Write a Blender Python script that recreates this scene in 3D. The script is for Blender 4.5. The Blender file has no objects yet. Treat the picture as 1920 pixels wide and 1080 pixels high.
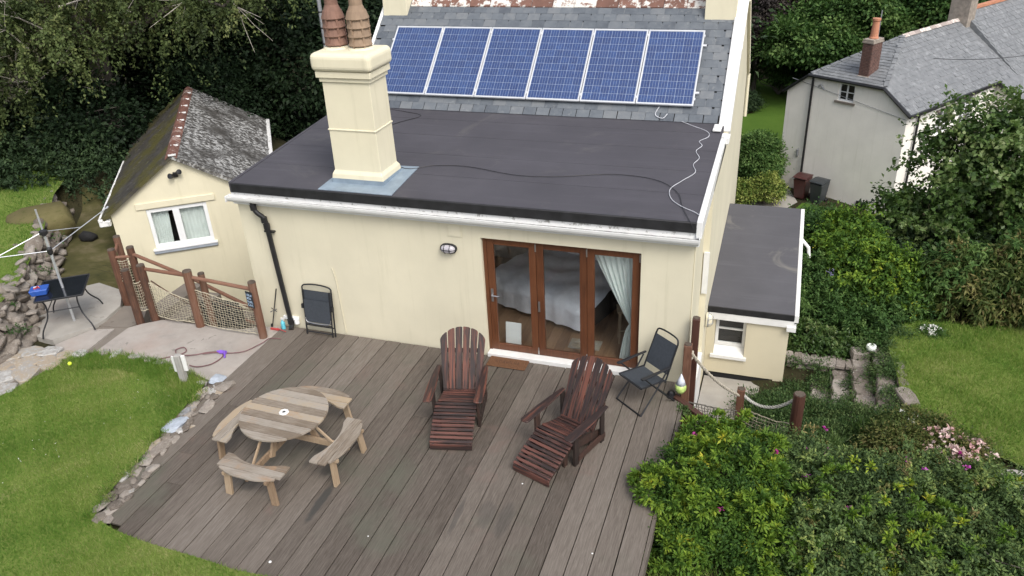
import bpy, bmesh, math, random
import numpy as np
from mathutils import Vector, Matrix, Euler

random.seed(7)
RNG = np.random.default_rng(11)
SC = bpy.context.scene
COL = SC.collection
rad = math.radians
sin, cos, pi = math.sin, math.cos, math.pi

# ------------------------------------------------------------------ camera, light, exposure
cam_d = bpy.data.cameras.new('camera')
cam = bpy.data.objects.new('camera', cam_d)
COL.objects.link(cam)
SC.camera = cam
cam_d.sensor_width = 36.0
cam_d.lens = 28.125
cam_d.clip_start = 0.1
cam_d.clip_end = 600
cam.matrix_world = Matrix(((0.947792, -0.111092, 0.298912, 1.03),
                           (0.315581, 0.461421, -0.829156, -10.81),
                           (-0.045812, 0.880198, 0.47239, 7.514),
                           (0, 0, 0, 1)))
SUN_EL, SUN_AZ = 50, 136            # from the right and a little in front
world = bpy.data.worlds.new('World')
SC.world = world
world.use_nodes = True
_bg = world.node_tree.nodes['Background']
_sky = world.node_tree.nodes.new('ShaderNodeTexSky')
_sky.sky_type = 'NISHITA'
_sky.sun_disc = False
_sky.sun_elevation = rad(SUN_EL)
_sky.sun_rotation = rad(SUN_AZ)
_sky.air_density = 1.0
_sky.dust_density = 3.5
_sky.ozone_density = 1.0
_ov = world.node_tree.nodes.new('ShaderNodeHueSaturation')      # overcast: the blue is washed out
_ov.inputs['Saturation'].default_value = 0.42
world.node_tree.links.new(_sky.outputs[0], _ov.inputs['Color'])
world.node_tree.links.new(_ov.outputs[0], _bg.inputs[0])
_bg.inputs[1].default_value = 0.15
sun_d = bpy.data.lights.new('sun', 'SUN')
sun_d.energy = 1.15
sun_d.angle = rad(24)
sun_d.color = (1.0, 0.95, 0.86)
sun = bpy.data.objects.new('sun', sun_d)
COL.objects.link(sun)
_sd = Vector((sin(rad(SUN_AZ)) * cos(rad(SUN_EL)), cos(rad(SUN_AZ)) * cos(rad(SUN_EL)), sin(rad(SUN_EL))))
sun.rotation_euler = _sd.to_track_quat('Z', 'Y').to_euler()
SC.view_settings.view_transform = 'Standard'
SC.view_settings.look = 'None'
SC.view_settings.gamma = 1.0
SC.view_settings.use_curve_mapping = False
SC.view_settings.exposure = 0.64
SC.cycles.max_bounces = 8
SC.cycles.transparent_max_bounces = 12

# ------------------------------------------------------------------ object helpers
def tag(o, label=None, cat=None, group=None, kind=None):
    if label: o['label'] = label
    if cat: o['category'] = cat
    if group: o['group'] = group
    if kind: o['kind'] = kind
    return o

def thing(name, label, cat, loc=(0, 0, 0), rz=0.0, group=None):
    o = bpy.data.objects.new(name, None)
    o.empty_display_size = 0.1
    COL.objects.link(o)
    o.location = loc
    o.rotation_euler = (0, 0, rz)
    return tag(o, label, cat, group)

def link(name, me, m, parent=None, loc=None, rot=None):
    o = bpy.data.objects.new(name, me)
    if m is not None and not me.materials:
        me.materials.append(m)
    COL.objects.link(o)
    if parent is not None: o.parent = parent
    if loc is not None: o.location = loc
    if rot is not None: o.rotation_euler = rot
    return o

def copy_tree(o, parent=None):
    c = o.copy(); COL.objects.link(c); c.parent = parent
    for ch in list(o.children):
        copy_tree(ch, c)
    return c

class MB:
    """collects boxes, bars, tubes and prisms in one mesh"""
    def __init__(s):
        s.v = []; s.f = []
    def add(s, vs, fs):
        n = len(s.v)
        s.v += [tuple(p) for p in vs]
        s.f += [tuple(i + n for i in f) for f in fs]
        return s
    def box(s, x0, x1, y0, y1, z0, z1, M=None):
        vs = [Vector(p) for p in ((x0, y0, z0), (x1, y0, z0), (x1, y1, z0), (x0, y1, z0), (x0, y0, z1), (x1, y0, z1), (x1, y1, z1), (x0, y1, z1))]
        if M is not None: vs = [M @ p for p in vs]
        return s.add(vs, [(0, 3, 2, 1), (4, 5, 6, 7), (0, 1, 5, 4), (1, 2, 6, 5), (2, 3, 7, 6), (3, 0, 4, 7)])
    def bar(s, a, b, w, h, up=(0, 0, 1)):
        """box of width w and height h running from a to b"""
        a = Vector(a); b = Vector(b); d = (b - a); L = d.length; d.normalize()
        u = Vector(up); r = d.cross(u)
        if r.length < 1e-4: r = d.cross(Vector((1, 0, 0)))
        r.normalize(); u = r.cross(d)
        M = Matrix(((r.x, d.x, u.x, a.x), (r.y, d.y, u.y, a.y), (r.z, d.z, u.z, a.z), (0, 0, 0, 1)))
        return s.box(-w / 2, w / 2, 0, L, -h / 2, h / 2, M)
    def tube(s, pts, r, n=6, cap=True):
        pts = [Vector(p) for p in pts]
        rs = r if isinstance(r, (list, tuple)) else [r] * len(pts)
        base = len(s.v); prev = None
        for i, p in enumerate(pts):
            t = (pts[min(i + 1, len(pts) - 1)] - pts[max(i - 1, 0)])
            if t.length < 1e-9: t = Vector((0, 0, 1))
            t.normalize()
            if prev is None:
                ref = Vector((0, 0, 1)) if abs(t.z) < 0.9 else Vector((1, 0, 0))
                x = t.cross(ref).normalized()
            else:
                x = (prev - t * prev.dot(t))
                x = x.normalized() if x.length > 1e-6 else t.orthogonal().normalized()
            prev = x; y = t.cross(x)
            for k in range(n):
                a = 2 * pi * k / n
                s.v.append(tuple(p + (x * cos(a) + y * sin(a)) * rs[i]))
        for i in range(len(pts) - 1):
            for k in range(n):
                a = base + i * n + k; b = base + i * n + (k + 1) % n
                s.f.append((a, b, b + n, a + n))
        if cap:
            s.f.append(tuple(base + k for k in range(n))[::-1])
            s.f.append(tuple(base + (len(pts) - 1) * n + k for k in range(n)))
        return s
    def prism(s, poly, z0, z1, M=None):
        n = len(poly)
        area = sum(poly[i][0] * poly[(i + 1) % n][1] - poly[(i + 1) % n][0] * poly[i][1] for i in range(n))
        if area < 0: poly = poly[::-1]
        f0 = z0 if callable(z0) else (lambda x, y: z0)
        f1 = z1 if callable(z1) else (lambda x, y: z1)
        vs = [Vector((p[0], p[1], f0(*p[:2]))) for p in poly] + [Vector((p[0], p[1], f1(*p[:2]))) for p in poly]
        if M is not None: vs = [M @ p for p in vs]
        fs = [tuple(range(n))[::-1], tuple(range(n, 2 * n))] + [(i, (i + 1) % n, n + (i + 1) % n, n + i) for i in range(n)]
        return s.add(vs, fs)
    def lathe(s, prof, n=16, M=None, c=(0, 0, 0)):
        base = len(s.v); m = len(prof)
        for (r, z) in prof:
            for k in range(n):
                a = 2 * pi * k / n
                p = Vector((c[0] + r * cos(a), c[1] + r * sin(a), c[2] + z))
                s.v.append(tuple(M @ p if M is not None else p))
        for i in range(m - 1):
            for k in range(n):
                a = base + i * n + k; b = base + i * n + (k + 1) % n
                s.f.append((a, b, b + n, a + n))
        s.f.append(tuple(base + k for k in range(n))[::-1])
        s.f.append(tuple(base + (m - 1) * n + k for k in range(n)))
        return s
    def mesh(s, name, bevel=0.0, seg=1, smooth=False, off=None):
        me = bpy.data.meshes.new(name)
        vs = s.v if off is None else [(p[0] - off[0], p[1] - off[1], p[2] - off[2]) for p in s.v]
        me.from_pydata(vs, [], s.f)
        me.validate()
        if bevel:
            bm = bmesh.new(); bm.from_mesh(me)
            bmesh.ops.bevel(bm, geom=list(bm.edges), offset=bevel, segments=seg, affect='EDGES', profile=0.5, clamp_overlap=True)
            bm.to_mesh(me); bm.free()
        if smooth:
            me.polygons.foreach_set('use_smooth', [True] * len(me.polygons))
        return me
    def build(s, name, m, parent=None, bevel=0.0, smooth=False, world=False, seg=1):
        off = None
        if world and parent is not None:
            off = parent.location
            p = parent.parent
            if p is not None: off = off + p.location
        return link(name, s.mesh(name, bevel, seg, smooth, off), m, parent)

def np_mesh(name, verts, faces, fsize, attrs=None):
    """fast mesh from numpy arrays, all faces with fsize corners"""
    me = bpy.data.meshes.new(name)
    verts = np.ascontiguousarray(verts, dtype=np.float32); faces = np.ascontiguousarray(faces, dtype=np.int32)
    nf = len(faces)
    me.vertices.add(len(verts)); me.vertices.foreach_set('co', verts.ravel())
    me.loops.add(nf * fsize); me.loops.foreach_set('vertex_index', faces.ravel())
    me.polygons.add(nf)
    me.polygons.foreach_set('loop_start', np.arange(0, nf * fsize, fsize, dtype=np.int32))
    me.polygons.foreach_set('loop_total', np.full(nf, fsize, dtype=np.int32))
    for k, a in (attrs or {}).items():
        at = me.attributes.new(k, 'FLOAT', 'POINT')
        at.data.foreach_set('value', np.ascontiguousarray(a, dtype=np.float32))
    me.update(calc_edges=True)
    return me

def catmull(pts, k=6):
    P = [Vector(p) for p in pts]; out = []
    for i in range(len(P) - 1):
        p0, p1, p2, p3 = P[max(i - 1, 0)], P[i], P[i + 1], P[min(i + 2, len(P) - 1)]
        for j in range(k):
            t = j / k
            out.append(0.5 * ((2 * p1) + (p2 - p0) * t + (2 * p0 - 5 * p1 + 4 * p2 - p3) * t * t + (3 * p1 - p0 - 3 * p2 + p3) * t ** 3))
    out.append(P[-1])
    return out

def sag(a, b, d, n=10):
    a = Vector(a); b = Vector(b)
    return [a.lerp(b, i / n) - Vector((0, 0, d * 4 * (i / n) * (1 - i / n))) for i in range(n + 1)]

# ------------------------------------------------------------------ material helpers
class NT:
    def __init__(s, name):
        s.m = bpy.data.materials.new(name); s.m.use_nodes = True
        s.t = s.m.node_tree; s.n = s.t.nodes; s.b = s.n['Principled BSDF']
    def node(s, typ, **kw):
        n = s.n.new(typ)
        for k, v in kw.items(): setattr(n, k, v)
        return n
    def l(s, a, b): s.t.links.new(a, b)
    def val(s, sock, v):
        if hasattr(v, 'is_output') or isinstance(v, bpy.types.NodeSocket): s.l(v, sock)
        else: sock.default_value = v
    def math(s, op, a, b=0.0, clamp=False):
        n = s.node('ShaderNodeMath', operation=op); n.use_clamp = clamp
        s.val(n.inputs[0], a); s.val(n.inputs[1], b)
        return n.outputs[0]
    def mix(s, f, a, b, mode='MIX'):
        n = s.node('ShaderNodeMix', data_type='RGBA', blend_type=mode)
        s.val(n.inputs[0], f)
        for i, c in ((6, a), (7, b)):
            s.val(n.inputs[i], (*c, 1.0) if isinstance(c, tuple) and len(c) == 3 else c)
        return n.outputs[2]
    def coords(s, world=False, shuffle=True, scale=(1, 1, 1)):
        if world:
            v = s.node('ShaderNodeNewGeometry').outputs['Position']
        else:
            v = s.node('ShaderNodeTexCoord').outputs['Object']
            if shuffle:
                oi = s.node('ShaderNodeObjectInfo')
                m = s.node('ShaderNodeVectorMath', operation='MULTIPLY_ADD')
                cmb = s.node('ShaderNodeCombineXYZ')
                for i in range(3): s.l(oi.outputs['Random'], cmb.inputs[i])
                s.l(cmb.outputs[0], m.inputs[0]); m.inputs[1].default_value = (37.0, 91.0, 53.0)
                s.l(v, m.inputs[2]); v = m.outputs[0]
        if scale != (1, 1, 1):
            m = s.node('ShaderNodeVectorMath', operation='MULTIPLY'); s.l(v, m.inputs[0]); m.inputs[1].default_value = scale
            v = m.outputs[0]
        return v
    def noise(s, v, scale, detail=4.0, rough=0.55, dist=0.0):
        n = s.node('ShaderNodeTexNoise'); s.l(v, n.inputs['Vector'])
        n.inputs['Scale'].default_value = scale; n.inputs['Detail'].default_value = detail
        n.inputs['Roughness'].default_value = rough; n.inputs['Distortion'].default_value = dist
        return n.outputs['Fac']
    def ramp(s, f, stops):
        n = s.node('ShaderNodeValToRGB'); s.l(f, n.inputs[0]); e = n.color_ramp.elements
        while len(e) < len(stops): e.new(0.5)
        for i, (p, c) in enumerate(stops):
            e[i].position = p; e[i].color = (*c, 1.0) if len(c) == 3 else c
        return n.outputs[0]
    def step(s, f, a, b):
        n = s.node('ShaderNodeMapRange'); n.interpolation_type = 'SMOOTHSTEP'
        s.l(f, n.inputs[0]); n.inputs[1].default_value = a; n.inputs[2].default_value = b
        return n.outputs[0]
    def rnd(s): return s.node('ShaderNodeObjectInfo').outputs['Random']
    def bump(s, h, strength=0.3, dist=0.01):
        n = s.node('ShaderNodeBump'); s.l(h, n.inputs['Height'])
        n.inputs['Strength'].default_value = strength; n.inputs['Distance'].default_value = dist
        s.l(n.outputs[0], s.b.inputs['Normal'])
    def out(s, col, rough=0.7, metal=0.0, spec=0.5):
        s.val(s.b.inputs['Base Color'], (*col, 1.0) if isinstance(col, tuple) and len(col) == 3 else col)
        s.val(s.b.inputs['Roughness'], rough); s.b.inputs['Metallic'].default_value = metal
        s.b.inputs['Specular IOR Level'].default_value = spec
        return s.m

def plain(name, c, rough=0.6, metal=0.0, var=0.12, scale=6.0, bump=0.0, spec=0.5, bscale=None):
    t = NT(name); v = t.coords()
    f = t.noise(v, scale, 5, 0.6)
    d = tuple(x * (1 - var * 2) for x in c); u = tuple(min(1, x * (1 + var)) for x in c)
    col = t.ramp(f, [(0.25, d), (0.7, u)])
    if bump:
        t.bump(t.noise(v, bscale or scale * 8, 4, 0.6), bump, 0.01)
    return t.out(col, rough, metal, spec)

def wood(name, stops, axis=1, stretch=14.0, scale=5.0, rough=0.75, bump=0.35, var=0.35, patch=None):
    """timber with grain along one axis; stops are base colours from dark to light"""
    t = NT(name)
    sc = [stretch] * 3; sc[axis] = 1.0
    v0 = t.coords(); 
    m = t.node('ShaderNodeVectorMath', operation='MULTIPLY'); t.l(v0, m.inputs[0]); m.inputs[1].default_value = tuple(sc)
    g = t.noise(m.outputs[0], scale, 6, 0.65, 0.6)
    big = t.noise(v0, 2.3, 3, 0.5)
    f = t.math('ADD', t.math('MULTIPLY', g, 0.65), t.math('MULTIPLY', big, 0.35))
    f = t.math('ADD', f, t.math('MULTIPLY', t.math('SUBTRACT', t.rnd(), 0.5), var))
    n = len(stops)
    col = t.ramp(f, [(0.28 + 0.44 * i / (n - 1), c) for i, c in enumerate(stops)])
    if patch:
        pc, lo, hi, ps = patch
        w = t.step(t.noise(v0, ps, 4, 0.6), lo, hi)
        w = t.math('MULTIPLY', w, t.step(g, 0.25, 0.6))
        col = t.mix(w, col, pc)
    t.bump(g, bump, 0.004)
    return t.out(col, rough)

# ------------------------------------------------------------------ materials
M = {}
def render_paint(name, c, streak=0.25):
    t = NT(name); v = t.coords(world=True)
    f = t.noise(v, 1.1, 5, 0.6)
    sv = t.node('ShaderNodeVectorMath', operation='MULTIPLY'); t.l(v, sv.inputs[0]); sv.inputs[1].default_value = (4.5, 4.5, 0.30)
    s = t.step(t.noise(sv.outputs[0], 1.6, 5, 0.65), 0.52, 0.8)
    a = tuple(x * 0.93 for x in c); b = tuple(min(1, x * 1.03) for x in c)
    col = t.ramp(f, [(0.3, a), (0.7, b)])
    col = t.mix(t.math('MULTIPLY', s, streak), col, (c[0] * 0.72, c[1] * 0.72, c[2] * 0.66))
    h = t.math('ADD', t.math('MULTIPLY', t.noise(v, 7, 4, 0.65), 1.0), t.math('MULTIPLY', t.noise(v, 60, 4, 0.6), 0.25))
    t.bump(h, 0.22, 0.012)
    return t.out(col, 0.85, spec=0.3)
M['cream'] = render_paint('cream_render', (0.655, 0.61, 0.47), 0.5)
M['cream3'] = render_paint('cream_render_shaded', (0.60, 0.545, 0.405), 0.2)  # darker copy of the cream: shade on the lean-to front put into the colour
M['cream2'] = render_paint('cream_render_outbuilding', (0.70, 0.65, 0.49), 0.4)
M['offwhite'] = render_paint('offwhite_render', (0.86, 0.83, 0.765), 0.35)
M['white'] = plain('white_paint', (0.74, 0.74, 0.73), 0.45, var=0.04)
M['upvc'] = plain('white_plastic', (0.82, 0.83, 0.84), 0.3, var=0.02)
def dirty_white():
    t = NT('weathered_white'); v = t.coords(world=True)
    f = t.noise(v, 9, 6, 0.7)
    col = t.mix(t.step(f, 0.5, 0.68), (0.74, 0.74, 0.73), (0.20, 0.19, 0.17))
    return t.out(col, 0.6)
M['dirtywhite'] = dirty_white()
M['inside_gutter'] = plain('gutter_silt', (0.36, 0.36, 0.36), 0.6, var=0.35, scale=14)
M['felt'] = None
def felt(name, c, blotch):
    t = NT(name); v = t.coords(world=True)
    f = t.noise(v, 1.0, 6, 0.62)
    fine = t.noise(v, 160, 2, 0.6)
    col = t.ramp(f, [(0.3, tuple(x * 0.82 for x in c)), (0.55, c), (0.78, tuple(x * 1.22 for x in c))])
    w = t.math('MULTIPLY', t.step(t.noise(v, 0.8, 5, 0.7, 0.8), 0.56, 0.72), blotch)
    col = t.mix(w, col, (0.20, 0.19, 0.17))
    col = t.mix(t.math('MULTIPLY', fine, 0.35), col, tuple(x * 1.5 for x in c))
    sv = t.node('ShaderNodeVectorMath', operation='MULTIPLY'); t.l(v, sv.inputs[0]); sv.inputs[1].default_value = (0.25, 3.2, 1)
    st = t.noise(sv.outputs[0], 2.0, 5, 0.65, 0.3)
    col = t.mix(t.math('MULTIPLY', t.step(st, 0.5, 0.72), 0.35), col, tuple(x * 1.55 for x in c))
    col = t.mix(t.math('MULTIPLY', t.step(t.noise(v, 26, 3, 0.7), 0.70, 0.76), 0.5), col, (0.17, 0.165, 0.15))
    t.bump(t.math('ADD', t.math('MULTIPLY', fine, 0.3), st), 0.35, 0.012)
    return t.out(col, 0.7, spec=0.4)
M['felt'] = felt('roof_felt', (0.060, 0.057, 0.067), 0.2)
M['felt2'] = felt('roof_felt_leanto', (0.076, 0.075, 0.085), 0.85)
M['black'] = plain('black_felt_edge', (0.016, 0.016, 0.018), 0.55, var=0.3)
M['blackplastic'] = plain('black_plastic', (0.018, 0.018, 0.02), 0.35, var=0.2)
M['lead'] = plain('grey_flashing', (0.23, 0.29, 0.35), 0.45, var=0.12, scale=5)
def slate(name, stops, lichen=0.0, lc=(0.5, 0.5, 0.47), moss=0.0, world=False, patch=0.45, ls=9):
    t = NT(name); v = t.coords(world=world)
    f = t.math('ADD', t.math('MULTIPLY', t.noise(v, 7, 5, 0.6), 0.6), t.math('MULTIPLY', t.rnd(), 0.4)) if not world else t.noise(v, 4, 6, 0.6)
    col = t.ramp(f, [(0.22 + 0.5 * i / (len(stops) - 1), c) for i, c in enumerate(stops)])
    if moss:
        wv = t.coords(world=True)
        w = t.math('MULTIPLY', t.step(t.noise(wv, 0.9, 5, 0.65), 0.42, 0.6), moss)
        col = t.mix(w, col, (0.075, 0.068, 0.014))
    if lichen:
        wv = t.coords(world=True)
        w = t.step(t.noise(wv, ls, 6, 0.72), patch, patch + 0.14)
        big = t.step(t.noise(wv, 0.8, 3, 0.5), 0.32, 0.56)
        col = t.mix(t.math('MULTIPLY', t.math('MULTIPLY', w, big), lichen), col, lc)
    t.bump(t.noise(v, 25, 4, 0.6), 0.3, 0.004)
    return t.out(col, 0.55, spec=0.5)
M['slate'] = slate('roof_slate', [(0.070, 0.080, 0.096), (0.098, 0.112, 0.130), (0.122, 0.137, 0.155), (0.155, 0.166, 0.178)], 0.14, patch=0.55)
M['slate_far'] = slate('cottage_slate', [(0.125, 0.132, 0.14), (0.165, 0.172, 0.18), (0.21, 0.217, 0.225)], 0.5, (0.33, 0.34, 0.35), world=True, patch=0.5, ls=3)
M['slate_old'] = slate('lichened_slate', [(0.03, 0.027, 0.024), (0.055, 0.05, 0.045), (0.10, 0.095, 0.088)], 0.95, (0.50, 0.50, 0.49), world=True, patch=0.46, ls=10)
M['slate_moss'] = slate('mossy_slate', [(0.025, 0.023, 0.02), (0.05, 0.045, 0.04), (0.075, 0.07, 0.065)], 0.35, (0.3, 0.3, 0.29), 0.85, world=True, patch=0.55)
def ridge_mat(name, base, lich, th=.55):
    t = NT(name); v = t.coords()
    f = t.math('ADD', t.math('MULTIPLY', t.noise(v, 6, 4, 0.6), 0.6), t.math('MULTIPLY', t.rnd(), 0.4))
    col = t.ramp(f, [(0.25, tuple(x * 0.55 for x in base)), (0.7, base)])
    w = t.step(t.math('ADD', t.noise(v, 7, 5, 0.7), t.math('MULTIPLY', t.math('SUBTRACT', t.rnd(), 0.5), 0.25)), th, th + .08)
    col = t.mix(t.math('MULTIPLY', w, lich), col, (0.62, 0.60, 0.56))
    t.bump(t.noise(v, 30, 4, 0.6), 0.3, 0.005)
    return t.out(col, 0.8)
M['ridge'] = ridge_mat('lichened_ridge_tile', (0.23, 0.115, 0.085), 1.0, .47)
M['ridge_pale'] = ridge_mat('pale_ridge_tile', (0.50, 0.42, 0.385), 1.0)
M['ridge_old'] = ridge_mat('red_ridge_tile', (0.21, 0.095, 0.07), 0.25)
M['clay'] = ridge_mat('clay_pot', (0.40, 0.28, 0.19), 0.12)
M['clay_red'] = ridge_mat('red_clay_pot', (0.34, 0.19, 0.14), 0.12)
M['orangeclay'] = plain('orange_clay', (0.50, 0.22, 0.13), 0.8)
def brick_mat():
    t = NT('old_brick'); v = t.coords()
    f = t.noise(v, 9, 5, 0.7)
    return t.out(t.ramp(f, [(0.3, (0.06, 0.045, 0.042)), (0.55, (0.14, 0.072, 0.058)), (0.75, (0.22, 0.16, 0.135))]), 0.9)
M['brick'] = brick_mat()
M['mortar'] = plain('mortar', (0.30, 0.26, 0.22), 0.9, var=0.2)

def deck_mat():
    t = NT('weathered_decking'); 
    v = t.coords(shuffle=True)
    wv = t.coords(world=True)
    m = t.node('ShaderNodeVectorMath', operation='MULTIPLY'); t.l(v, m.inputs[0]); m.inputs[1].default_value = (16, 1.0, 16)
    g = t.noise(m.outputs[0], 4.0, 7, 0.68, 0.5)
    f = t.math('ADD', t.math('MULTIPLY', g, 0.75), t.math('ADD', t.math('MULTIPLY', t.rnd(), 0.26), 0.0))
    col = t.ramp(f, [(0.27, (0.062, 0.050, 0.041)), (0.46, (0.112, 0.094, 0.079)), (0.60, (0.152, 0.130, 0.111)), (0.80, (0.218, 0.192, 0.168))])
    # green algae and reddish bare patches
    a = t.step(t.noise(wv, 0.75, 4, 0.6), 0.50, 0.72)
    col = t.mix(t.math('MULTIPLY', a, 0.7), col, (0.098, 0.100, 0.076))
    b = t.step(t.noise(wv, 1.1, 5, 0.65, 0.4), 0.56, 0.72)
    col = t.mix(t.math('MULTIPLY', b, 0.5), col, (0.155, 0.108, 0.092))
    p = t.step(t.noise(m.outputs[0], 11, 4, 0.6), 0.62, 0.75)
    col = t.mix(t.math('MULTIPLY', p, 0.35), col, (0.24, 0.215, 0.20))
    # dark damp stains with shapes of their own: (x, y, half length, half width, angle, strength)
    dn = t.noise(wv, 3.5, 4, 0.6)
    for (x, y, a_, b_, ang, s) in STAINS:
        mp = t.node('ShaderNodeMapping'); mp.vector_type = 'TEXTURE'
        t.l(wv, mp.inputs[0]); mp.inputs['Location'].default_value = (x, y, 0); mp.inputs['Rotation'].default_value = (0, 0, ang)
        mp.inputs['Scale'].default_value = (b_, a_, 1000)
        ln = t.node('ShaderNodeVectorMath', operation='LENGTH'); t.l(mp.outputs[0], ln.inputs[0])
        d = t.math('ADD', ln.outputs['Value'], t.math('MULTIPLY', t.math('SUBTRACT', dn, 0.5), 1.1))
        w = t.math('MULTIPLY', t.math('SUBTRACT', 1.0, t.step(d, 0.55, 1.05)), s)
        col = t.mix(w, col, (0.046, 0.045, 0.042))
    t.bump(g, 0.45, 0.004)
    return t.out(col, 0.8, spec=0.3)
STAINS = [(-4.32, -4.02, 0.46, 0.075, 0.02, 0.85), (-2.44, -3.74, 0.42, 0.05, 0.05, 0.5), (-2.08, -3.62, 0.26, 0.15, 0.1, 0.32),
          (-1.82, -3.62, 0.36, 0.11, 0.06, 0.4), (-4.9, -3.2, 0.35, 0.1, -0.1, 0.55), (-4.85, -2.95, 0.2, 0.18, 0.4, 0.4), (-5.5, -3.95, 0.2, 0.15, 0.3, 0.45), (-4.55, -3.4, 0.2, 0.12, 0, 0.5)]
M['deck'] = deck_mat()
M['deck_under'] = plain('deck_joist', (0.02, 0.018, 0.016), 0.95)
def adirondack_mat(name, dark):
    t = NT(name); v = t.coords()
    m = t.node('ShaderNodeVectorMath', operation='MULTIPLY'); t.l(v, m.inputs[0]); m.inputs[1].default_value = (6, 0.45, 6) if dark else (0.55, 7, 7)
    g = t.noise(m.outputs[0], 3.2, 6, 0.62, 0.4)
    w = t.step(t.math('ADD', g, t.math('MULTIPLY', t.math('SUBTRACT', t.rnd(), 0.5), 0.16)), 0.42, 0.64)
    c = t.mix(w, (0.026, 0.017, 0.016), (0.145, 0.052, 0.034) if dark else (0.125, 0.050, 0.038))
    c = t.mix(t.math('MULTIPLY', t.step(t.noise(m.outputs[0], 9, 4, 0.6), 0.55, 0.75), 0.4), c, (0.17, 0.075, 0.052))
    t.bump(g, 0.3, 0.003)
    return t.out(c, 0.5, spec=0.45)
M['adir_back'] = adirondack_mat('stained_red_timber_back', True)
M['adir'] = adirondack_mat('stained_red_timber', False)
M['adir_dark'] = wood('dark_stained_timber', [(0.014, 0.010, 0.009), (0.028, 0.018, 0.015), (0.06, 0.03, 0.022)], 2, 8, 4, 0.6)
M['picnic'] = wood('weathered_pine', [(0.16, 0.125, 0.092), (0.25, 0.212, 0.172), (0.31, 0.278, 0.24), (0.36, 0.28, 0.19)], 0, 14, 4, 0.8, 0.35, 0.46, ((0.31, 0.20, 0.12), 0.55, 0.75, 2.4))
M['picnic_leg'] = wood('pine_frame', [(0.20, 0.135, 0.085), (0.31, 0.225, 0.145), (0.38, 0.29, 0.20)], 2, 10, 4, 0.75)
M['doorwood'] = wood('door_timber', [(0.070, 0.025, 0.011), (0.115, 0.042, 0.018), (0.15, 0.060, 0.028)], 2, 12, 3, 0.4, 0.15, 0.2)
M['post'] = wood('stained_post', [(0.055, 0.028, 0.018), (0.105, 0.046, 0.027), (0.15, 0.070, 0.042), (0.17, 0.10, 0.07)], 2, 10, 4, 0.75, 0.3, 0.3)
M['post_dark'] = wood('dark_post', [(0.035, 0.016, 0.011), (0.06, 0.024, 0.016), (0.085, 0.034, 0.022)], 2, 10, 4, 0.6, 0.3, 0.2)
M['post_top'] = plain('post_end_grain', (0.10, 0.075, 0.058), 0.9, var=0.3)
M['rail'] = wood('round_rail', [(0.12, 0.056, 0.034), (0.19, 0.09, 0.056), (0.23, 0.125, 0.085)], 0, 10, 4, 0.7, 0.2, 0.25)
M['greypost'] = wood('grey_timber', [(0.22, 0.21, 0.20), (0.33, 0.32, 0.30), (0.42, 0.40, 0.38)], 2, 12, 4, 0.85)
M['rope'] = plain('rope', (0.42, 0.38, 0.31), 0.9, var=0.25, scale=40)
M['net'] = plain('net_cord', (0.40, 0.36, 0.27), 0.9, var=0.25, scale=20)
M['net_dark'] = plain('dark_net_cord', (0.09, 0.085, 0.07), 0.9, var=0.25, scale=20)
def concrete_mat(name, c, spots=0.6, pink=0.4):
    t = NT(name); v = t.coords(world=True)
    f = t.noise(v, 1.6, 7, 0.68)
    col = t.ramp(f, [(0.25, tuple(x * 0.74 for x in c)), (0.55, c), (0.8, tuple(x * 1.18 for x in c))])
    col = t.mix(t.math('MULTIPLY', t.step(t.noise(v, 0.9, 4, 0.6), 0.5, 0.7), pink), col, (c[0] * 1.02, c[1] * 0.84, c[2] * 0.78))
    s = t.step(t.noise(v, 6.5, 3, 0.5, 0.5), 0.62, 0.68)
    big = t.step(t.noise(v, 1.0, 3, 0.5), 0.45, 0.6)
    col = t.mix(t.math('MULTIPLY', t.math('MULTIPLY', s, big), spots), col, tuple(x * 0.42 for x in c))
    t.bump(t.noise(v, 45, 5, 0.7), 0.35, 0.006)
    return t.out(col, 0.9, spec=0.25)
M['concrete'] = concrete_mat('patio_concrete', (0.36, 0.328, 0.30))
M['concrete2'] = concrete_mat('old_concrete', (0.36, 0.34, 0.31), 0.35, 0.25)
M['concrete_dark'] = concrete_mat('damp_concrete', (0.20, 0.175, 0.15), 0.5, 0.2)
def moss_mat():
    t = NT('mossy_concrete'); v = t.coords(world=True)
    f = t.noise(v, 1.3, 6, 0.65)
    col = t.ramp(f, [(0.3, (0.04, 0.042, 0.016)), (0.5, (0.075, 0.07, 0.028)), (0.72, (0.15, 0.125, 0.075))])
    t.bump(t.noise(v, 20, 5, 0.7), 0.4, 0.01)
    return t.out(col, 0.95, spec=0.2)
M['moss'] = moss_mat()
def stone_mat(name, stops, lichen=0.25, lc=(0.55, 0.54, 0.5)):
    t = NT(name); v = t.coords()
    f = t.math('ADD', t.math('MULTIPLY', t.noise(v, 5, 6, 0.65), 0.55), t.math('MULTIPLY', t.rnd(), 0.45))
    col = t.ramp(f, [(0.22 + 0.55 * i / (len(stops) - 1), c) for i, c in enumerate(stops)])
    col = t.mix(t.math('MULTIPLY', t.step(t.noise(v, 8, 5, 0.7), 0.56, 0.64), lichen), col, lc)
    t.bump(t.noise(v, 18, 5, 0.7), 0.5, 0.01)
    return t.out(col, 0.9, spec=0.25)
M['stone'] = stone_mat('wall_stone', [(0.10, 0.083, 0.070), (0.17, 0.145, 0.122), (0.235, 0.205, 0.178), (0.31, 0.28, 0.25)])
M['flag'] = stone_mat('flagstone', [(0.16, 0.165, 0.18), (0.24, 0.235, 0.235), (0.34, 0.275, 0.20), (0.31, 0.30, 0.285), (0.50, 0.49, 0.475)], 0.3, (0.6, 0.6, 0.58))
M['stepstone'] = stone_mat('step_stone', [(0.15, 0.125, 0.105), (0.235, 0.205, 0.18), (0.32, 0.29, 0.26)], 0.3, (0.6, 0.58, 0.54))
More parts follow.
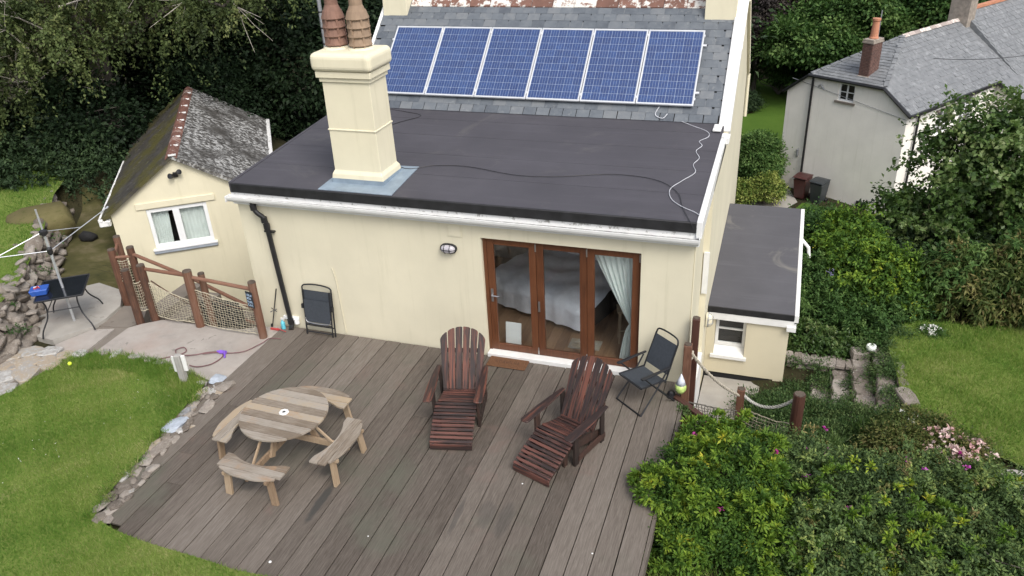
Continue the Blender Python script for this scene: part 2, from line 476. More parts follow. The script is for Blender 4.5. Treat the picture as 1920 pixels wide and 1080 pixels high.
M['bluestone'] = plain('blue_grey_stone', (0.36, 0.40, 0.46), 0.8, var=0.12)
M['yellowrock'] = stone_mat('mossy_rock', [(0.075, 0.072, 0.028), (0.12, 0.105, 0.045), (0.17, 0.145, 0.07)], 0.6, (0.07, 0.075, 0.02))
def ground_mat(name, stops, scale=1.2, bump=0.6, scale2=14):
    t = NT(name); v = t.coords(world=True)
    f = t.math('ADD', t.math('MULTIPLY', t.noise(v, scale, 6, 0.65), 0.6), t.math('MULTIPLY', t.noise(v, scale2, 5, 0.7), 0.4))
    col = t.ramp(f, [(0.28 + 0.44 * i / (len(stops) - 1), c) for i, c in enumerate(stops)])
    t.bump(t.noise(v, 30, 5, 0.7), bump, 0.03)
    return t.out(col, 0.95, spec=0.15)
M['soil'] = ground_mat('garden_soil', [(0.020, 0.022, 0.010), (0.035, 0.032, 0.016), (0.05, 0.048, 0.02)])
M['turf'] = ground_mat('lawn_turf', [(0.08, 0.13, 0.022), (0.12, 0.18, 0.034), (0.17, 0.21, 0.055), (0.22, 0.22, 0.095)])
M['turf_far'] = ground_mat('far_turf', [(0.05, 0.105, 0.015), (0.075, 0.14, 0.02), (0.105, 0.165, 0.03)], 0.4)
M['panelframe'] = plain('aluminium_frame', (0.72, 0.73, 0.75), 0.3, 0.4, 0.04)
def cell_mat():
    t = NT('solar_cell'); v = t.coords(); o = t.coords(shuffle=False)
    vo = t.node('ShaderNodeTexVoronoi'); t.l(v, vo.inputs['Vector']); vo.inputs['Scale'].default_value = 30
    f = t.math('ADD', t.math('MULTIPLY', vo.outputs['Color'], 0.6), t.math('MULTIPLY', t.rnd(), 0.3))
    col = t.ramp(f, [(0.1, (0.012, 0.030, 0.115)), (0.5, (0.019, 0.047, 0.155)), (0.9, (0.028, 0.070, 0.21))])
    sx = t.node('ShaderNodeSeparateXYZ'); t.l(o, sx.inputs[0])
    a = t.math('ABSOLUTE', t.math('SUBTRACT', t.math('ABSOLUTE', sx.outputs[0]), 0.026))
    bus = t.math('MULTIPLY', t.math('LESS_THAN', a, 0.0022), 0.75)
    c2 = t.mix(bus, col, (0.34, 0.39, 0.48))
    t.b.inputs['Coat Weight'].default_value = 0.8; t.b.inputs['Coat Roughness'].default_value = 0.05
    return t.out(c2, 0.35, 0.0, 0.5)
M['cell'] = cell_mat()
M['backsheet'] = plain('panel_backsheet', (0.27, 0.32, 0.42), 0.4, var=0.05)
def glass_mat(name, tintc=(0.9, 0.93, 0.93), refl=1.0):
    m = bpy.data.materials.new(name); m.use_nodes = True; nt = m.node_tree
    for n in list(nt.nodes): nt.nodes.remove(n)
    o = nt.nodes.new('ShaderNodeOutputMaterial'); mx = nt.nodes.new('ShaderNodeMixShader')
    tr = nt.nodes.new('ShaderNodeBsdfTransparent'); tr.inputs[0].default_value = (*tintc, 1)
    gl = nt.nodes.new('ShaderNodeBsdfGlossy'); gl.inputs['Roughness'].default_value = 0.02
    fr = nt.nodes.new('ShaderNodeFresnel'); fr.inputs[0].default_value = 1.6
    ml = nt.nodes.new('ShaderNodeMath'); ml.operation = 'MULTIPLY_ADD'; ml.inputs[1].default_value = refl; ml.inputs[2].default_value = 0.05
    ge = nt.nodes.new('ShaderNodeNewGeometry'); iv = nt.nodes.new('ShaderNodeMath'); iv.operation = 'SUBTRACT'; iv.inputs[0].default_value = 1.0
    m2 = nt.nodes.new('ShaderNodeMath'); m2.operation = 'MULTIPLY'
    nt.links.new(ge.outputs['Backfacing'], iv.inputs[1]); nt.links.new(fr.outputs[0], ml.inputs[0])
    nt.links.new(ml.outputs[0], m2.inputs[0]); nt.links.new(iv.outputs[0], m2.inputs[1]); nt.links.new(m2.outputs[0], mx.inputs[0])
    nt.links.new(tr.outputs[0], mx.inputs[1]); nt.links.new(gl.outputs[0], mx.inputs[2]); nt.links.new(mx.outputs[0], o.inputs[0])
    return m
M['glass'] = glass_mat('window_glass', (0.95, 0.97, 0.97), refl=1.3)
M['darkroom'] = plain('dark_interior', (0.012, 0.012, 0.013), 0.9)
M['net_curtain'] = plain('net_curtain', (0.74, 0.78, 0.75), 0.9, var=0.06, scale=3)
M['sheet'] = plain('bed_sheet', (0.74, 0.74, 0.80), 0.9, var=0.15, scale=2.0, bump=0.5, bscale=9)
M['intwall'] = plain('interior_plaster', (0.80, 0.77, 0.72), 0.9)
M['floorboard'] = wood('interior_boards', [(0.16, 0.09, 0.05), (0.24, 0.14, 0.08), (0.30, 0.185, 0.11)], 1, 10, 3, 0.5)
M['steel'] = plain('steel', (0.55, 0.55, 0.56), 0.3, 0.9, 0.05)
M['alu'] = plain('aluminium_pole', (0.62, 0.64, 0.67), 0.35, 0.6, 0.05)
M['galv'] = plain('galvanised_mast', (0.34, 0.35, 0.37), 0.5, 0.5, 0.1)
M['textilene'] = plain('dark_fabric', (0.042, 0.050, 0.062), 0.7, var=0.12, scale=30, bump=0.3, bscale=300)
M['framemetal'] = plain('dark_frame', (0.022, 0.023, 0.027), 0.4, 0.3, 0.1)
M['tableglass'] = plain('black_glass', (0.012, 0.014, 0.02), 0.12, var=0.1, spec=0.6)
def mat_mat():
    t = NT('coir_mat'); v = t.coords(shuffle=False)
    f = t.noise(v, 40, 4, 0.7)
    col = t.ramp(f, [(0.3, (0.10, 0.05, 0.027)), (0.7, (0.19, 0.10, 0.058))])
    t.bump(t.noise(v, 200, 3, 0.7), 0.8, 0.01)
    return t.out(col, 0.95, spec=0.1)
M['coir'] = mat_mat()
M['ink'] = plain('faded_print', (0.075, 0.032, 0.018), 0.95, var=0.3, scale=30)
M['chalkboard'] = plain('chalk_board', (0.012, 0.016, 0.022), 0.6)
M['chalk'] = plain('chalk', (0.42, 0.55, 0.72), 0.9, var=0.2, scale=30)
M['purple'] = plain('purple_plastic', (0.22, 0.10, 0.58), 0.4)
M['hose'] = plain('hose_rubber', (0.16, 0.075, 0.08), 0.5, var=0.15)
M['tennis'] = plain('tennis_felt', (0.62, 0.80, 0.06), 0.9)
M['turq'] = plain('turquoise_plastic', (0.12, 0.50, 0.62), 0.3)
M['blue'] = plain('blue_plastic', (0.03, 0.10, 0.42), 0.4)
M['red'] = plain('red_plastic', (0.5, 0.06, 0.06), 0.4)
M['binred'] = plain('maroon_bin', (0.065, 0.022, 0.02), 0.4)
M['bingrey'] = plain('grey_bin', (0.035, 0.040, 0.045), 0.4)
M['lampglass'] = plain('frosted_glass', (0.46, 0.44, 0.48), 0.25, var=0.08)
M['lampglass2'] = plain('cream_glass', (0.74, 0.68, 0.52), 0.3, var=0.05)
M['cable'] = plain('black_cable', (0.014, 0.014, 0.016), 0.5)
M['rope_white'] = plain('pale_rope', (0.50, 0.49, 0.45), 0.9, var=0.2, scale=40)
M['cable_w'] = plain('white_cable', (0.55, 0.56, 0.60), 0.5)
M['bark'] = plain('bark', (0.15, 0.13, 0.11), 0.9, var=0.3, scale=10, bump=0.5)
M['twig'] = plain('pale_twig', (0.40, 0.37, 0.32), 0.9, var=0.25, scale=10)
M['whiteball'] = plain('white_ceramic', (0.75, 0.78, 0.74), 0.4)

def leaf_mat(name, stops, trans=0.25, rough=0.6, spec=0.18):
    m = bpy.data.materials.new(name); m.use_nodes = True; nt = m.node_tree; b = nt.nodes['Principled BSDF']
    at = nt.nodes.new('ShaderNodeAttribute'); at.attribute_name = 'tint'
    r = nt.nodes.new('ShaderNodeValToRGB'); e = r.color_ramp.elements
    while len(e) < len(stops): e.new(0.5)
    for i, (p, c) in enumerate(stops): e[i].position = p; e[i].color = (*c, 1)
    nt.links.new(at.outputs['Fac'], r.inputs[0])
    nt.links.new(r.outputs[0], b.inputs['Base Color'])
    b.inputs['Roughness'].default_value = rough; b.inputs['Specular IOR Level'].default_value = spec
    if trans:
        tl = nt.nodes.new('ShaderNodeBsdfTranslucent'); mx = nt.nodes.new('ShaderNodeMixShader')
        hs = nt.nodes.new('ShaderNodeHueSaturation'); hs.inputs['Value'].default_value = 1.25; hs.inputs['Saturation'].default_value = 1.1
        nt.links.new(r.outputs[0], hs.inputs['Color']); nt.links.new(hs.outputs[0], tl.inputs[0])
        mx.inputs[0].default_value = trans
        nt.links.new(b.outputs[0], mx.inputs[1]); nt.links.new(tl.outputs[0], mx.inputs[2])
        nt.links.new(mx.outputs[0], nt.nodes['Material Output'].inputs[0])
    return m

# ------------------------------------------------------------------ terrain
CP = np.array([(-8, -6, -.05), (-12, -6, -.05), (-12, -2, -.06), (-9, -1, -.08), (-10.5, -1, -.08), (-7.6, -3, -.15), (-4, -3, -.5), (-4, -7, -.3), (-8, -9, -.05), (-2, -5, -.5),
    (0, -4, -.5), (.5, -1, -.75), (1, -6, -.5), (3, -3, -.6), (5, -4, -.55), (1.2, 1.2, -1.28), (.5, 2, -1.34), (2, 1.5, -1.34), (1.5, .4, -1.05), (2.4, .3, -.95), (3.2, .8, -.75), (2.4, 2.0, -1.32), (3.0, 2.1, -1.2), (3.9, 2, -.62), (6, 3, -.62),
    (5, -.3, -.66), (4, -.5, -.68), (6, -.9, -.68), (8, 3, -.62), (8, -5, -.5), (4.2, 4.2, -.7), (5.5, 4.5, -.7), (3.2, 3.2, -.72), (2.5, 3.2, -.95), (1.9, 3, -1.0), (3, 5, -1.6), (6, 6.5, -1.8), (2, 5.5, -2.5), (3, 9, -4.0), (8, 11, -4), (1.5, 14, -5.6), (4, 19, -6.4),
    (0, 24, -6.55), (5, 22, -6.5), (5, 30, -6.55), (0, 33, -6.55), (0, 42, -6.55), (12, 30, -6.5), (-10, 32, -5.5), (-4, 13, -4), (0, 10, -3.6), (-5, 9, -2.5), (-9.5, 4, -1.2), (-9, 1.2, -1.2), (-9.4, 2.4, -1.25), (-9.6, .3, -1.2), (-8.6, .25, -1.25), (-8.4, 1.4, -1.25), (-10.2, .7, -1.2), (-10.4, 1.7, -1.25), (-11.1, 1.4, -1.1), (-11.3, 2.3, -1.15), (-11.9, 2.0, -.7), (-9.1, -.05, -1.1), (-8.2, .0, -1.1), (-10.0, .1, -1.05), (-11, 4.5, -1.0), (-12, 2.6, -.3),
    (-13, .8, -.06), (-14.2, 2, -.06), (-15.4, 3.6, -.05), (-14.5, 0, .45), (-17, 4.5, .5), (-18, 0, .5), (-20, 3, .6), (-22, 8, .9), (-16.5, 9, .2), (-14, 14, -1), (-25, 20, -.5), (-20, 35, -3), (-40, 30, 1), (0, 70, -2), (30, 60, -2), (40, 30, -6),
    (15, 10, -3.5), (22, 0, -1), (20, -10, -.5), (-30, -8, .5), (-60, 0, 2), (-60, 60, 4), (0, 110, 6), (60, 100, 4)], dtype=float)
def in_poly(px, py, poly):
    r = np.zeros(px.shape, bool); n = len(poly)
    for i in range(n):
        x1, y1 = poly[i]; x2, y2 = poly[(i + 1) % n]
        c = ((y1 > py) != (y2 > py)) & (px < (x2 - x1) * (py - y1) / (y2 - y1 + 1e-12) + x1)
        r ^= c
    return r
WELL = [(-11.15, .35), (-10.15, -.25), (-7.8, -.25), (-7.8, 4.2), (-10.4, 4.2), (-12.9, 2.3), (-12.2, 1.15)]   # sunken stair beside the outbuilding
def ground_h(x, y):
    x = np.asarray(x, float); y = np.asarray(y, float)
    d2 = (x[..., None] - CP[:, 0]) ** 2 + (y[..., None] - CP[:, 1]) ** 2 + 0.05
    w = d2 ** -1.9
    z = (w * CP[:, 2]).sum(-1) / w.sum(-1)
    return np.where(in_poly(x, y, WELL), np.minimum(z, -2.3), z)
def gh(x, y): return float(ground_h(np.array(x), np.array(y)))

def sheet(name, xs, ys, hf, m, kind='structure'):
    X, Y = np.meshgrid(xs, ys, indexing='ij'); Z = hf(X, Y)
    v = np.stack([X, Y, Z], -1).reshape(-1, 3); n, k = len(xs), len(ys)
    i, j = np.meshgrid(np.arange(n - 1), np.arange(k - 1), indexing='ij'); a = (i * k + j).ravel()
    f = np.stack([a, a + k, a + k + 1, a + 1], -1)
    me = np_mesh(name, v, f, 4); me.polygons.foreach_set('use_smooth', [True] * len(f))
    return tag(link(name, me, m), kind=kind)
gx = np.unique(np.concatenate([np.linspace(-90, -20, 24), np.linspace(-20, 9, 120), np.linspace(9, 90, 26)]))
gy = np.unique(np.concatenate([np.linspace(-16, 6, 90), np.linspace(6, 30, 50), np.linspace(30, 140, 28)]))
sheet('ground', gx, gy, ground_h, M['soil'])

def smooth_poly(poly, k=4):
    return [(p.x, p.y) for p in catmull([(x, y, 0) for x, y in poly + poly[:1]], k)[:-1]]
def patch(name, poly, hf, m, kind='structure', step=0.15):
    """flat sheet following the terrain inside an outline"""
    bm = bmesh.new()
    vs = [bm.verts.new((x, y, 0)) for x, y in poly]
    bm.faces.new(vs)
    xs = [p[0] for p in poly]; ys = [p[1] for p in poly]
    for ax, lo, hi in ((0, min(xs), max(xs)), (1, min(ys), max(ys))):
        s = lo + step
        while s < hi:
            no = (1, 0, 0) if ax == 0 else (0, 1, 0); co = (s, 0, 0) if ax == 0 else (0, s, 0)
            bmesh.ops.bisect_plane(bm, geom=bm.verts[:] + bm.edges[:] + bm.faces[:], plane_co=co, plane_no=no)
            s += step
    for v in bm.verts: v.co.z = hf(v.co.x, v.co.y)
    bmesh.ops.recalc_face_normals(bm, faces=bm.faces)
    if sum(f.normal.z for f in bm.faces) < 0: bmesh.ops.reverse_faces(bm, faces=bm.faces)
    me = bpy.data.meshes.new(name); bm.to_mesh(me); bm.free()
    return tag(link(name, me, m), kind=kind)
def wob(x, y): return 0.03 * sin(1.3 * x + 0.7 * y) + 0.02 * sin(2.9 * y - 1.1 * x)

LAWN_L = smooth_poly([(-7.62, -2.1), (-8.5, -1.8), (-9.7, -1.7), (-10.6, -1.95), (-10.72, -2.8), (-10.85, -3.5), (-11.2, -5), (-11.2, -8.5), (-2.6, -8.5), (-3.6, -5.62), (-4.68, -5.38), (-6.17, -5.30), (-6.95, -5.16), (-7.22, -4.95), (-7.28, -4.6), (-7.38, -3.8), (-7.52, -2.9)], 3)
lawn_h = lambda x, y: 0.012 + 0.4 * wob(x, y) + 0.02
patch('lawn', LAWN_L, lawn_h, M['turf'])
LAWN_U = [(-12.1, -2.2), (-12.75, -1.1), (-13.15, -.35), (-13.75, .4), (-14.35, 1.25), (-15.1, 2.1), (-16.0, 3.2), (-17.2, 5.0), (-24, 6), (-24, -5), (-12.6, -5)]
upper_h = lambda x, y: 0.60 + wob(x, y) + 0.03 * max(0, -14 - x)
patch('upper_lawn', LAWN_U, upper_h, M['turf'])
LAWN_R = smooth_poly([(3.38, 1.3), (3.33, 2.2), (3.30, 3.1), (3.7, 3.8), (4.6, 3.95), (5.6, 4.1), (8, 4.4), (11, 4.4), (11, -2.6), (6, -.75), (4.95, -.14), (4.35, .2), (3.78, .66)], 3)
right_h = lambda x, y: -0.56 + 0.6 * wob(x, y)
patch('right_lawn', LAWN_R, right_h, M['turf'])
patch('far_lawn', [(-4.5, 29), (-5, 46), (3, 48), (3.5, 33), (1.6, 29.5)], lambda x, y: -6.47, M['turf_far'], step=2)
patch('far_lawn', [(2.2, 24.15), (5.6, 22.4), (5.2, 19.5), (2.6, 20.5), (1.5, 22.4)], lambda x, y: gh(x, y) + 0.09, M['turf_far'], step=0.5)
patch('path', [(0.5, 26.8), (1.6, 25.8), (2.0, 24.3), (1.2, 22.9), (2.2, 22.0), (3.4, 22.9), (3.9, 23.1), (3.3, 21.2), (1.4, 21.2), (0.2, 23), (-.2, 25)], lambda x, y: gh(x, y) + 0.06, M['concrete2'], step=0.6)
# mossy path beside the outbuilding
patch('path', [(-11.4, .25), (-12.2, .42), (-12.85, -.1), (-13.5, .65), (-14.6, 1.9), (-16.3, 4.3), (-15.2, 5.2), (-13.15, 2.25), (-12.3, 1.2), (-11.5, .55)], lambda x, y: gh(x, y) + 0.035, M['moss'], step=0.3)
# patio slabs
def slab(name, poly, z, m, th=0.12):
    b = MB(); b.prism(poly, z - th, z)
    return tag(b.build(name, m), kind='structure')
slab('patio', [(-10.36, -.84), (-10.2, -.66), (-9.9, -.42), (-8.97, -.40), (-8.2, -.36), (-7.9, -.2), (-7.435, -.05), (-7.435, -2.0), (-7.64, -1.95), (-8.58, -1.7), (-9.57, -1.66), (-10.33, -1.82)], -0.008, M['concrete'], 2.4)
slab('patio', [(-12.3, .5), (-11.55, .34), (-11.1, -.21), (-11.0, -.72), (-11.02, -1.02), (-11.4, -1.62), (-11.8, -1.6), (-12.4, -1.0), (-13.0, -.25)], 0.03, M['concrete2'])
slab('patio', [(-11.35, -1.80), (-11.03, -1.06), (-10.62, -.92), (-10.54, -1.72), (-10.5, -1.95), (-10.81, -2.4), (-11.3, -2.5)], -0.02, M['concrete'])
slab('patio', [(-11.12, -.12), (-10.62, -.02), (-10.30, -.50), (-10.40, -.80), (-11.02, -.9)], -0.03, M['concrete_dark'], 1.3)
slab('drain_channel', [(-11.03, -.76), (-10.62, -.60), (-10.40, -.70), (-10.37, -1.82), (-10.53, -1.80), (-10.60, -.94), (-11.01, -1.04)], -0.05, M['concrete_dark'])
patch('path', [(0.13, -.5), (.13, 2.2), (1.15, 2.2), (1.1, .9), (1.0, -.4)], lambda x, y: -1.07 - 0.105 * y, M['concrete2'], step=0.3)
patch('path', [(4.15, -.32), (4.85, -.2), (7, -.95), (7, -1.7), (5.2, -1.05), (4.4, -.8)], lambda x, y: -0.53, M['concrete2'], step=0.5)

for i in range(7):
    slab('stair', [(-10.95 + .42 * i, -.18), (-10.53 + .42 * i, -.18), (-10.53 + .42 * i, 1.5), (-10.95 + .42 * i, 1.5)], -.30 - .18 * i, M['concrete_dark'], 1.2)

# ------------------------------------------------------------------ deck
deck = tag(bpy.data.objects.new('deck', None), kind='structure'); COL.objects.link(deck)
def front_y(x): return -5.23 - 0.085 * (x + 7.04) if x < -4.68 else -5.43 - 0.06 * (x + 4.68)
b = MB()
for i in range(10):
    y = -0.25 - i * 0.58
    b.box(-7.1, -0.03, y - .04, y + .04, -.34, -.05)
b.build('joist', M['deck_under'], deck)
PITCH = 0.2771
rj = random.Random(5)
k = 0; x1 = 0.0
xr = -0.023
edges = [0.0] + [-0.3 - PITCH * i for i in range(26)]
for i in range(len(edges) - 1):
    xa, xb = edges[i + 1], edges[i]
    if xa < -7.44: break
    y0 = front_y((xa + xb) / 2); y1 = -0.035
    if xa < -7.15: y0, xa = -4.55, -7.43
    elif xa < -6.9: y0 = -5.12
    joints = []
    if i in (13,): joints = [y1 - 1.9]
    if i in (23, 24): joints = [-2.45, -3.1 - .55 * (i - 23)] if i == 24 else [-4.25]
    ys = [y1] + joints + [y0]
    for a, c in zip(ys[:-1], ys[1:]):
        g = 0.010 + 0.007 * rj.random()
        L = a - c - .004; W = xb - xa - g
        me = MB().box(-W / 2, W / 2, -L / 2, L / 2, -.035, 0).mesh('plank', 0.004)
        link('plank', me, M['deck'], deck, ((xa + xb) / 2 + rj.uniform(-.001, .001), (a + c) / 2, rj.uniform(-.0025, .0025)), (rj.uniform(-.0006, .0006), rj.uniform(-.004, .004), rj.uniform(-.0012, .0012)))
b = MB(); b.box(-.022, .022, -6, -.05, -.20, -.002)
e = b.build('fascia_board', M['deck'], deck); e.location = (.026, 0, 0)
# threshold kerb under the doors
# ------------------------------------------------------------------ house
house = thing('house', 'cream rendered house with solar roof and flat roofed extension behind the deck', 'house')
def rz(y): return 2.82 + 0.058 * (y + 0.06)        # flat roof surface
EY, EZ, TH = 3.92, 3.05, rad(40)                    # eaves of the slate roof, pitch
def sl(s, n=0.0): return (EY + s * cos(TH) - n * sin(TH), EZ + s * sin(TH) + n * cos(TH))
XL, XR = -7.62, -0.08
w = MB()
w.box(-7.90, -3.36, 0, .26, -2.4, 2.70)
w.box(-.775, 0, 0, .26, -1.45, 2.70)
w.box(-3.36, -.775, .001, .26, 2.205, 2.70)
w.box(-3.36, -.775, .001, .26, -1.3, -.04)
w.box(-7.90, -7.64, .26, 4.1, -2.4, 2.75)
w.box(-.26, 0.0, .26, 1.5, -1.45, 2.70)
w.build('front_wall', M['cream'], house)
w = MB()
Mx = Matrix(((0, 0, 1, 0), (1, 0, 0, 0), (0, 1, 0, 0), (0, 0, 0, 1)))
w.prism([(1.5, -1.7), (8.42, -7), (8.42, 3.02), (6.17, 4.9), (3.92, 2.98), (1.5, 2.72)], -.25, .10, Mx)
w.prism([(3.95, -1.3), (8.42, -7), (8.42, 3.02), (6.17, 4.9), (3.95, 3.0)], -7.66, -7.4, Mx)
w.box(-7.4, -.25, 8.2, 8.42, -7, 3.0)
w.build('gable_wall', M['cream'], house)
w = MB(); w.box(.003, .115, .35, 1.497, -1.5, -.35)
w.box(-.003, .012, .30, 1.2, -1.5, -.42)
w.build('painted_plinth', M['white'], house)
w = MB(); w.box(.02, .112, 1.46, 1.499, .85, 1.62); w.build('white_board', M['white'], house)
w = MB(); w.tube([(.012, .03, -.5), (.012, .03, 2.45)], .012, 6); w.build('corner_cable', M['cream'], house)
w = MB(); w.box(-3.92, -3.68, -.012, .002, 2.18, 2.37); w.box(-3.90, -3.70, -.016, -.010, 2.20, 2.35); w.build('vent_cover', M['cream'], house, .003)
w = MB(); w.tube(catmull([(-6.2, -.012, 1.34), (-6.16, -.012, 1.1), (-6.14, -.012, .5), (-6.13, -.012, .01)]), .009, 5); w.build('conduit', M['cream'], house)

# flat roof
fr = tag(bpy.data.objects.new('flat_roof', None)); COL.objects.link(fr); fr.parent = house
b = MB(); b.prism([(-7.88, -.06), (.015, -.06), (.015, 3.98), (-7.88, 3.98)], lambda x, y: rz(y) - .10, lambda x, y: rz(y))
b.build('felt', M['felt'], fr)
b = MB()
b.box(-7.895, .018, -.10, -.0605, 2.655, 2.822)
b.build('upstand', M['black'], fr, .012)
b = MB()
b.prism([(-7.93, -.08), (-7.875, -.08), (-7.875, 3.98), (-7.93, 3.98)], lambda x, y: rz(y) - .17, lambda x, y: rz(y) + .012)
b.build('verge_trim', M['felt'], fr)
b = MB()
for y in (.85, 1.72, 2.6, 3.42):
    b.prism([(-7.87, y), (.01, y), (.01, y + .9), (-7.87, y + .9)] if y < 3 else [(-7.87, y), (.01, y), (.01, 3.97), (-7.87, 3.97)], lambda x, yy: rz(yy), lambda x, yy, y=y: rz(yy) + .0035 * (1 + round((y - .85) / .87)))
b.build('felt_lap', M['felt'], fr)
b = MB()
b.prism([(.016, -.10), (.10, -.10), (.10, 3.45), (.016, 3.45)], lambda x, y: rz(y) - .24, lambda x, y: rz(y) + .02)
b.build('side_fascia', M['white'], fr, .006)
b = MB(); b.box(.02, .16, 3.15, 3.44, rz(3.3) - .08, rz(3.3) + .03); b.build('fascia_end', M['dirtywhite'], fr, .01)
# gutter and fascia along the front
b = MB(); b.box(-7.95, .06, -.045, -.001, 2.42, 2.655); b.build('fascia', M['white'], house, .004)
gp = []
for i in range(9):
    a = pi + pi * i / 8
    gp.append((-.125 + .072 * cos(a), 2.60 + .105 * sin(a)))
b = MB(); outer = gp; inner = [(-.125 + .060 * cos(pi + pi * i / 8), 2.603 + .088 * sin(pi + pi * i / 8)) for i in range(9)]
prof = outer + inner[::-1]
n = len(prof); vs = []; fs = []
XS = [-7.98, -6.0, -4.0, -2.0, .075]
for j, x in enumerate(XS):
    for (y, z) in prof: vs.append((x, y, z - .012 * j / 4))
for j in range(len(XS) - 1):
    for i in range(n): fs.append((j * n + i, j * n + (i + 1) % n, (j + 1) * n + (i + 1) % n, (j + 1) * n + i))
b.add(vs, fs)
for j, x in ((0, -7.98), (4, .075)):
    b.box(x - .006, x + .006, -.197, -.053, 2.50, 2.605)
b.build('gutter', M['white'], house)
b = MB(); b.box(-7.97, .065, -.182, -.068, 2.535, 2.56); b.build('gutter_silt', M['inside_gutter'], house)
b = MB(); b.box(-7.94, .05, -.062, -.046, 2.56, 2.652); b.build('drip_strip', M['dirtywhite'], house)
# downpipe with swan neck
b = MB()
b.tube(catmull([(-7.50, -.125, 2.52), (-7.48, -.125, 2.40), (-7.44, -.12, 2.32), (-7.36, -.08, 2.22), (-7.33, -.075, 2.12), (-7.31, -.075, 1.9)], 5), .042, 10)
b.tube([(-7.325, -.075, 2.1), (-7.23, -.075, .12)], .046, 10)
for z, x in ((2.42, -7.485), (2.06, -7.322), (2.18, -7.35), (.15, -7.231)):
    b.tube([(x - .003, -.08 if z < 2.3 else -.125, z + .045), (x, -.08 if z < 2.3 else -.125, z - .045)], .058, 10)
b.tube(catmull([(-7.23, -.075, .14), (-7.22, -.09, .06), (-7.2, -.16, .015)], 4), .046, 10)
b.box(-7.42, -7.22, -.06, -.002, 1.93, 1.96)
b.build('downpipe', M['blackplastic'], house, smooth=False)
b = MB(); b.box(-7.40, -7.08, -.05, -.002, .16, .22); b.tube([(-7.12, -.045, .1), (-7.12, -.045, .2)], .05, 8); b.build('pipe_bracket', M['upvc'], house)

# ------------------------------------------------------------------ slate roof
b = MB()
for side in (0, 1):
    pts = [(EY - .06, EZ - .05), (6.17, EZ + 2.25 * math.tan(TH) - .02), (6.17, EZ + 2.25 * math.tan(TH) - .12), (EY - .06, EZ - .15)]
    if side: pts = [(12.34 - y, z) for y, z in pts]
    b.prism(pts, XL, XR, Mx)
b.build('roof_slope', M['deck_under'], house)
GA, SW = 0.176, 0.268
rs = random.Random(3)
sm = [MB().prism([(-w_ / 2, -.16), (-w_ / 2 + .004, .16), (w_ / 2, .16), (w_ / 2, -.158)], 0, .011).mesh('slate') for w_ in (.257, .254, .260)]
half = [MB().prism([(-w_ / 2, -.16), (-w_ / 2, .16), (w_ / 2, .16), (w_ / 2, -.16)], 0, .007).mesh('slate') for w_ in (.132, .13)]
for r in range(15):
    s0 = r * GA
    for c in range(29):
        x = XL + .134 + c * SW + (SW / 2 if r % 2 else 0)
        hw = .134; ms = sm
        if x - hw > XR + .01: continue
        if x + hw > XR + .01:
            if r % 2: x, ms, hw = XR - .066, half, .066
            else: continue
        hidden = s0 > .36 and s0 + .12 < 1.92 and x - hw > -7.0 and x + hw < -.70
        if hidden: continue
        cen = s0 + .16 - .004
        y, z = sl(cen, .012 + .004)
        link('slate', ms[rs.randrange(len(ms))], M['slate'], house, (x + rs.uniform(-.003, .003), y, z + .004), (TH - .024 + rs.uniform(-.006, .006), rs.uniform(-.006, .006), rs.uniform(-.006, .006)))
# verge capping on the right and left
y0, z0 = sl(-.16); y1, z1 = sl(2.92)
b = MB(); b.bar((.018, y0, z0 - .02), (.018, y1, z1 - .02), .215, .17, (0, -sin(TH), cos(TH)))
b.build('verge_capping', M['white'], house, .012)
b = MB(); b.bar((.035, sl(1.62)[0], sl(1.62)[1] + .04), (.035, y1, z1 + .04), .20, .03, (0, -sin(TH), cos(TH))); b.build('verge_capping', M['white'], house, .006)
b = MB(); b.bar((XL - .03, y0, z0), (XL - .03, y1, z1), .07, .10, (0, -sin(TH), cos(TH))); b.build('verge_capping', M['white'], house, .006)
b = MB(); b.bar((.13, 8.5, 2.96), (.13, 6.2, 4.92), .06, .16, (0, 0.64, .77)); b.tube([(.14, 8.5, 2.9), (.14, 8.5, 1.9)], .04, 8); b.build('rear_verge', M['cream2'], house)
# lead strip at roof corner
b = MB(); b.box(-.16, -.01, 3.45, 3.80, rz(3.7) + .02, rz(3.7) + .06); b.build('corner_flashing', M['dirtywhite'], house, .01)
# ridge tiles
RZ = EZ + 2.25 * math.tan(TH)
x = XL + .62; i = 0
prof = [(-.27, -.232), (-.07, -.045), (0, .005), (.07, -.045), (.27, -.232)]
tm = []
for L in (.452, .448):
    m_ = MB()
    vs = []; fs = []
    for xx in (-L / 2, L / 2):
        for (yy, zz) in prof: vs.append((xx, yy, zz + .055))
        for (yy, zz) in prof: vs.append((xx, yy * .96, zz + .025))
    for j in range(4):
        fs += [(j, j + 1, 10 + j + 1, 10 + j), (5 + j + 1, 5 + j, 15 + j, 15 + j + 1), (j + 1, j, 5 + j, 5 + j + 1), (10 + j, 10 + j + 1, 15 + j + 1, 15 + j)]
    fs += [(0, 10, 15, 5), (4, 9, 19, 14)]
    m_.add(vs, fs); tm.append(m_.mesh('ridge_tile'))
while x < XR - .62:
    link('ridge_tile', tm[i % 2], M['ridge'], house, (x + .226, 6.17, RZ + .01 + rs.uniform(-.006, .006)), (rs.uniform(-.02, .02), rs.uniform(-.012, .012), rs.uniform(-.015, .015)))
    x += .46; i += 1

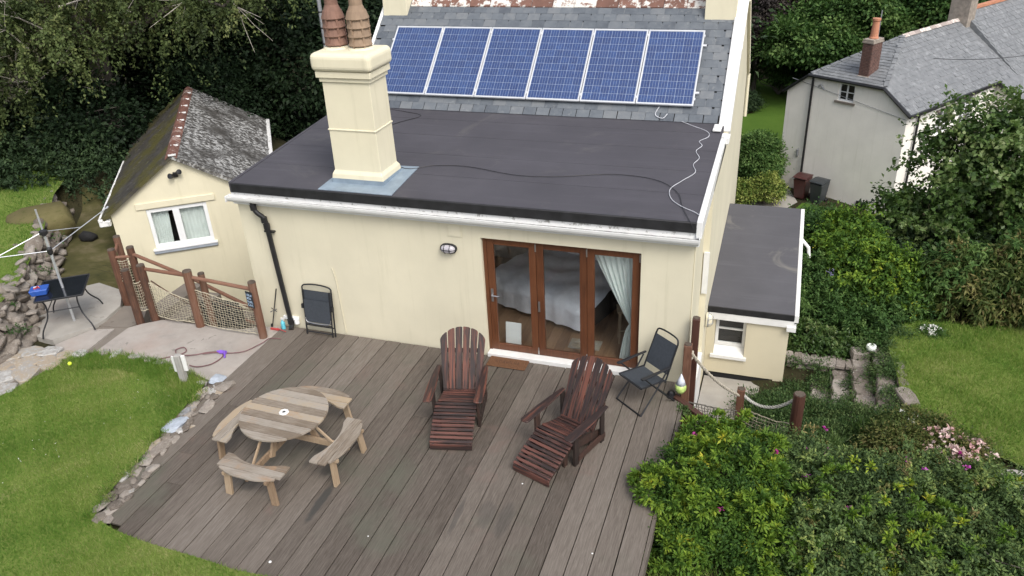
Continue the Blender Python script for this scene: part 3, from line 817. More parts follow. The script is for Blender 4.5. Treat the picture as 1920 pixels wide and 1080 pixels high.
# gable chimneys
def stack(x0, x1, y0, y1, zb, zt, flare, zsplit=None):
    m_ = MB()
    n_ = [(zb, flare), (zb + .08, flare * .8), (zb + .14, 0), (zt, -.012)]
    vs = []; fs = []
    for (z, e) in n_:
        vs += [(x0 - e, y0 - e, z), (x1 + e, y0 - e, z), (x1 + e, y1 + e, z), (x0 - e, y1 + e, z)]
    for k_ in range(len(n_) - 1):
        for j in range(4): fs.append((k_ * 4 + j, k_ * 4 + (j + 1) % 4, k_ * 4 + 4 + (j + 1) % 4, k_ * 4 + 4 + j))
    fs += [(3, 2, 1, 0), tuple(4 * (len(n_) - 1) + j for j in range(4))]
    return m_.add(vs, fs)
stack(-7.60, -7.03, 5.72, 6.62, 4.45, 6.2, .03).build('gable_chimney', M['cream2'], house, .006)
stack(-.655, -.06, 5.70, 6.62, 4.42, 6.2, .03).build('gable_chimney', M['cream2'], house, .006)

# chimney stack on the flat roof
CX0, CX1, CY0, CY1 = -6.02, -5.16, .30, .90
zb = 2.86
ch = stack(CX0, CX1, CY0, CY1, zb + .06, 4.60, .045).build('chimney_stack', M['cream2'], house, .006)
b = MB(); b.prism([(CX0 - .16, -.055), (CX1 + .33, -.055), (CX1 + .30, CY1 + .22), (CX0 - .14, CY1 + .15)], lambda x, y: rz(y) + .003, lambda x, y: rz(y) + .014)
b.prism([(CX0 - .05, CY0 - .05), (CX1 + .05, CY0 - .05), (CX1 + .05, CY1 + .05), (CX0 - .05, CY1 + .05)], 2.8, zb + .065)
b.build('flashing', M['lead'], ch)
b = MB(); b.box(CX0 - .010, CX1 + .010, CY0 - .010, CY1 + .010, 3.74, 3.765); b.build('render_band', M['cream2'], ch, .006)
b = MB(); b.box(CX0 - .02, CX1 + .02, CY0 - .02, CY1 + .02, 4.53, 4.60); b.box(CX0 - .055, CX1 + .055, CY0 - .055, CY1 + .055, 4.602, 4.70); b.build('corbel', M['cream2'], ch, .008)
b = MB(); b.box(CX0 - .105, CX1 + .105, CY0 - .105, CY1 + .105, 4.702, 4.99); cap = b.build('chimney_cap', M['cream2'], ch, .085, seg=4)
def louvred_pot(x, y, z, m_, s=1.0):
    p = MB()
    p.lathe([(.20 * s, 0), (.20 * s, .05), (.175 * s, .06), (.175 * s, .70 * s), (.10 * s, .70 * s)], 16, c=(x, y, z))
    for k_ in range(4):
        zz = z + (.12 + .165 * k_) * s
        p.lathe([(.185 * s, zz + .115 - z), (.235 * s, zz - z), (.222 * s, zz - z - .012), (.176 * s, zz + .085 - z)], 16, c=(x, y, z))
    for k_ in range(6):
        a = 2 * pi * k_ / 6 + .3
        Mr = Matrix.Translation((x, y, z)) @ Matrix.Rotation(a, 4, 'Z')
        p.box(.15 * s, .222 * s, -.015, .015, .02, .64 * s, Mr)
    p.lathe([(.22 * s, .63 * s), (.19 * s, .72 * s), (.13 * s, .86 * s), (.13 * s, 1.0 * s), (.165 * s, 1.03 * s), (.165 * s, 1.07 * s), (.05, 1.08 * s)], 16, c=(x, y, z))
    return p
b = louvred_pot(-5.85, .66, 4.96, None, .80); p_ = b.build('chimney_pot', M['clay_red'], ch)
b = louvred_pot(-5.41, .64, 4.96, None, .80); p_ = b.build('chimney_pot', M['clay'], ch)
b = MB()
for xx in (-5.85, -5.41): b.lathe([(.23, 0), (.20, .045), (.15, .06)], 16, c=(xx, .65, 4.97))
b.build('flaunching', M['cream2'], ch)

# roof cables
b = MB()
b.tube(catmull([(-6.55, 3.2, rz(3.2) + .02), (-6.3, 2.4, rz(2.4) + .02), (-5.2, 1.05, rz(1.05) + .02), (-4.6, 1.20, rz(1.2) + .02), (-4.0, 1.25, rz(1.25) + .02), (-3.1, 1.05, rz(1.05) + .02), (-2.4, 1.10, rz(1.1) + .02), (-1.5, 1.35, rz(1.35) + .02), (-.8, 1.25, rz(1.25) + .02), (-.4, .85, rz(.85) + .02), (-.25, .35, rz(.35) + .02), (-.1, -.05, rz(0) + .015), (-.03, -.12, 2.75)], 6), .0055, 5)
b.tube(catmull([(-6.95, 3.9, 3.06), (-6.4, 3.75, rz(3.75) + .02), (-5.9, 3.55, rz(3.5) + .02), (-6.2, 3.1, rz(3.1) + .02), (-6.5, 2.5, rz(2.5) + .02)], 5), .006, 5)
tag(b.build('cable', M['cable']), 'thin black cable lying loose across the dark flat roof', 'cable')
b = MB()
pts = [(-.86, 3.98, 3.09), (-.55, 3.75, rz(3.75) + .02), (-.26, 3.5, rz(3.5) + .02), (-.2, 3.25, rz(3.2) + .02), (-.33, 3.0, rz(3) + .02), (-.26, 2.8, rz(2.8) + .02), (-.33, 2.55, rz(2.5) + .02), (-.24, 2.25, rz(2.2) + .02), (-.3, 1.95, rz(2) + .02), (-.23, 1.65, rz(1.6) + .02), (-.38, 1.3, rz(1.3) + .02), (-.52, .95, rz(.95) + .02), (-.46, .62, rz(.6) + .02), (-.28, .38, rz(.4) + .02), (-.06, .22, rz(.2) + .02), (.03, .1, rz(.1) + .03)]
b.tube(catmull(pts, 5), .0058, 5)
b.tube(catmull([(-1.22, sl(.3, .05)[0], sl(.3, .05)[1]), (-1.27, sl(.12, .05)[0], sl(.12, .05)[1]), (-1.12, sl(.04, .06)[0], sl(.04, .06)[1]), (-1.05, sl(.15, .05)[0], sl(.15, .05)[1])], 5), .008, 5)
tag(b.build('cable', M['cable_w']), 'white cable snaking down the right side of the flat roof', 'cable')

# ------------------------------------------------------------------ solar panels
PW, PH = 1.087, 1.72
fm = MB()
t_ = .034
fm.box(-PW / 2 + .006, PW / 2 - .006, 0, t_, 0, .04); fm.box(-PW / 2 + .006, PW / 2 - .006, PH - t_, PH, 0, .04)
fm.box(-PW / 2 + .006, -PW / 2 + .006 + t_ * .8, t_, PH - t_, 0, .04); fm.box(PW / 2 - .006 - t_ * .8, PW / 2 - .006, t_, PH - t_, 0, .04)
fme = fm.mesh('frame', .004)
bme = MB().box(-PW / 2 + .03, PW / 2 - .03, t_ - .004, PH - t_ + .004, .006, .030).mesh('backsheet')
cw, chh = (PW - .075) / 6, (PH - .075) / 10
cme = MB().prism([(-cw / 2 + .010, -chh / 2 + .0045), (-cw / 2 + .0045, -chh / 2 + .010), (-cw / 2 + .0045, chh / 2 - .010), (-cw / 2 + .010, chh / 2 - .0045), (cw / 2 - .010, chh / 2 - .0045), (cw / 2 - .0045, chh / 2 - .010), (cw / 2 - .0045, -chh / 2 + .010), (cw / 2 - .010, -chh / 2 + .0045)], 0, .003).mesh('solar_cell')
names = ['leftmost blue solar panel on the slate roof, partly behind the cream chimney', 'second blue solar panel from the left, next to the one behind the chimney', 'third blue solar panel from the left in the row on the slate roof',
         'third blue solar panel from the right in the row on the slate roof', 'second blue solar panel from the right in the row on the slate roof', 'rightmost blue solar panel, beside the bare slates at the white verge']
PX0 = -.585 - 6 * 1.09
for i in range(6):
    y, z = sl(.30, .085)
    p = thing('solar_panel', names[i], 'solar panel', (PX0 + 1.09 * (i + .5), y, z), 0, 'solar panels on the slate roof')
    p.rotation_euler = (TH, 0, 0)
    link('frame', fme, M['panelframe'], p); link('backsheet', bme, M['backsheet'], p)
    for r in range(10):
        for c in range(6):
            link('solar_cell', cme, M['cell'], p, (-PW / 2 + .0375 + cw * (c + .5), .0375 + chh * (r + .5), .0305))
    cl = MB()
    for yy in (.12, PH - .16): cl.box(PW / 2 - .010, PW / 2 + .013, yy, yy + .05, .02, .048)
    cl.build('clamp', M['panelframe'], p)
    if i in (0, 5):
        rl = MB()
        for yy in (.30, PH - .34): rl.box(-PW / 2 - (.05 if i == 0 else 0), PW / 2 + (.06 if i == 5 else 0), yy, yy + .04, -.045, -.002)
        rl.build('mounting_rail', M['panelframe'], p)

# ------------------------------------------------------------------ bifold doors, room behind
DX0, DX1, DZ0, DZ1, DY = -3.30, -.80, .075, 2.185, .075
door = tag(bpy.data.objects.new('bifold_door', None)); COL.objects.link(door); door.parent = house
b = MB()
b.box(DX0 - .055, DX0, DY - .01, DY + .07, .03, DZ1 + .015); b.box(DX1, DX1 + .022, DY - .01, DY + .07, .03, DZ1 + .015); b.box(DX0 - .055, DX1 + .022, DY - .012, DY + .07, DZ1 + .016, DZ1 + .045)
b.build('frame', M['doorwood'], door, .004)
b = MB(); b.box(DX0 - .05, DX1 + .02, -.075, .16, -.035, .070); b.build('threshold', M['white'], door, .006)
lw = (DX1 - DX0) / 3
for i in range(3):
    xa = DX0 + lw * i + .003; xb = DX0 + lw * (i + 1) - .003
    lf = MB(); st = .115
    lf.box(xa, xa + st, DY, DY + .055, DZ0, DZ1); lf.box(xb - st, xb, DY, DY + .055, DZ0, DZ1)
    lf.box(xa + st, xb - st, DY + .001, DY + .054, DZ1 - .115, DZ1); lf.box(xa + st, xb - st, DY + .001, DY + .054, DZ0, DZ0 + .125)
    lf.build('door_leaf', M['doorwood'], door, .004)
    g = MB(); g.box(xa + st - .01, xb - st + .01, DY + .020, DY + .028, DZ0 + .115, DZ1 - .105); g.build('pane', M['glass'], door)
    if i == 0:
        h = MB(); h.box(xa + .035, xa + .075, DY - .012, DY - .001, 1.02, 1.26); h.tube([(xa + .055, DY - .01, 1.15), (xa + .055, DY - .05, 1.15), (xa + .19, DY - .055, 1.15)], .011, 7); h.build('handle', M['steel'], door)
    if i < 2:
        h = MB()
        for z in (DZ0 + .02, 2.02): h.box(xb - .008, xb + .012, DY - .012, DY - .001, z, z + .13)
        if i == 0: h.box(xb + .02, xb + .05, DY - .014, DY - .001, .93, 1.12)
        h.build('hinge', M['steel'], door)
h = MB(); h.box(DX1 - .012, DX1 + .006, DY - .012, DY - .001, 2.02, 2.15); h.build('hinge', M['steel'], door)
# the room
b = MB(); b.box(-4.6, -.26, 3.6, 3.7, 0, 2.65); b.box(-4.7, -4.6, .26, 3.7, 0, 2.65); b.box(-4.6, -.26, .26, 3.6, 2.62, 2.66); b.box(-.30, -.262, .26, 3.6, 0, 2.62)
b.build('interior_wall', M['intwall'], house)
fl = tag(bpy.data.objects.new('room_floor', None), kind='structure'); COL.objects.link(fl)
for i in range(24):
    x = -4.55 + i * .18
    link('floorboard', MB().box(-.088, .088, .17, 3.6, 0.0, .035).mesh('floorboard'), M['floorboard'], fl, (x, 0, 0))
bed = thing('bed', 'bed with rumpled white cover seen through the glass doors', 'bed', (-2.45, 1.86, .035), rad(-19))
b = MB(); nx, ny = 24, 16; vs = []; fs = []
rb = random.Random(8)
for i in range(nx + 1):
    for j in range(ny + 1):
        u, v = i / nx, j / ny
        x = -1.35 + 2.32 * u; y = -.75 + 2.0 * v
        z = .62 + .03 * sin(7 * x + 3 * y) + .025 * sin(11 * y - 4 * x) + rb.uniform(-.012, .012)
        if v < .22:
            y = -.75 + .02 * sin(16 * x) + .01 * sin(37 * x); z = .1 + (z - .1) * (v / .22)
        vs.append((x, y, z))
for i in range(nx):
    for j in range(ny): a = i * (ny + 1) + j; fs.append((a, a + ny + 1, a + ny + 2, a + 1))
b.add(vs, fs).build('bed_cover', M['sheet'], bed, smooth=True)
b = MB(); b.box(-1.25, .85, -.5, 1.2, .05, .5); b.build('bed_base', M['deck_under'], bed)
b = MB(); b.box(-1.1, -.2, .75, 1.2, .66, .85); b.box(-.1, .6, .75, 1.2, .66, .86); b.build('pillow', M['sheet'], bed, .08, True, seg=3)
# tied curtain
cu = thing('curtain', 'pale curtain tied back behind the right glass door leaf', 'curtain', (-1.15, .26, 0))
b = MB(); vs = []; fs = []
nu, nv = 40, 22
for j in range(nv + 1):
    v = j / nv; z = 2.24 - 2.15 * v
    if v < .68:
        t = v / .68; xl = -.50 + .66 * (t ** 1.15); xr_ = .26 - .01 * t
    else:
        t = (v - .68) / .32; xl = .18 - .17 * math.sqrt(t); xr_ = .25 + .0 * t
    for i in range(nu + 1):
        u = i / nu; wdt = xr_ - xl
        x = xl + wdt * u; y = .02 + .028 * sin(u * 44 + v * 2) * min(1, wdt / .3 + .35) + .012 * sin(u * 17)
        vs.append((x, y, z))
for j in range(nv):
    for i in range(nu): a = j * (nu + 1) + i; fs.append((a, a + 1, a + nu + 2, a + nu + 1))
b.add(vs, fs).build('curtain_cloth', M['net_curtain'], cu, smooth=True)
b = MB(); b.tube([(-.42, .02, 2.26), (.3, .02, 2.26)], .012, 6); b.build('curtain_rail', M['steel'], cu)
b = MB(); b.box(-.14, .14, -.012, .012, 0, .46, Matrix.Rotation(rad(-7), 4, 'X')); o = b.build('box_lid', M['white'], bevel=.006); o.location = (-2.99, .27, .04); tag(o, 'white square panel leaning inside the left glass door leaf', 'panel')
b = MB(); b.box(-.12, .12, -.15, .15, 0, .02); b.box(.15, .42, -.12, .16, 0, .025); b.box(-.05, .08, -.03, .1, .02, .05); o = b.build('floor_mat', M['flag']); o.location = (-1.95, .62, .036); tag(o, 'grey mats lying on the floor inside the middle glass door', 'mat')
st = thing('stool', 'slim wooden stool standing behind the tied curtain indoors', 'stool', (-1.18, .95, .036), .3)
for sx in (-.1, .1):
    for sy in (-.1, .1): b = MB(); b.bar((sx, sy, 0), (sx * .8, sy * .8, .62), .025, .025); b.build('leg', M['picnic_leg'], st)
b = MB(); b.box(-.14, .14, -.14, .14, .62, .65); b.build('seat', M['picnic_leg'], st); b = MB(); b.bar((-.095, -.1, .25), (.095, -.1, .25), .02, .02); b.build('rung', M['picnic_leg'], st)

# ------------------------------------------------------------------ lean-to on the right gable
LY, LX0, LX1 = 2.2, .103, 1.54
def lz(y): return .25 + .088 * (y - 2.2)
b = MB()
wx0, wx1, wz0, wz1 = .255, .805, -.80, -.03
b.box(LX0, wx0, LY, LY + .24, -1.19, .08); b.box(wx1, LX1 - .005, LY, LY + .24, -1.19, .08); b.box(wx0, wx1, LY + .001, LY + .239, wz1, .08); b.box(wx0, wx1, LY + .001, LY + .239, -1.19, wz0)
b.box(LX1 - .24, LX1, LY + .24, 6.1, -2.6, .10); b.box(LX0, LX1 - .24, 5.9, 6.1, -2.6, .1)
b.box(1.36, LX1 - .006, LY + .002, LY + .24, -1.36, -1.19)
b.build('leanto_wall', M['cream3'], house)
b = MB(); b.box(LX0, 1.35, LY + .03, LY + .24, -1.7, -1.192); b.box(1.35, 1.5, LY + .02, LY + .2, -1.7, -1.362); b.build('leanto_gap', M['darkroom'], house)  # near-black boxes painting the dark gap under the wall
b = MB(); b.prism([(LX0, LY - .05), (LX1 + .05, LY - .05), (LX1 + .05, 6.2), (LX0, 6.2)], lambda x, y: lz(y) - .06, lambda x, y: lz(y)); b.build('leanto_roof', M['felt2'], house)
b = MB(); b.box(LX0 + .01, LX1 + .052, LY - .072, LY - .0505, .125, .252); b.build('leanto_upstand', M['black'], house, .006)
b = MB(); b.box(LX0 + .02, LX1 + .06, LY - .062, LY - .002, -.02, .124); b.prism([(LX1 + .051, LY - .06), (LX1 + .125, LY - .06), (LX1 + .125, 6.2), (LX1 + .051, 6.2)], lambda x, y: lz(y) - .15, lambda x, y: lz(y) - .0)
b.box(LX1 - .06, LX1 + .10, LY - .10, LY + .05, -.08, .02)
b.build('leanto_fascia', M['white'], house, .006)
b = MB(); b.tube([(LX1 + .09, 5.05, .42), (LX1 + .25, 4.9, .30), (LX1 + .28, 4.86, .1)], .035, 8); b.build('leanto_spout', M['white'], house)
wn = tag(bpy.data.objects.new('sash_window', None)); COL.objects.link(wn); wn.parent = house
b = MB(); yw = LY + .13
b.box(wx0 + .004, wx0 + .06, yw, yw + .06, -.66, wz1 - .003); b.box(wx1 - .06, wx1 - .004, yw, yw + .06, -.66, wz1 - .003); b.box(wx0 + .06, wx1 - .06, yw + .001, yw + .059, -.08, wz1 - .003); b.box(wx0 + .06, wx1 - .06, yw + .001, yw + .059, -.66, -.60); b.box(wx0 + .06, wx1 - .06, yw + .005, yw + .05, -.315, -.285)
b.build('frame', M['white'], wn, .003)
b = MB(); b.add([(wx0 + .003, yw + .03, -.655), (wx1 - .003, yw + .03, -.655), (wx1 - .003, LY - .005, -.775), (wx0 + .003, LY - .005, -.775), (wx0 + .003, yw + .03, -.799), (wx1 - .003, yw + .03, -.799), (wx1 - .003, LY - .005, -.799), (wx0 + .003, LY - .005, -.799)], [(0, 3, 2, 1), (4, 5, 6, 7), (0, 1, 5, 4), (1, 2, 6, 5), (2, 3, 7, 6), (3, 0, 4, 7)])
b.box(wx0 - .05, wx1 + .05, LY - .05, LY - .001, -.845, -.785); b.build('sill', M['white'], wn)
b = MB(); b.box(wx0 + .05, wx1 - .05, yw + .025, yw + .032, -.62, -.06); b.build('pane', M['glass'], wn)
b = MB(); b.box(wx0 + .02, wx1 - .02, yw + .09, yw + .1, -.7, -.04); b.build('unlit_backing', M['darkroom'], wn)  # near-black sheet, paints the unlit room behind the pane

# ------------------------------------------------------------------ wall lamps
def bulkhead(name, label, loc, rot, glass, ring):
    r = thing(name, label, 'wall lamp', loc); r.rotation_euler = rot
    # local: wall plane is y = 0, lamp towards -y, long axis x
    def oval(rx, rz_, n=20): return [(rx * (abs(cos(2 * pi * i / n)) ** .75) * (1 if cos(2 * pi * i / n) >= 0 else -1), rz_ * (abs(sin(2 * pi * i / n)) ** .9) * (1 if sin(2 * pi * i / n) >= 0 else -1)) for i in range(n)]
    My = Matrix(((1, 0, 0, 0), (0, 0, -1, 0), (0, 1, 0, 0), (0, 0, 0, 1)))
    b = MB(); b.prism(oval(.145, .085), 0, .035, My); b.build('backplate', ring, r, .006)
    b = MB(); lv = [(.128, .072, .035), (.122, .068, .07), (.10, .055, .10), (.06, .03, .112)]
    n = 20; vs = []; fs = []
    for (a, c, d) in lv: vs += [(px, -d, pz) for px, pz in oval(a, c, n)]
    for k_ in range(3):
        for i in range(n): fs.append((k_ * n + i, k_ * n + (i + 1) % n, (k_ + 1) * n + (i + 1) % n, (k_ + 1) * n + i))
    fs.append(tuple(3 * n + i for i in range(n)))
    b.add(vs, fs).build('lamp_glass', glass, r, smooth=True)
    b = MB()
    for xx in (-.05, .045): b.tube([(xx, -.03, .082), (xx, -.075, .075), (xx, -.118, .03), (xx, -.118, -.03), (xx, -.075, -.075), (xx, -.03, -.082)], .0065, 5)
    b.tube([(-.14, -.03, 0), (-.126, -.08, 0), (-.07, -.119, 0), (.07, -.119, 0), (.126, -.08, 0), (.14, -.03, 0)], .0065, 5)
    b.tube([(px * 1.0, -.042, pz) for px, pz in oval(.134, .078)] + [(.134, -.042, 0)], .011, 5)
    b.build('lamp_guard', M['framemetal'] if ring is not M['cream'] else M['galv'], r)
    return r
bulkhead('wall_lamp', 'oval bulkhead lamp with grey cage beside the glass doors', (-3.92, 0, 1.97), (0, 0, 0), M['lampglass'], M['framemetal'])
bulkhead('wall_lamp', 'cream oval bulkhead lamp on the side wall above the small window', (.115, 1.75, .18), (0, rad(90), rad(90)), M['lampglass2'], M['cream'])

# ------------------------------------------------------------------ adirondack chairs
AX = [-.2375 + .095 * i for i in range(6)]
def back_slat(i):
    """outline in (across, along) of one back slat of a fan with an arched top"""
    t = (i - 2.5)
    xb, xt, hb, ht = t * .098, t * .124, .0425, .0535
    n = 6; left = []; right = []
    def top(x): return .66 + .37 * math.sqrt(max(0.02, 1 - (x / .415) ** 2))
    xl, xr = xt - ht, xt + ht
    pts = [(xb - hb, 0), (xb + hb, 0)]
    topv = [(xr + (xl - xr) * j / n, 0) for j in range(n + 1)]
    def edge(xb_, xt_, along): return xb_ + (xt_ - xb_) * along / .95
    out = [(xb - hb, 0.0), (xb + hb, 0.0)]
    for x, _ in topv:
        y = top(x) - (0.012 if x in (xl, xr) else 0)
        out.append((x * (.5 + .5 * y / .95) if False else x * (1 - .10 * (1 - y / 1.03)), y))
    return out
def adirondack(loc, rz_, label):
    r = thing('adirondack_chair', label, 'chair', loc, rz_, 'wooden reclining chairs on the deck')
    for i in range(11):
        t = i / 10
        v = .035 + .575 * t; z = .135 + .25 * t + .015 * sin(pi * t)
        b = MB(); b.box(-.315, .315, -.0225, .0225, -.011, .011)
        o = b.build('footrest_slat', M['adir'], r, .004); o.location = (0, v, z); o.rotation_euler = (rad(22) - .1 * (t - .5), 0, rad(random.uniform(-.4, .4)))
    b = MB(); b.box(-.31, .31, -.003, .02, .015, .115); b.build('footrest_front', M['adir'], r, .004)
    for s in (-1, 1):
        b = MB(); b.bar((s * .262, .02, .075), (s * .262, .62, .32), .028, .09); b.build('footrest_side', M['adir_dark'], r)
        b = MB(); b.bar((s * .225, .50, 0), (s * .225, .50, .30), .08, .03); b.build('footrest_leg', M['adir_dark'], r)
        b = MB(); b.bar((s * .292, .60, .32), (s * .292, 1.28, .12), .028, .125); b.build('side_rail', M['adir_dark'], r)
        b = MB(); b.box(s * .335 - .02, s * .335 + .02, .56, .66, 0, .575); b.build('front_leg', M['adir_dark'], r, .004)
        b = MB(); b.box(s * .345 - .018, s * .345 + .018, 1.20, 1.29, 0, .60); b.build('rear_post', M['adir_dark'], r, .004)
        b = MB(); b.bar((s * .352, .64, .10), (s * .352, 1.3, .10), .03, .085); b.build('lower_rail', M['adir_dark'], r)
        b = MB(); P_ = [(-.068, .38), (-.045, .352), (.045, .352), (.068, .38), (.072, .75), (.05, 1.12), (.03, 1.32), (-.03, 1.32), (-.045, 1.12), (-.066, .75)]
        b.prism([(s * .375 + s * p * 1.0, q) for p, q in P_], .585, .610); b.build('armrest', M['adir_back'], r, .006)
    for i in range(7):
        t = i / 6; v = .665 + .43 * t; z = .405 - .115 * t - .02 * sin(pi * t)
        b = MB(); b.box(-.275, .275, -.026, .026, -.011, .011); o = b.build('seat_slat', M['adir'], r, .004); o.location = (0, v, z); o.rotation_euler = (rad(-14), 0, rad(random.uniform(-.4, .4)))
    A = Vector((0, 1.10, .235)); B = Vector((0, 1.575, 1.06)); bd = (B - A).normalized(); nd = Vector((0, -bd.z, bd.y))
    Mb = Matrix(((1, 0, 0, 0), (0, bd.y, nd.y, A.y), (0, bd.z, nd.z, A.z), (0, 0, 0, 1)))
    for i in range(6):
        b = MB(); b.prism(back_slat(i), -.011, .011)
        o = b.build('back_slat', M['adir_back'], r, .003); o.matrix_local = Mb
    for al, hw in ((.13, .29), (.42, .33), (.66, .33)):
        b = MB(); b.box(-hw, hw, al - .035, al + .035, -.040, -.0125); o = b.build('back_brace', M['adir_dark'], r); o.matrix_local = Mb
    return r
adirondack((-3.01, -2.56, 0), rad(12.5), 'red stained slatted recliner chair with footrest, facing straight out, near the doormat')
adirondack((-1.72, -2.83, 0), rad(-20.5), 'red stained slatted recliner chair turned sideways, with lifted armrests, near the dark folding armchair')

# ------------------------------------------------------------------ round picnic table
pt = thing('picnic_table', 'weathered round picnic table with four curved benches on the deck', 'picnic table', (-5.22, -3.25, 0), rad(-2))
pt.scale = (.94, .94, .95)
R_ = .66
npl = 9
for i in range(npl):
    y0 = -R_ + 2 * R_ * i / npl + .004; y1 = -R_ + 2 * R_ * (i + 1) / npl - .004
    N = 12; up = []; dn = []
    ymx = max(abs(y0), abs(y1)) if not (y0 < 0 < y1) else max(-y0, y1)
    ymn = 0 if y0 < 0 < y1 else min(abs(y0), abs(y1))
    pts = []
    for j in range(9):
        y = y0 + (y1 - y0) * j / 8; pts.append((math.sqrt(max(0.0, R_ * R_ - y * y)), y))
    poly = pts + [(-x, y) for x, y in pts[::-1]]
    poly = [p for k_, p in enumerate(poly) if k_ == 0 or (abs(p[0] - poly[k_ - 1][0]) + abs(p[1] - poly[k_ - 1][1])) > 1e-4]
    b = MB(); b.prism(poly, -.018, .018); o = b.build('table_plank', M['picnic'], pt, .003); o.location = (0, 0, .785 + random.uniform(-.0015, .0015))
ring = MB(); vs = []; n = 16
for (rr, z) in ((.028, .808), (.028, .818), (.062, .818), (.07, .804)):
    for k_ in range(n):
        a = 2 * pi * k_ / n; q = rr * (1 + (.12 * (k_ % 2) if rr > .05 else 0)); vs.append((q * cos(a), q * sin(a), z))
fs = [(j * n + k_, j * n + (k_ + 1) % n, (j + 1) * n + (k_ + 1) % n, (j + 1) * n + k_) for j in range(3) for k_ in range(n)]
ring.add(vs, fs).build('parasol_ring', M['white'], pt)
b = MB(); b.lathe([(.026, .805), (.026, .8065), (.001, .8065)], 12); b.build('parasol_hole', M['darkroom'], pt)
for q in range(4):
    a = q * pi / 2
    Mq = Matrix.Rotation(a, 4, 'Z')
    be = tag(bpy.data.objects.new('bench', None)); COL.objects.link(be); be.parent = pt; be.matrix_local = Mq
    r0, r1, tt = .84, 1.11, .54
    for j in range(3):
        n0 = .725 + .135 * j + .003; n1 = .725 + .135 * (j + 1) - .003
        lo = []; hi = []
        for k_ in range(17):
            t = -tt + 2 * tt * k_ / 16
            l_ = max(n0, math.sqrt(max(0, r0 * r0 - t * t))); h_ = min(n1, math.sqrt(max(0, r1 * r1 - t * t)) + .03)
            if h_ > l_ + .004: lo.append((t, -l_)); hi.append((t, -h_))
        if len(lo) > 2:
            # the innermost plank is split in two ends by the curve
            segs = [[]]
            for p, h in zip(lo, hi):
                if segs[-1] and p[0] - segs[-1][-1][0][0] > .09: segs.append([])
                segs[-1].append((p, h))
            for sg in segs:
                if len(sg) > 1:
                    b = MB(); b.prism([p for p, _ in sg] + [h for _, h in sg[::-1]], .455, .487); b.build('bench_plank', M['picnic'], be, .003)
    for s in (-1, 1):
        b = MB(); b.bar((s * .36, -1.0, .455), (s * .40, -1.03, 0), .11, .045, (0, 1, 0)); b.build('leg', M['picnic_leg'], be, .003)
        b = MB(); b.bar((s * .36, -.84, .43), (s * .36, -1.10, .43), .04, .045); b.build('bearer', M['picnic_leg'], be)
for q in range(2):
    b = MB(); b.bar((-1.06, 0, .40 - .001 * q), (1.06, 0, .40 - .001 * q), .045, .10); o = b.build('cross_beam', M['picnic_leg'], pt, .003); o.rotation_euler = (0, 0, q * pi / 2)
    b = MB(); b.bar((-.55, .05, .735), (.55, .05, .735), .04, .07); o = b.build('top_bearer', M['picnic_leg'], pt); o.rotation_euler = (0, 0, q * pi / 2)
for q in range(4):
    b = MB(); b.bar((.30, .045, .74), (.50, .045, .36), .10, .04, (0, 1, 0)); o = b.build('table_leg', M['picnic_leg'], pt, .003); o.rotation_euler = (0, 0, q * pi / 2)
    b = MB(); b.bar((.52, -.04, .73), (.84, -.04, .44), .035, .025, (0, 1, 0)); o = b.build('strut', M['picnic_leg'], pt); o.rotation_euler = (0, 0, q * pi / 2)

# ------------------------------------------------------------------ folding chairs
fc = thing('folding_chair', 'dark folded garden chair standing flat against the cream wall', 'chair', (-6.56, -.16, 0), 0)
fc.rotation_euler = (rad(-6), 0, rad(-1))
b = MB()
for s in (-1, 1): b.tube([(s * .30, 0, 0), (s * .30, .0, .93)], .014, 7); b.tube([(s * .27, -.04, .0), (s * .27, -.03, .88)], .012, 7); b.box(s * .30 - .02, s * .30 + .02, -.06, .0, .52, .60)
b.tube(catmull([(-.30, 0, .92), (-.24, 0, .965), (0, 0, .99), (.24, 0, .965), (.30, 0, .92)], 4), .014, 7)
b.tube([(-.30, 0, .17), (.30, 0, .17)], .011, 6); b.tube([(-.27, -.04, .06), (.27, -.04, .06)], .011, 6); b.tube([(-.27, -.04, .22), (.27, -.04, .22)], .011, 6)
b.build('frame', M['framemetal'], fc)
b = MB(); b.box(-.285, .285, -.012, -.004, .52, .87); b.build('backrest', M['textilene'], fc); b = MB(); b.box(-.262, .262, -.05, -.042, .26, .70); b.build('seat', M['textilene'], fc)
b = MB(); b.tube(catmull([(-.262, -.05, .34), (-.2, -.055, .25), (.2, -.055, .25), (.262, -.05, .34)], 4), .008, 5); b.build('handle_bar', M['steel'], fc)

ac = thing('folding_armchair', 'dark folding armchair standing open at the right end of the deck', 'chair', (-.56, -.66, 0), rad(-39))
b = MB(); b.add([(-.245, -.26, .485), (.245, -.26, .485), (.235, .20, .44), (-.235, .20, .44), (-.245, -.26, .475), (.245, -.26, .475), (.235, .20, .43), (-.235, .20, .43)], [(0, 1, 2, 3), (7, 6, 5, 4), (0, 4, 5, 1), (1, 5, 6, 2), (2, 6, 7, 3), (3, 7, 4, 0)]); b.build('seat', M['textilene'], ac)
b = MB(); b.add([(-.235, .24, .52), (.235, .24, .52), (.225, .42, .97), (-.225, .42, .97), (-.235, .25, .515), (.235, .25, .515), (.225, .43, .965), (-.225, .43, .965)], [(3, 2, 1, 0), (4, 5, 6, 7), (0, 1, 5, 4), (1, 2, 6, 5), (2, 3, 7, 6), (3, 0, 4, 7)]); b.build('backrest', M['textilene'], ac)
b = MB()
for s in (-1, 1):
    b.tube([(s * .255, -.28, .485), (s * .25, .22, .44), ], .014, 7)
    b.tube([(s * .25, .20, .40), (s * .238, .43, .98)], .014, 7)
    b.tube([(s * .275, .22, .64), (s * .27, .0, .33), (s * .285, -.30, .0)], .013, 7)
    b.tube([(s * .275, -.24, .66), (s * .262, .05, .34), (s * .285, .38, .0)], .013, 7)
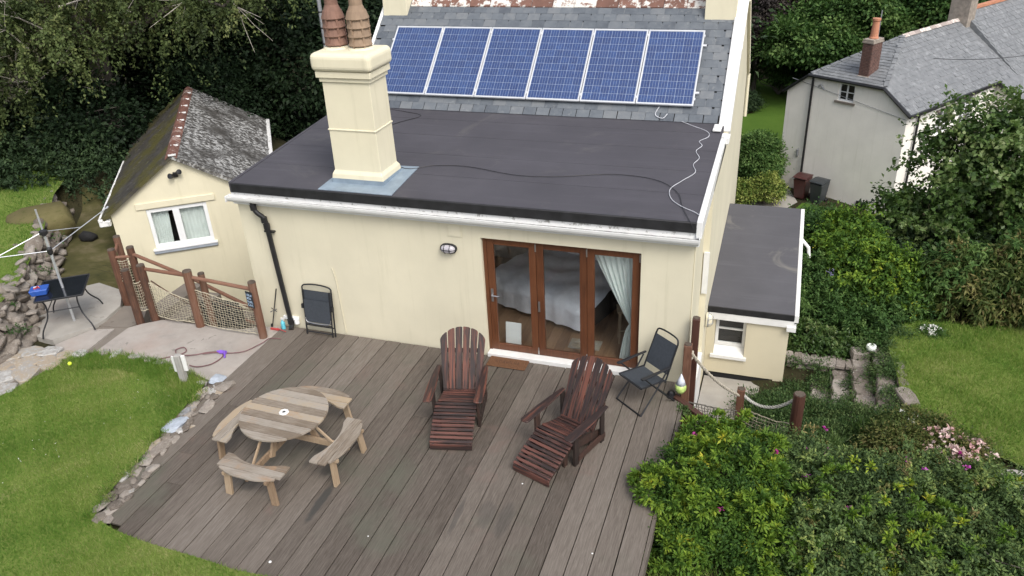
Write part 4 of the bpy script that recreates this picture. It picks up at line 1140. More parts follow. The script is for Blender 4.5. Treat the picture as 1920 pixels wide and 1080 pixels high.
b.tube(catmull([(-.238, .43, .97), (-.20, .452, 1.055), (0, .458, 1.075), (.20, .452, 1.055), (.238, .43, .97)], 4), .014, 7)
b.tube([(-.285, -.30, .014), (.285, -.30, .014)], .013, 7); b.tube([(-.285, .38, .014), (.285, .38, .014)], .013, 7); b.tube([(-.25, -.28, .478), (.25, -.28, .478)], .012, 6)
b.build('frame', M['framemetal'], ac)
for s in (-1, 1):
    b = MB(); b.prism([(s * .25, -.30), (s * .305, -.30), (s * .31, -.05), (s * .298, .27), (s * .26, .27)], .655, .68); b.build('armrest', M['framemetal'], ac, .006)

# doormat with faded lettering
dm = thing('doormat', 'brown coir doormat with faded dark lettering in front of the doors', 'doormat', (-2.94, -.19, .003))
b = MB(); b.box(-.345, .345, -.165, .165, 0, .022); b.build('mat_body', M['coir'], dm, .012)
def scribble(x0, x1, y, h, seed, r):
    """a line of faded, unreadable handwriting as flat strokes"""
    q = random.Random(seed); b = MB(); x = x0
    while x < x1:
        w_ = q.uniform(.5, 1.1) * h; k_ = q.randrange(3)
        if k_ == 0: pts = [(x, y - h / 2), (x + .2 * w_, y + h / 2), (x + .6 * w_, y + h * .1), (x + .3 * w_, y), (x + .8 * w_, y - h / 2)]
        elif k_ == 1: pts = [(x + .7 * w_, y + h * .3), (x + .3 * w_, y + h / 2), (x, y), (x + .3 * w_, y - h / 2), (x + .8 * w_, y - h * .3)]
        else: pts = [(x, y + h * .3), (x + .1 * w_, y - h / 2), (x + .5 * w_, y), (x + .7 * w_, y - h / 2), (x + .8 * w_, y + h * .4)]
        b.tube([(px, py, 0) for px, py in pts], r, 4); x += w_ + .12 * h
    return b
o = scribble(-.21, .23, -.01, .075, 4, .009).build('lettering', M['ink'], dm); o.location = (0, 0, .021); o.scale = (1, 1, .25)

# ------------------------------------------------------------------ small things by the downpipe and on the patio
b = MB(); b.lathe([(.036, 0), (.04, .01), (.04, .13), (.016, .175), (.016, .20)], 12); bt = thing('spray_bottle', 'turquoise spray bottle standing by the black downpipe', 'bottle', (-7.37, -.14, .0))
b.build('bottle_body', M['turq'], bt, smooth=False); b = MB(); b.box(-.02, .05, -.012, .012, .2, .235); b.box(.02, .032, -.008, .008, .165, .2); b.build('trigger', M['white'], bt)
b = MB(); b.tube([(-7.63, -.12, -.0), (-7.44, -.035, .78)], .010, 6); b.tube([(-7.58, -.16, .34), (-7.50, -.06, .36)], .008, 5); b.tube([(-7.60, -.08, .38), (-7.48, -.1, .33)], .008, 5); b.lathe([(.02, 0), (.024, .03), (.012, .06)], 8, c=(-7.635, -.122, 0)); tag(b.build('garden_tool', M['framemetal']), 'thin dark long handled tool leaning on the wall by the downpipe', 'tool')
b = MB(); b.tube([(-7.47, -.2, .03), (-7.22, -.3, .05)], .008, 5); b.box(-7.6, -7.42, -.23, -.2, .0, .03); tag(b.build('brush', M['red']), 'small red brush lying at the deck corner by the turquoise bottle', 'brush')

hp = thing('hose_pipe', 'dark pink hose pipe looped on the pale patio concrete', 'hose', (-8.2, -1.3, 0))
b = MB(); b.tube(catmull([(-8.98, -1.62, .005), (-8.75, -1.44, .01), (-8.66, -1.30, .012), (-8.78, -1.20, .02), (-8.88, -1.30, .012), (-8.70, -1.44, .028), (-8.45, -1.36, .012), (-8.25, -1.22, .012), (-8.02, -1.16, .012), (-7.9, -1.28, .012), (-7.94, -1.52, .012), (-8.12, -1.66, .012), (-8.3, -1.66, .012)], 6), .0095, 6)
b.tube(catmull([(-8.3, -1.30, .02), (-8.1, -1.20, .02), (-7.95, -1.16, .012), (-7.78, -1.12, .012), (-7.6, -1.0, .012), (-7.46, -.72, .02), (-7.40, -.55, .03), (-7.2, -.5, .018)], 6), .0085, 6)
b.build('pipe', M['hose'], hp, world=True)
b = MB(); b.tube([(-8.03, -1.17, .03), (-7.90, -1.17, .03)], .036, 8); b.tube([(-7.93, -1.17, .03), (-7.84, -1.29, .02)], .018, 7); b.tube([(-8.08, -1.17, .03), (-8.03, -1.17, .03)], .02, 7); b.build('nozzle', M['purple'], hp, world=True)
b = MB(); b.lathe([(.036 * sin(pi * i / 8) + .0005, .036 - .036 * cos(pi * i / 8)) for i in range(9)], 12); o = b.build('tennis_ball', M['tennis'], smooth=True); o.location = (-10.35, -2.25, .05); tag(o, 'yellow green tennis ball lying on the grass near the patio', 'ball')
sp = thing('signpost', 'short grey timber post with two white boards at the lawn corner', 'post', (-8.03, -2.12, .02), rad(4))
b = MB(); b.box(-.055, .055, -.05, .05, -.1, .54); b.build('post', M['greypost'], sp, .008)
for s, z in ((-1, .20), (1, .24)):
    b = MB(); b.box(-.034, .034, -.014, .014, 0, .30, Matrix.Translation((s * .098, -.0, z)) @ Matrix.Rotation(s * rad(8), 4, 'Z')); b.build('board', M['white'], sp, .004)

gt = thing('patio_table', 'black glass topped metal patio table beside the stone wall', 'table', (-11.56, -.94, .03), rad(36))
b = MB(); b.box(-.40, .40, -.44, .44, .715, .727); b.build('tabletop', M['tableglass'], gt, .004)
b = MB()
for s in (-1, 1): b.box(-.415, .415, s * .448 - .016, s * .448 + .016, .705, .735); b.box(s * .408 - .016, s * .408 + .016, -.432, .432, .705, .735)
b.build('table_rim', M['framemetal'], gt, .005)
for sx in (-1, 1):
    for sy in (-1, 1):
        b = MB(); b.tube(catmull([(sx * .30, sy * .40, .71), (sx * .27, sy * .36, .55), (sx * .30, sy * .40, .34), (sx * .41, sy * .50, .14), (sx * .45, sy * .54, .0)], 4), .014, 7); b.build('leg', M['framemetal'], gt)
b = MB(); b.tube([(-.28, -.37, .45), (.28, -.37, .45)], .01, 6); b.tube([(-.28, .37, .45), (.28, .37, .45)], .01, 6); b.tube([(-.28, -.37, .45), (-.28, .37, .45)], .01, 6); b.build('brace', M['framemetal'], gt)
bx = thing('peg_basket', 'blue plastic basket with red pegs on the black patio table', 'basket', (-11.78, -1.24, .76), rad(36))
b = MB(); b.add([(-.13, -.10, 0), (.13, -.10, 0), (.13, .10, 0), (-.13, .10, 0), (-.16, -.125, .12), (.16, -.125, .12), (.16, .125, .12), (-.16, .125, .12)], [(3, 2, 1, 0), (4, 5, 6, 7), (0, 1, 5, 4), (1, 2, 6, 5), (2, 3, 7, 6), (3, 0, 4, 7)]); b.build('basket_body', M['blue'], bx, .012)
for k_ in range(5): b = MB(); b.box(-.035, .035, -.008, .008, 0, .014, Matrix.Translation((-.03 + .03 * (k_ % 3) - .02, -.02 + .03 * (k_ % 2), .12 + .006 * k_)) @ Matrix.Rotation(k_ * 1.1, 4, 'Z')); b.build('peg', M['red'] if k_ % 2 == 0 else M['white'], bx)

ai = thing('rotary_airer', 'aluminium rotary clothes airer standing up through the black patio table', 'clothes airer', (-11.56, -.93, .03))
b = MB(); b.tube([(0, 0, 0), (0, 0, 1.35)], .024, 10); b.tube([(0, 0, 1.3), (0, 0, 2.32)], .017, 8); b.build('pole', M['alu'], ai)
b = MB(); b.lathe([(.03, 1.42), (.05, 1.46), (.05, 1.54), (.03, 1.58)], 10); b.build('hub', M['blackplastic'], ai)
b = MB(); b.lathe([(.03, 1.80), (.075, 1.84), (.075, 1.90), (.03, 1.93)], 10); b.build('hub', M['blackplastic'], ai)
for a, L in ((rad(88), 1.48), (rad(236), 1.6), (rad(158), .0), (rad(322), .0)):
    if not L: continue
    ex, ey = cos(a), sin(a)
    b = MB(); b.tube([(.04 * ex, .04 * ey, 1.5), (L * ex, L * ey, 1.76)], .0085, 6); b.tube([(L * ex * .98, L * ey * .98, 1.75), (L * ex * 1.02, L * ey * 1.02, 1.77)], .016, 6); b.build('arm', M['alu'], ai)
    b = MB(); b.tube([(.05 * ex, .05 * ey, 1.87), (L * .52 * ex, L * .52 * ey, 1.64)], .008, 6); b.build('strut', M['alu'], ai)
for s in (-1, 1): b = MB(); b.tube([(s * .03, .0, 1.36), (s * .02, 0, 1.86)], .008, 5); b.build('strut', M['alu'], ai)

# ------------------------------------------------------------------ post, rail and net fence at the stair head
fn = thing('post_and_net_fence', 'brown log post fence with rails and rope netting by the outbuilding', 'fence', (-9, -.45, 0))
fp = [(-11.2, .06, 1.12, .075), (-11.45, .50, 1.18, .07), (-10.85, .19, 1.15, .075), (-10.26, -.62, 1.12, .075), (-10.06, -.43, 1.15, .078), (-9.01, -.43, 1.15, .085), (-8.88, -.24, 1.02, .065), (-7.58, -.49, 1.13, .075)]
for (x, y, h, r) in fp:
    b = MB()
    if x < -7.6 or True:
        b.tube([(x, y, -.6 if y > -.3 else -.05), (x, y, h * .5), (x + .005, y, h)], [r * 1.02, r, r * .97], 10, cap=True)
    po = b.build('post', M['post'], fn, world=True)
    b = MB(); b.tube([(x + .005, y, h), (x + .005, y, h + .02)], [r * .99, r * .92], 10); b.build('post_cap', M['post_top'], po, world=False); po.children[0].location = (-fn.location[0], -fn.location[1], 0)
def rail(a, c, r=.036):
    o = MB().tube([a, c], r, 8).build('rail', M['rail'], fn, world=True); return o
rail((-10.03, -.40, 1.07), (-9.05, -.38, 1.03)); rail((-8.98, -.40, 1.02), (-7.62, -.46, .97))
rail((-10.82, .18, 1.02), (-9.6, .30, .55)); rail((-9.6, .30, .55), (-8.0, .28, -.05))
rail((-10.83, .15, .98), (-11.2, .05, .96), .03); rail((-11.2, .1, .98), (-11.45, .48, 1.05), .03)
rail((-8.9, .42, -.28), (-7.95, .30, -.36))
def net(parent, a, c, z0, z1, dx=.06, dz=.055, r=.0045, m_=None, sagz=.03, name='net'):
    """knotted cord mesh hung between two posts; z0, z1 are (start, end) heights of the bottom and top"""
    a = Vector(a); c = Vector(c); L = (c - a).length; nx = max(2, int(L / dx)); nz = max(2, int((z1[0] - z0[0]) / dz))
    b = MB(); rn = random.Random(int(L * 1000))
    G = [[None] * (nz + 1) for _ in range(nx + 1)]
    nrm = (c - a).cross(Vector((0, 0, 1))).normalized()
    for i in range(nx + 1):
        u = i / nx; p = a.lerp(c, u); lo = z0[0] + (z0[1] - z0[0]) * u; hi = z1[0] + (z1[1] - z1[0]) * u - sagz * 4 * u * (1 - u)
        for j in range(nz + 1):
            v = j / nz
            G[i][j] = p + Vector((0, 0, lo + (hi - lo) * v)) + nrm * (rn.uniform(-.012, .012) + .05 * sin(u * 3.1) * (1 - v)) + Vector((rn.uniform(-.008, .008), 0, rn.uniform(-.008, .008)))
    for i in range(nx + 1): b.tube([G[i][j] for j in range(nz + 1)], r, 3, False)
    for j in range(nz + 1): b.tube([G[i][j] for i in range(nx + 1)], r * (2.2 if j in (0, nz) else 1), 3, False)
    o = b.build(name, m_ or M['net'], parent, world=True); o['kind'] = 'stuff'; return o
net(fn, (-9.98, -.43, 0), (-9.1, -.43, 0), (.08, .06), (.80, .52))
net(fn, (-8.92, -.43, 0), (-7.66, -.48, 0), (.05, .06), (.78, .62))
net(fn, (-10.2, -.58, 0), (-10.1, -.49, 0), (.25, .25), (.85, .85), .03)
net(fn, (-11.15, .05, 0), (-10.9, .17, 0), (.45, .45), (.9, .9), .05)
b = MB(); b.tube(sag((-9.98, -.36, .80), (-9.1, -.36, .36), .03), .014, 5); b.tube(sag((-8.9, -.36, .62), (-7.66, -.42, .50), .05), .014, 5); b.build('rope', M['post'], fn, world=True)
sg = thing('chalk_sign', 'small black chalk sign with pale blue writing on the fence end post', 'sign', (-7.62, -.575, .82), rad(-14))
b = MB(); b.box(-.085, .085, -.012, .006, -.16, .16); b.build('board', M['chalkboard'], sg, .02, seg=2)
for k_ in range(4):
    o = scribble(-.062, .05, .10 - .068 * k_, .048, 20 + k_, .006).build('writing', M['chalk'], sg); o.rotation_euler = (pi / 2, 0, 0); o.location = (0, -.012, 0); o.scale = (1, 1, .3)
b = MB(); b.tube([(-8.05, .12, -.7), (-8.05, .12, -.1)], .13, 12); tag(b.build('plant_pot', M['concrete_dark']), 'dark green tub in the stairwell under the fence rail', 'tub')
b = MB(); b.box(-9.6, -8.5, .05, .22, -.6, .14); b.box(-9.15, -8.6, .03, .25, .14, .20); tag(b.build('dark_crate', M['darkroom'], bevel=.02), 'dark boxes stacked in the stairwell behind the rope net', 'box')

# ------------------------------------------------------------------ rope fence on the right, down to the garden
rf = thing('rope_fence', 'dark brown post and rope fence leading down beside the lean-to', 'fence', (0.06, -.3, -.5))
for (x, y, z0, z1, r, mm) in ((.045, -.42, -.6, .98, .06, 'post'), (.11, -.12, -.7, 1.28, .055, 'post_dark'), (.86, .42, -1.3, -.26, .062, 'post'), (1.715, -.20, -1.1, .22, .090, 'post_dark')):
    b = MB()
    if r < .08: b.box(x - r, x + r, y - r, y + r, z0, z1)
    else: b.tube([(x, y, z0), (x, y, z1)], r, 14)
    po = b.build('post', M[mm], rf, .008 if r < .08 else 0, world=True)
    b = MB(); b.tube([(x, y, z1 + .001), (x, y, z1 + .012)], r * .9, 8); o = b.build('post_cap', M['post_top'], po); o.location = -rf.location
def twisted(a, c, d, r):
    P_ = sag(a, c, d, 40); b = MB()
    for s in range(3):
        pp = []
        for i, p in enumerate(P_):
            t = (P_[min(i + 1, 40)] - P_[max(i - 1, 0)]).normalized(); x = t.cross(Vector((0, 0, 1))).normalized(); y = t.cross(x); an = i * .95 + s * 2 * pi / 3
            pp.append(p + (x * cos(an) + y * sin(an)) * r * .55)
        b.tube(pp, r * .62, 5)
    return b
b = twisted((.10, -.40, .82), (.83, .37, -.36), .10, .024); b.build('rope', M['rope'], rf, world=True)
b = twisted((.90, .40, -.36), (1.66, -.17, .10), .20, .024); b.build('rope', M['rope_white'], rf, world=True)
b = MB(); b.tube([(.045, -.36, .60), (.11, -.16, .62)], .02, 6); b.tube([(.1, -.41, .8), (.1, -.36, .84)], .03, 6); b.build('rope_tie', M['rope'], rf, world=True)
net(rf, (.92, .38, 0), (1.64, -.17, 0), (-1.05, -.9), (-.62, -.38), .07, .06, .005, M['net'])
net(rf, (.08, -.37, 0), (.82, .36, 0), (-.65, -1.15), (-.10, -.66), .06, .055, .006, M['net_dark'])
b = MB(); b.bar((-.12, -.44, .02), (.42, -.78, -.10), .10, .07); tag(b.build('timber_offcut', M['post_dark'], bevel=.006), 'short dark timber lying off the deck corner by the fence', 'timber')
b = MB(); b.lathe([(.07, 0), (.075, .02), (.05, .10), (.03, .12)], 10, c=(-.16, -.45, .0)); tag(b.build('door_stop', M['framemetal']), 'small dark weight on the deck corner behind the folding armchair', 'weight')
td = thing('hanging_ornament', 'teardrop glass ornament with green and white halves hung on the fence post', 'ornament', (-.02, -.48, .30))
b = MB(); b.lathe([(.001, -.18), (.05, -.165), (.085, -.11), (.088, -.06), (.078, -.01)], 12); b.build('green_half', plain('lime_glass', (0.52, 0.68, 0.22), .2, var=.25, scale=20), td, smooth=True)
b = MB(); b.lathe([(.078, -.01), (.05, .07), (.02, .14), (.003, .18)], 12); b.build('white_half', plain('pale_glass', (0.62, 0.66, 0.74), .2, var=.15, scale=20), td, smooth=True)
b = MB(); b.tube([(0, 0, .18), (.06, .06, .50)], .004, 4); b.tube([(0, 0, .18), (.10, .07, .50)], .004, 4); b.build('cord', M['rope'], td)

# ------------------------------------------------------------------ outbuilding
OA = rad(35)
ob = thing('outbuilding', 'small cream outbuilding with lichen covered slate roof and white window', 'outbuilding', (-13.06, 1.99, 0), OA)
OW, OL, OAX, OE, OAP = 3.36, 6.45, 1.56, .96, 2.06   # width, length, apex offset, eaves, apex
My = Matrix(((1, 0, 0, 0), (0, 0, -1, 0), (0, 1, 0, 0), (0, 0, 0, 1)))
wx0, wx1, wz0, wz1 = .735, 2.045, -.085, .88
b = MB()
def roofz(x): return OE + (OAP - OE) * (x + .0) / OAX if x < OAX else OE + (OAP - OE) * (OW - x) / (OW - OAX)
Mz = Matrix(((1, 0, 0, 0), (0, 0, 1, 0), (0, 1, 0, 0), (0, 0, 0, 1)))
b.prism([(0, -2.4), (wx0, -2.4), (wx0, roofz(wx0)), (0, roofz(0))], 0, .22, Mz)
b.prism([(wx1, -2.4), (OW, -2.4), (OW, roofz(OW)), (wx1, roofz(wx1))], 0, .22, Mz)
b.prism([(wx0, -2.4), (wx1, -2.4), (wx1, wz0), (wx0, wz0)], .001, .22, Mz)
b.prism([(wx0, wz1), (wx1, wz1), (wx1, roofz(wx1)), (OAX, OAP), (wx0, roofz(wx0))], .001, .22, Mz)
b.box(0, .2, .22, OL, -1.6, OE); b.box(OW - .2, OW, .22, OL, -1.6, OE)
b.prism([(.2, -1.6), (OW - .2, -1.6), (OW - .2, OE + .1), (OAX, OAP), (.2, OE + .1)], OL - .2, OL, Mz)
b.build('wall', M['cream2'], ob)
b = MB(); b.box(.54, 2.26, -.035, .004, .905, 1.06); b.build('lintel', M['cream2'], ob, .01)
def slope(side):
    e0 = (-.17, OE - .11) if side == 0 else (OW + .17, OE - .11)
    return Vector((e0[0], 0, e0[1])), Vector((OAX, 0, OAP + .02))
for side in (0, 1):
    e, a = slope(side); d = (a - e); L = d.length; d.normalize(); nn = Vector((-d.z, 0, d.x)) if side == 0 else Vector((d.z, 0, -d.x))
    b = MB(); y0, y1 = -.12, OL + .1
    vs = [e + Vector((0, y0, 0)), e + Vector((0, y1, 0)), a + Vector((0, y1, 0)), a + Vector((0, y0, 0))]
    b.add([p + nn * .02 for p in vs] + [p - nn * .06 for p in vs], [(0, 1, 2, 3), (7, 6, 5, 4), (0, 4, 5, 1), (1, 5, 6, 2), (2, 6, 7, 3), (3, 7, 4, 0)])
    rr = random.Random(4 + side); g = .135
    for r in range(int(L / g)):
        n_ = int((y1 - y0) / .23)
        for c in range(n_ + 1):
            ya = y0 + (c - (.5 if r % 2 else 0)) * .23; yb = min(ya + .222, y1); ya = max(ya, y0)
            if yb - ya < .03: continue
            th = .028 + rr.uniform(-.004, .010); s0 = r * g - .02; s1 = s0 + g + .05
            q = [e + d * s0 + Vector((0, ya, 0)) + nn * th, e + d * s0 + Vector((0, yb, 0)) + nn * (th + rr.uniform(-.003, .006)), e + d * s1 + Vector((0, yb, 0)) + nn * .022, e + d * s1 + Vector((0, ya, 0)) + nn * .022]
            lo = [q[0] - nn * .012, q[1] - nn * .012]
            b.add(q + lo, [(0, 1, 2, 3), (4, 5, 1, 0), (4, 0, 3), (1, 5, 2)])
    o = b.build('roof_slates', M['slate_moss'] if side == 0 else M['slate_old'], ob); o['kind'] = 'stuff'
L = .36
for i in range(int((OL + .2) / .365)):
    b = MB(); prof = [(-.13, -.085), (-.05, -.012), (0, .01), (.05, -.012), (.13, -.085)]; vs = []
    for yy in (0, L):
        vs += [(OAX + px, yy, OAP + .06 + pz) for px, pz in prof]
    for yy in (0, L):
        vs += [(OAX + px * .9, yy, OAP + .035 + pz) for px, pz in prof]
    fs = []
    for j in range(4): fs += [(j, j + 1, 5 + j + 1, 5 + j), (10 + j + 1, 10 + j, 15 + j, 15 + j + 1), (j + 1, j, 10 + j, 10 + j + 1), (5 + j, 6 + j, 16 + j, 15 + j)]
    b.add(vs, fs); o = b.build('ridge_tile', M['ridge_old'], ob); o.location = (0, -.14 + i * .365, random.uniform(0, .008))
    if i % 2 == 0: b = MB(); b.box(OAX - .06, OAX + .10, -.02, .02, OAP + .03, OAP + .062); o = b.build('mortar_joint', M['white'], ob); o.location = (0.02, -.14 + i * .365, .004)
b = MB(); b.bar((-.21, -.14, OE - .14), (-.21, 4.4, OE - .14), .10, .07); b.build('gutter', M['dirtywhite'], ob, .01)
b = MB(); b.bar((OW + .22, 1.5, OE - .12), (OW + .22, OL + .1, OE - .12), .11, .08); b.build('gutter', M['dirtywhite'], ob, .01)
b = MB(); b.box(-.26, -.02, -.13, .02, OE - .30, OE - .16); b.build('gutter_outlet', M['dirtywhite'], ob, .02)
wn = tag(bpy.data.objects.new('window', None)); COL.objects.link(wn); wn.parent = ob
b = MB(); y0, y1 = .02, .08; xm = (wx0 + wx1) / 2 - .03
for (xa, xb, za, zb_) in ((wx0, wx0 + .085, wz0, wz1), (wx1 - .085, wx1, wz0, wz1), (xm - .075, xm + .075, wz0 + .09, wz1 - .09)): b.box(xa, xb, y0, y1, za, zb_)
b.box(wx0 + .085, wx1 - .085, y0 + .001, y1, wz1 - .09, wz1); b.box(wx0 + .085, wx1 - .085, y0 + .001, y1, wz0, wz0 + .09)
b.build('frame', M['upvc'], wn, .006)
b = MB(); b.box(wx0 - .06, wx1 + .06, -.07, .03, wz0 - .05, wz0 - .004); b.build('sill', M['upvc'], wn, .008)
b = MB(); b.box(wx0 - .05, wx1 + .05, -.055, .0, wz0 - .12, wz0 - .052); b.build('sill_stone', M['bluestone'], wn, .008)
b = MB(); b.box(wx0 + .08, xm - .07, .045, .05, wz0 + .085, wz1 - .085); b.build('pane', M['glass'], wn); b = MB(); b.box(xm + .07, wx1 - .08, .045, .05, wz0 + .085, wz1 - .085); b.build('pane', M['glass'], wn)
b = MB()
for (xa, xb) in ((wx0 + .02, wx0 + .40), (xm + .03, wx1 - .02)):
    vs = []; n = 24
    for i in range(n + 1):
        x = xa + (xb - xa) * i / n; y = .15 + .02 * sin(i * 2.1); vs += [(x, y, wz0), (x + (.05 * (i / n) if xa < 1 else 0), y, wz1 + .05)]
    b.add(vs, [(2 * i, 2 * i + 2, 2 * i + 3, 2 * i + 1) for i in range(n)])
b.build('net_curtain', M['net_curtain'], wn, smooth=True)
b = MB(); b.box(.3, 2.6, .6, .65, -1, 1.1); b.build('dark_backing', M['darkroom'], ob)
sl_ = thing('security_light', 'small black twin security light high on the outbuilding gable', 'wall lamp', (-13.06 + cos(OA) * 1.55, 1.99 + sin(OA) * 1.55, 1.62), OA)
b = MB(); b.box(-.05, .05, -.05, 0, -.06, .06); b.build('base', M['blackplastic'], sl_, .01)
for s, z in ((-1, -.03), (1, .04)):
    b = MB(); b.lathe([(.03, 0), (.055, .05), (.06, .12), (.02, .125)], 10, Matrix.Translation((s * .05, -.05, z)) @ Matrix.Rotation(rad(60), 4, 'X') @ Matrix.Rotation(s * rad(30), 4, 'Y')); b.build('lamp_head', M['blackplastic'], sl_)

b2 = thing('utility_pole', 'grey banded pole rising behind the tall cream chimney', 'pole', (-10.6, 8.0, -1.5))
b = MB(); b.tube([(0, 0, 0), (0, 0, 7.2)], .052, 10); b.build('pole', M['galv'], b2)
b = MB()
for z in (4.95, 5.35, 5.75, 6.2): b.tube([(0, 0, z), (0, 0, z + .035)], .058, 10)
b.build('band', M['blackplastic'], b2)

# ------------------------------------------------------------------ stones: walls, flags, edging, steps
def rock_mesh(seed, flat=.6, n=14):
    """rough rounded stone: hull of points spread over a blunt box, edges softened"""
    q = random.Random(seed); bm = bmesh.new()
    for i in range(n):
        v = Vector((q.gauss(0, 1), q.gauss(0, 1), q.gauss(0, 1))).normalized()
        s = max(abs(v.x), abs(v.y), abs(v.z)) ** .7
        bm.verts.new((v.x / s * .5 * q.uniform(.9, 1.0), v.y / s * .5 * q.uniform(.9, 1.0), v.z / s * .5 * q.uniform(.9, 1)))
    r = bmesh.ops.convex_hull(bm, input=bm.verts)
    bmesh.ops.delete(bm, geom=[g for g in r['geom_interior'] if isinstance(g, bmesh.types.BMVert)], context='VERTS')
    me = bpy.data.meshes.new('stone'); bm.to_mesh(me); bm.free()
    me.polygons.foreach_set('use_smooth', [n > 20] * len(me.polygons)); return me
def flat_mesh(seed, corner=.12):
    """flat slab stone: uneven near-rectangular outline, chamfered top"""
    q = random.Random(seed); pts = []
    for (x, y) in ((-.5, -.5), (0, -.5), (.5, -.5), (.5, 0), (.5, .5), (0, .5), (-.5, .5), (-.5, 0)):
        c = corner if x and y else .05
        pts.append((x - (x > 0) * q.uniform(0, c) + (x < 0) * q.uniform(0, c), y - (y > 0) * q.uniform(0, c) + (y < 0) * q.uniform(0, c)))
    vs = [(x, y, -.5) for x, y in pts] + [(x, y, .3 + q.uniform(-.05, .05)) for x, y in pts] + [(x * .9, y * .9, .5 + q.uniform(-.06, .06)) for x, y in pts]
    fs = [(i + 8 * k, (i + 1) % 8 + 8 * k, (i + 1) % 8 + 8 * k + 8, i + 8 * k + 8) for k in (0, 1) for i in range(8)]
    vs.append((0, 0, .5)); fs += [(16 + i, 16 + (i + 1) % 8, 24) for i in range(8)]
    return MB().add(vs, fs).mesh('stone')
def flats_for(mat, k=7, s0=0, c=.12):
    out = []
    for i in range(k): me = flat_mesh(s0 + i, c); me.materials.append(mat); out.append(me)
    return out
def rocks_for(mat, k=7, s0=0):
    out = []
    for i in range(k): me = rock_mesh(s0 + i, n=26); me.materials.append(mat); out.append(me)
    return out
ST = rocks_for(M['stone'], 8, 10); SF = flats_for(M['flag'], 7, 40, .28); SS = flats_for(M['stepstone'], 7, 70, .14)
q = random.Random(21)
rw = thing('retaining_wall', 'rough old stone retaining wall below the upper lawn', 'stone wall', (-13, -.3, 0))
base = [(-11.62, -2.35), (-11.78, -1.72), (-12.22, -1.05), (-12.85, -.32), (-13.42, .55), (-14.2, 1.5), (-15.2, 2.6), (-16.1, 3.6)]
top = [(-11.95, -2.75), (-12.25, -1.95), (-12.75, -1.12), (-13.25, -.35), (-13.8, .42), (-14.5, 1.35), (-15.4, 2.35), (-16.3, 3.35)]
b = MB()
for i in range(len(base) - 1):
    b.add([(base[i][0] - .1, base[i][1], -.1), (base[i + 1][0] - .1, base[i + 1][1], -.1), (top[i + 1][0] - .05, top[i + 1][1], .56), (top[i][0] - .05, top[i][1], .56), (top[i + 1][0] - .6, top[i + 1][1] - .3, .56), (top[i][0] - .6, top[i][1] - .3, .56)], [(0, 1, 2, 3), (3, 2, 4, 5)])
b.build('wall_core', M['stone'], rw, world=True)
def along(pl, t):
    t *= len(pl) - 1; i = min(int(t), len(pl) - 2); f = t - i
    return (pl[i][0] + (pl[i + 1][0] - pl[i][0]) * f, pl[i][1] + (pl[i + 1][1] - pl[i][1]) * f)
for r in range(6):
    t = q.uniform(0, .03); v = (r + .35) / 5.6
    while t < 1:
        L = q.choice((q.uniform(.12, .22), q.uniform(.2, .42))); vv = v + q.uniform(-.07, .07); bx_ = along(base, t); tx = along(top, t); b2x = along(base, min(1, t + .02))
        an = math.atan2(b2x[1] - bx_[1], b2x[0] - bx_[0])
        o = link('stone', ST[q.randrange(8)], None, rw, (bx_[0] + (tx[0] - bx_[0]) * vv - rw.location.x + q.uniform(-.12, -.03), bx_[1] + (tx[1] - bx_[1]) * vv - rw.location.y, -.02 + .66 * vv), (q.uniform(-.7, .7), q.uniform(-.6, .6), an + q.uniform(-.5, .5)))
        o.scale = (L * 1.45, q.uniform(.2, .36), q.uniform(.10, .20)); t += L * q.uniform(1.05, 1.4) / 6.3
for i in range(26):
    t = q.random(); tx = along(top, t)
    o = link('stone', ST[q.randrange(8)], None, rw, (tx[0] - q.uniform(0, .45) - rw.location.x, tx[1] - q.uniform(-.1, .2) - rw.location.y, .58), (q.uniform(-.15, .15), q.uniform(-.15, .15), q.uniform(0, 3)))
    o.scale = (q.uniform(.25, .5), q.uniform(.2, .35), q.uniform(.08, .14))
o = link('boulder', rock_mesh(99, n=40), M['yellowrock']); o.location = (-15.2, 1.95, .42); o.scale = (1.5, 1.0, .85); o.rotation_euler = (.35, -.2, .95)
tag(o, 'large yellowish mossy boulder at the end of the stone wall', 'boulder')
o = link('rubble_sack', rock_mesh(101, n=30), M['darkroom']); o.location = (-14.35, 2.35, .08); o.scale = (.42, .3, .24); tag(o, 'dark bag lying on the mossy path by the wall', 'bag')
# crazy paving beside the lawn
cp = tag(bpy.data.objects.new('flagstone_path', None), kind='structure'); COL.objects.link(cp)
slab('path', [(-11.7, -2.2), (-11.3, -1.7), (-10.6, -1.95), (-10.62, -2.05), (-10.68, -2.6), (-10.75, -3.4), (-10.9, -5), (-12.6, -5), (-12.4, -3)], -0.02, M['concrete_dark'])
for (x, y, sx, sy, a) in ((-10.93, -3.1, .38, .34, .2), (-10.98, -2.62, .42, .62, .9), (-11.2, -2.35, .5, .42, .5), (-10.86, -2.25, .36, .55, 1.0), (-11.45, -2.05, .5, .34, .4), (-11.45, -2.5, .42, .36, .1), (-11.3, -2.85, .45, .4, .7), (-11.15, -1.95, .38, .3, .3), (-10.72, -1.98, .30, .26, .8), (-11.7, -2.3, .4, .3, .5), (-11.75, -2.75, .5, .4, .2), (-11.35, -3.3, .5, .5, .4), (-11.05, -3.6, .5, .4, .9), (-11.6, -3.7, .6, .5, .2), (-10.5, -1.88, .24, .2, .3), (-11.1, -4.1, .5, .5, .3)):
    o = link('stone', SF[q.randrange(7)], None, cp, (x, y, .0 + q.uniform(-.008, .02)), (q.uniform(-.03, .03), q.uniform(-.03, .03), a)); o.scale = (sx * 1.15, sy * 1.15, .09)
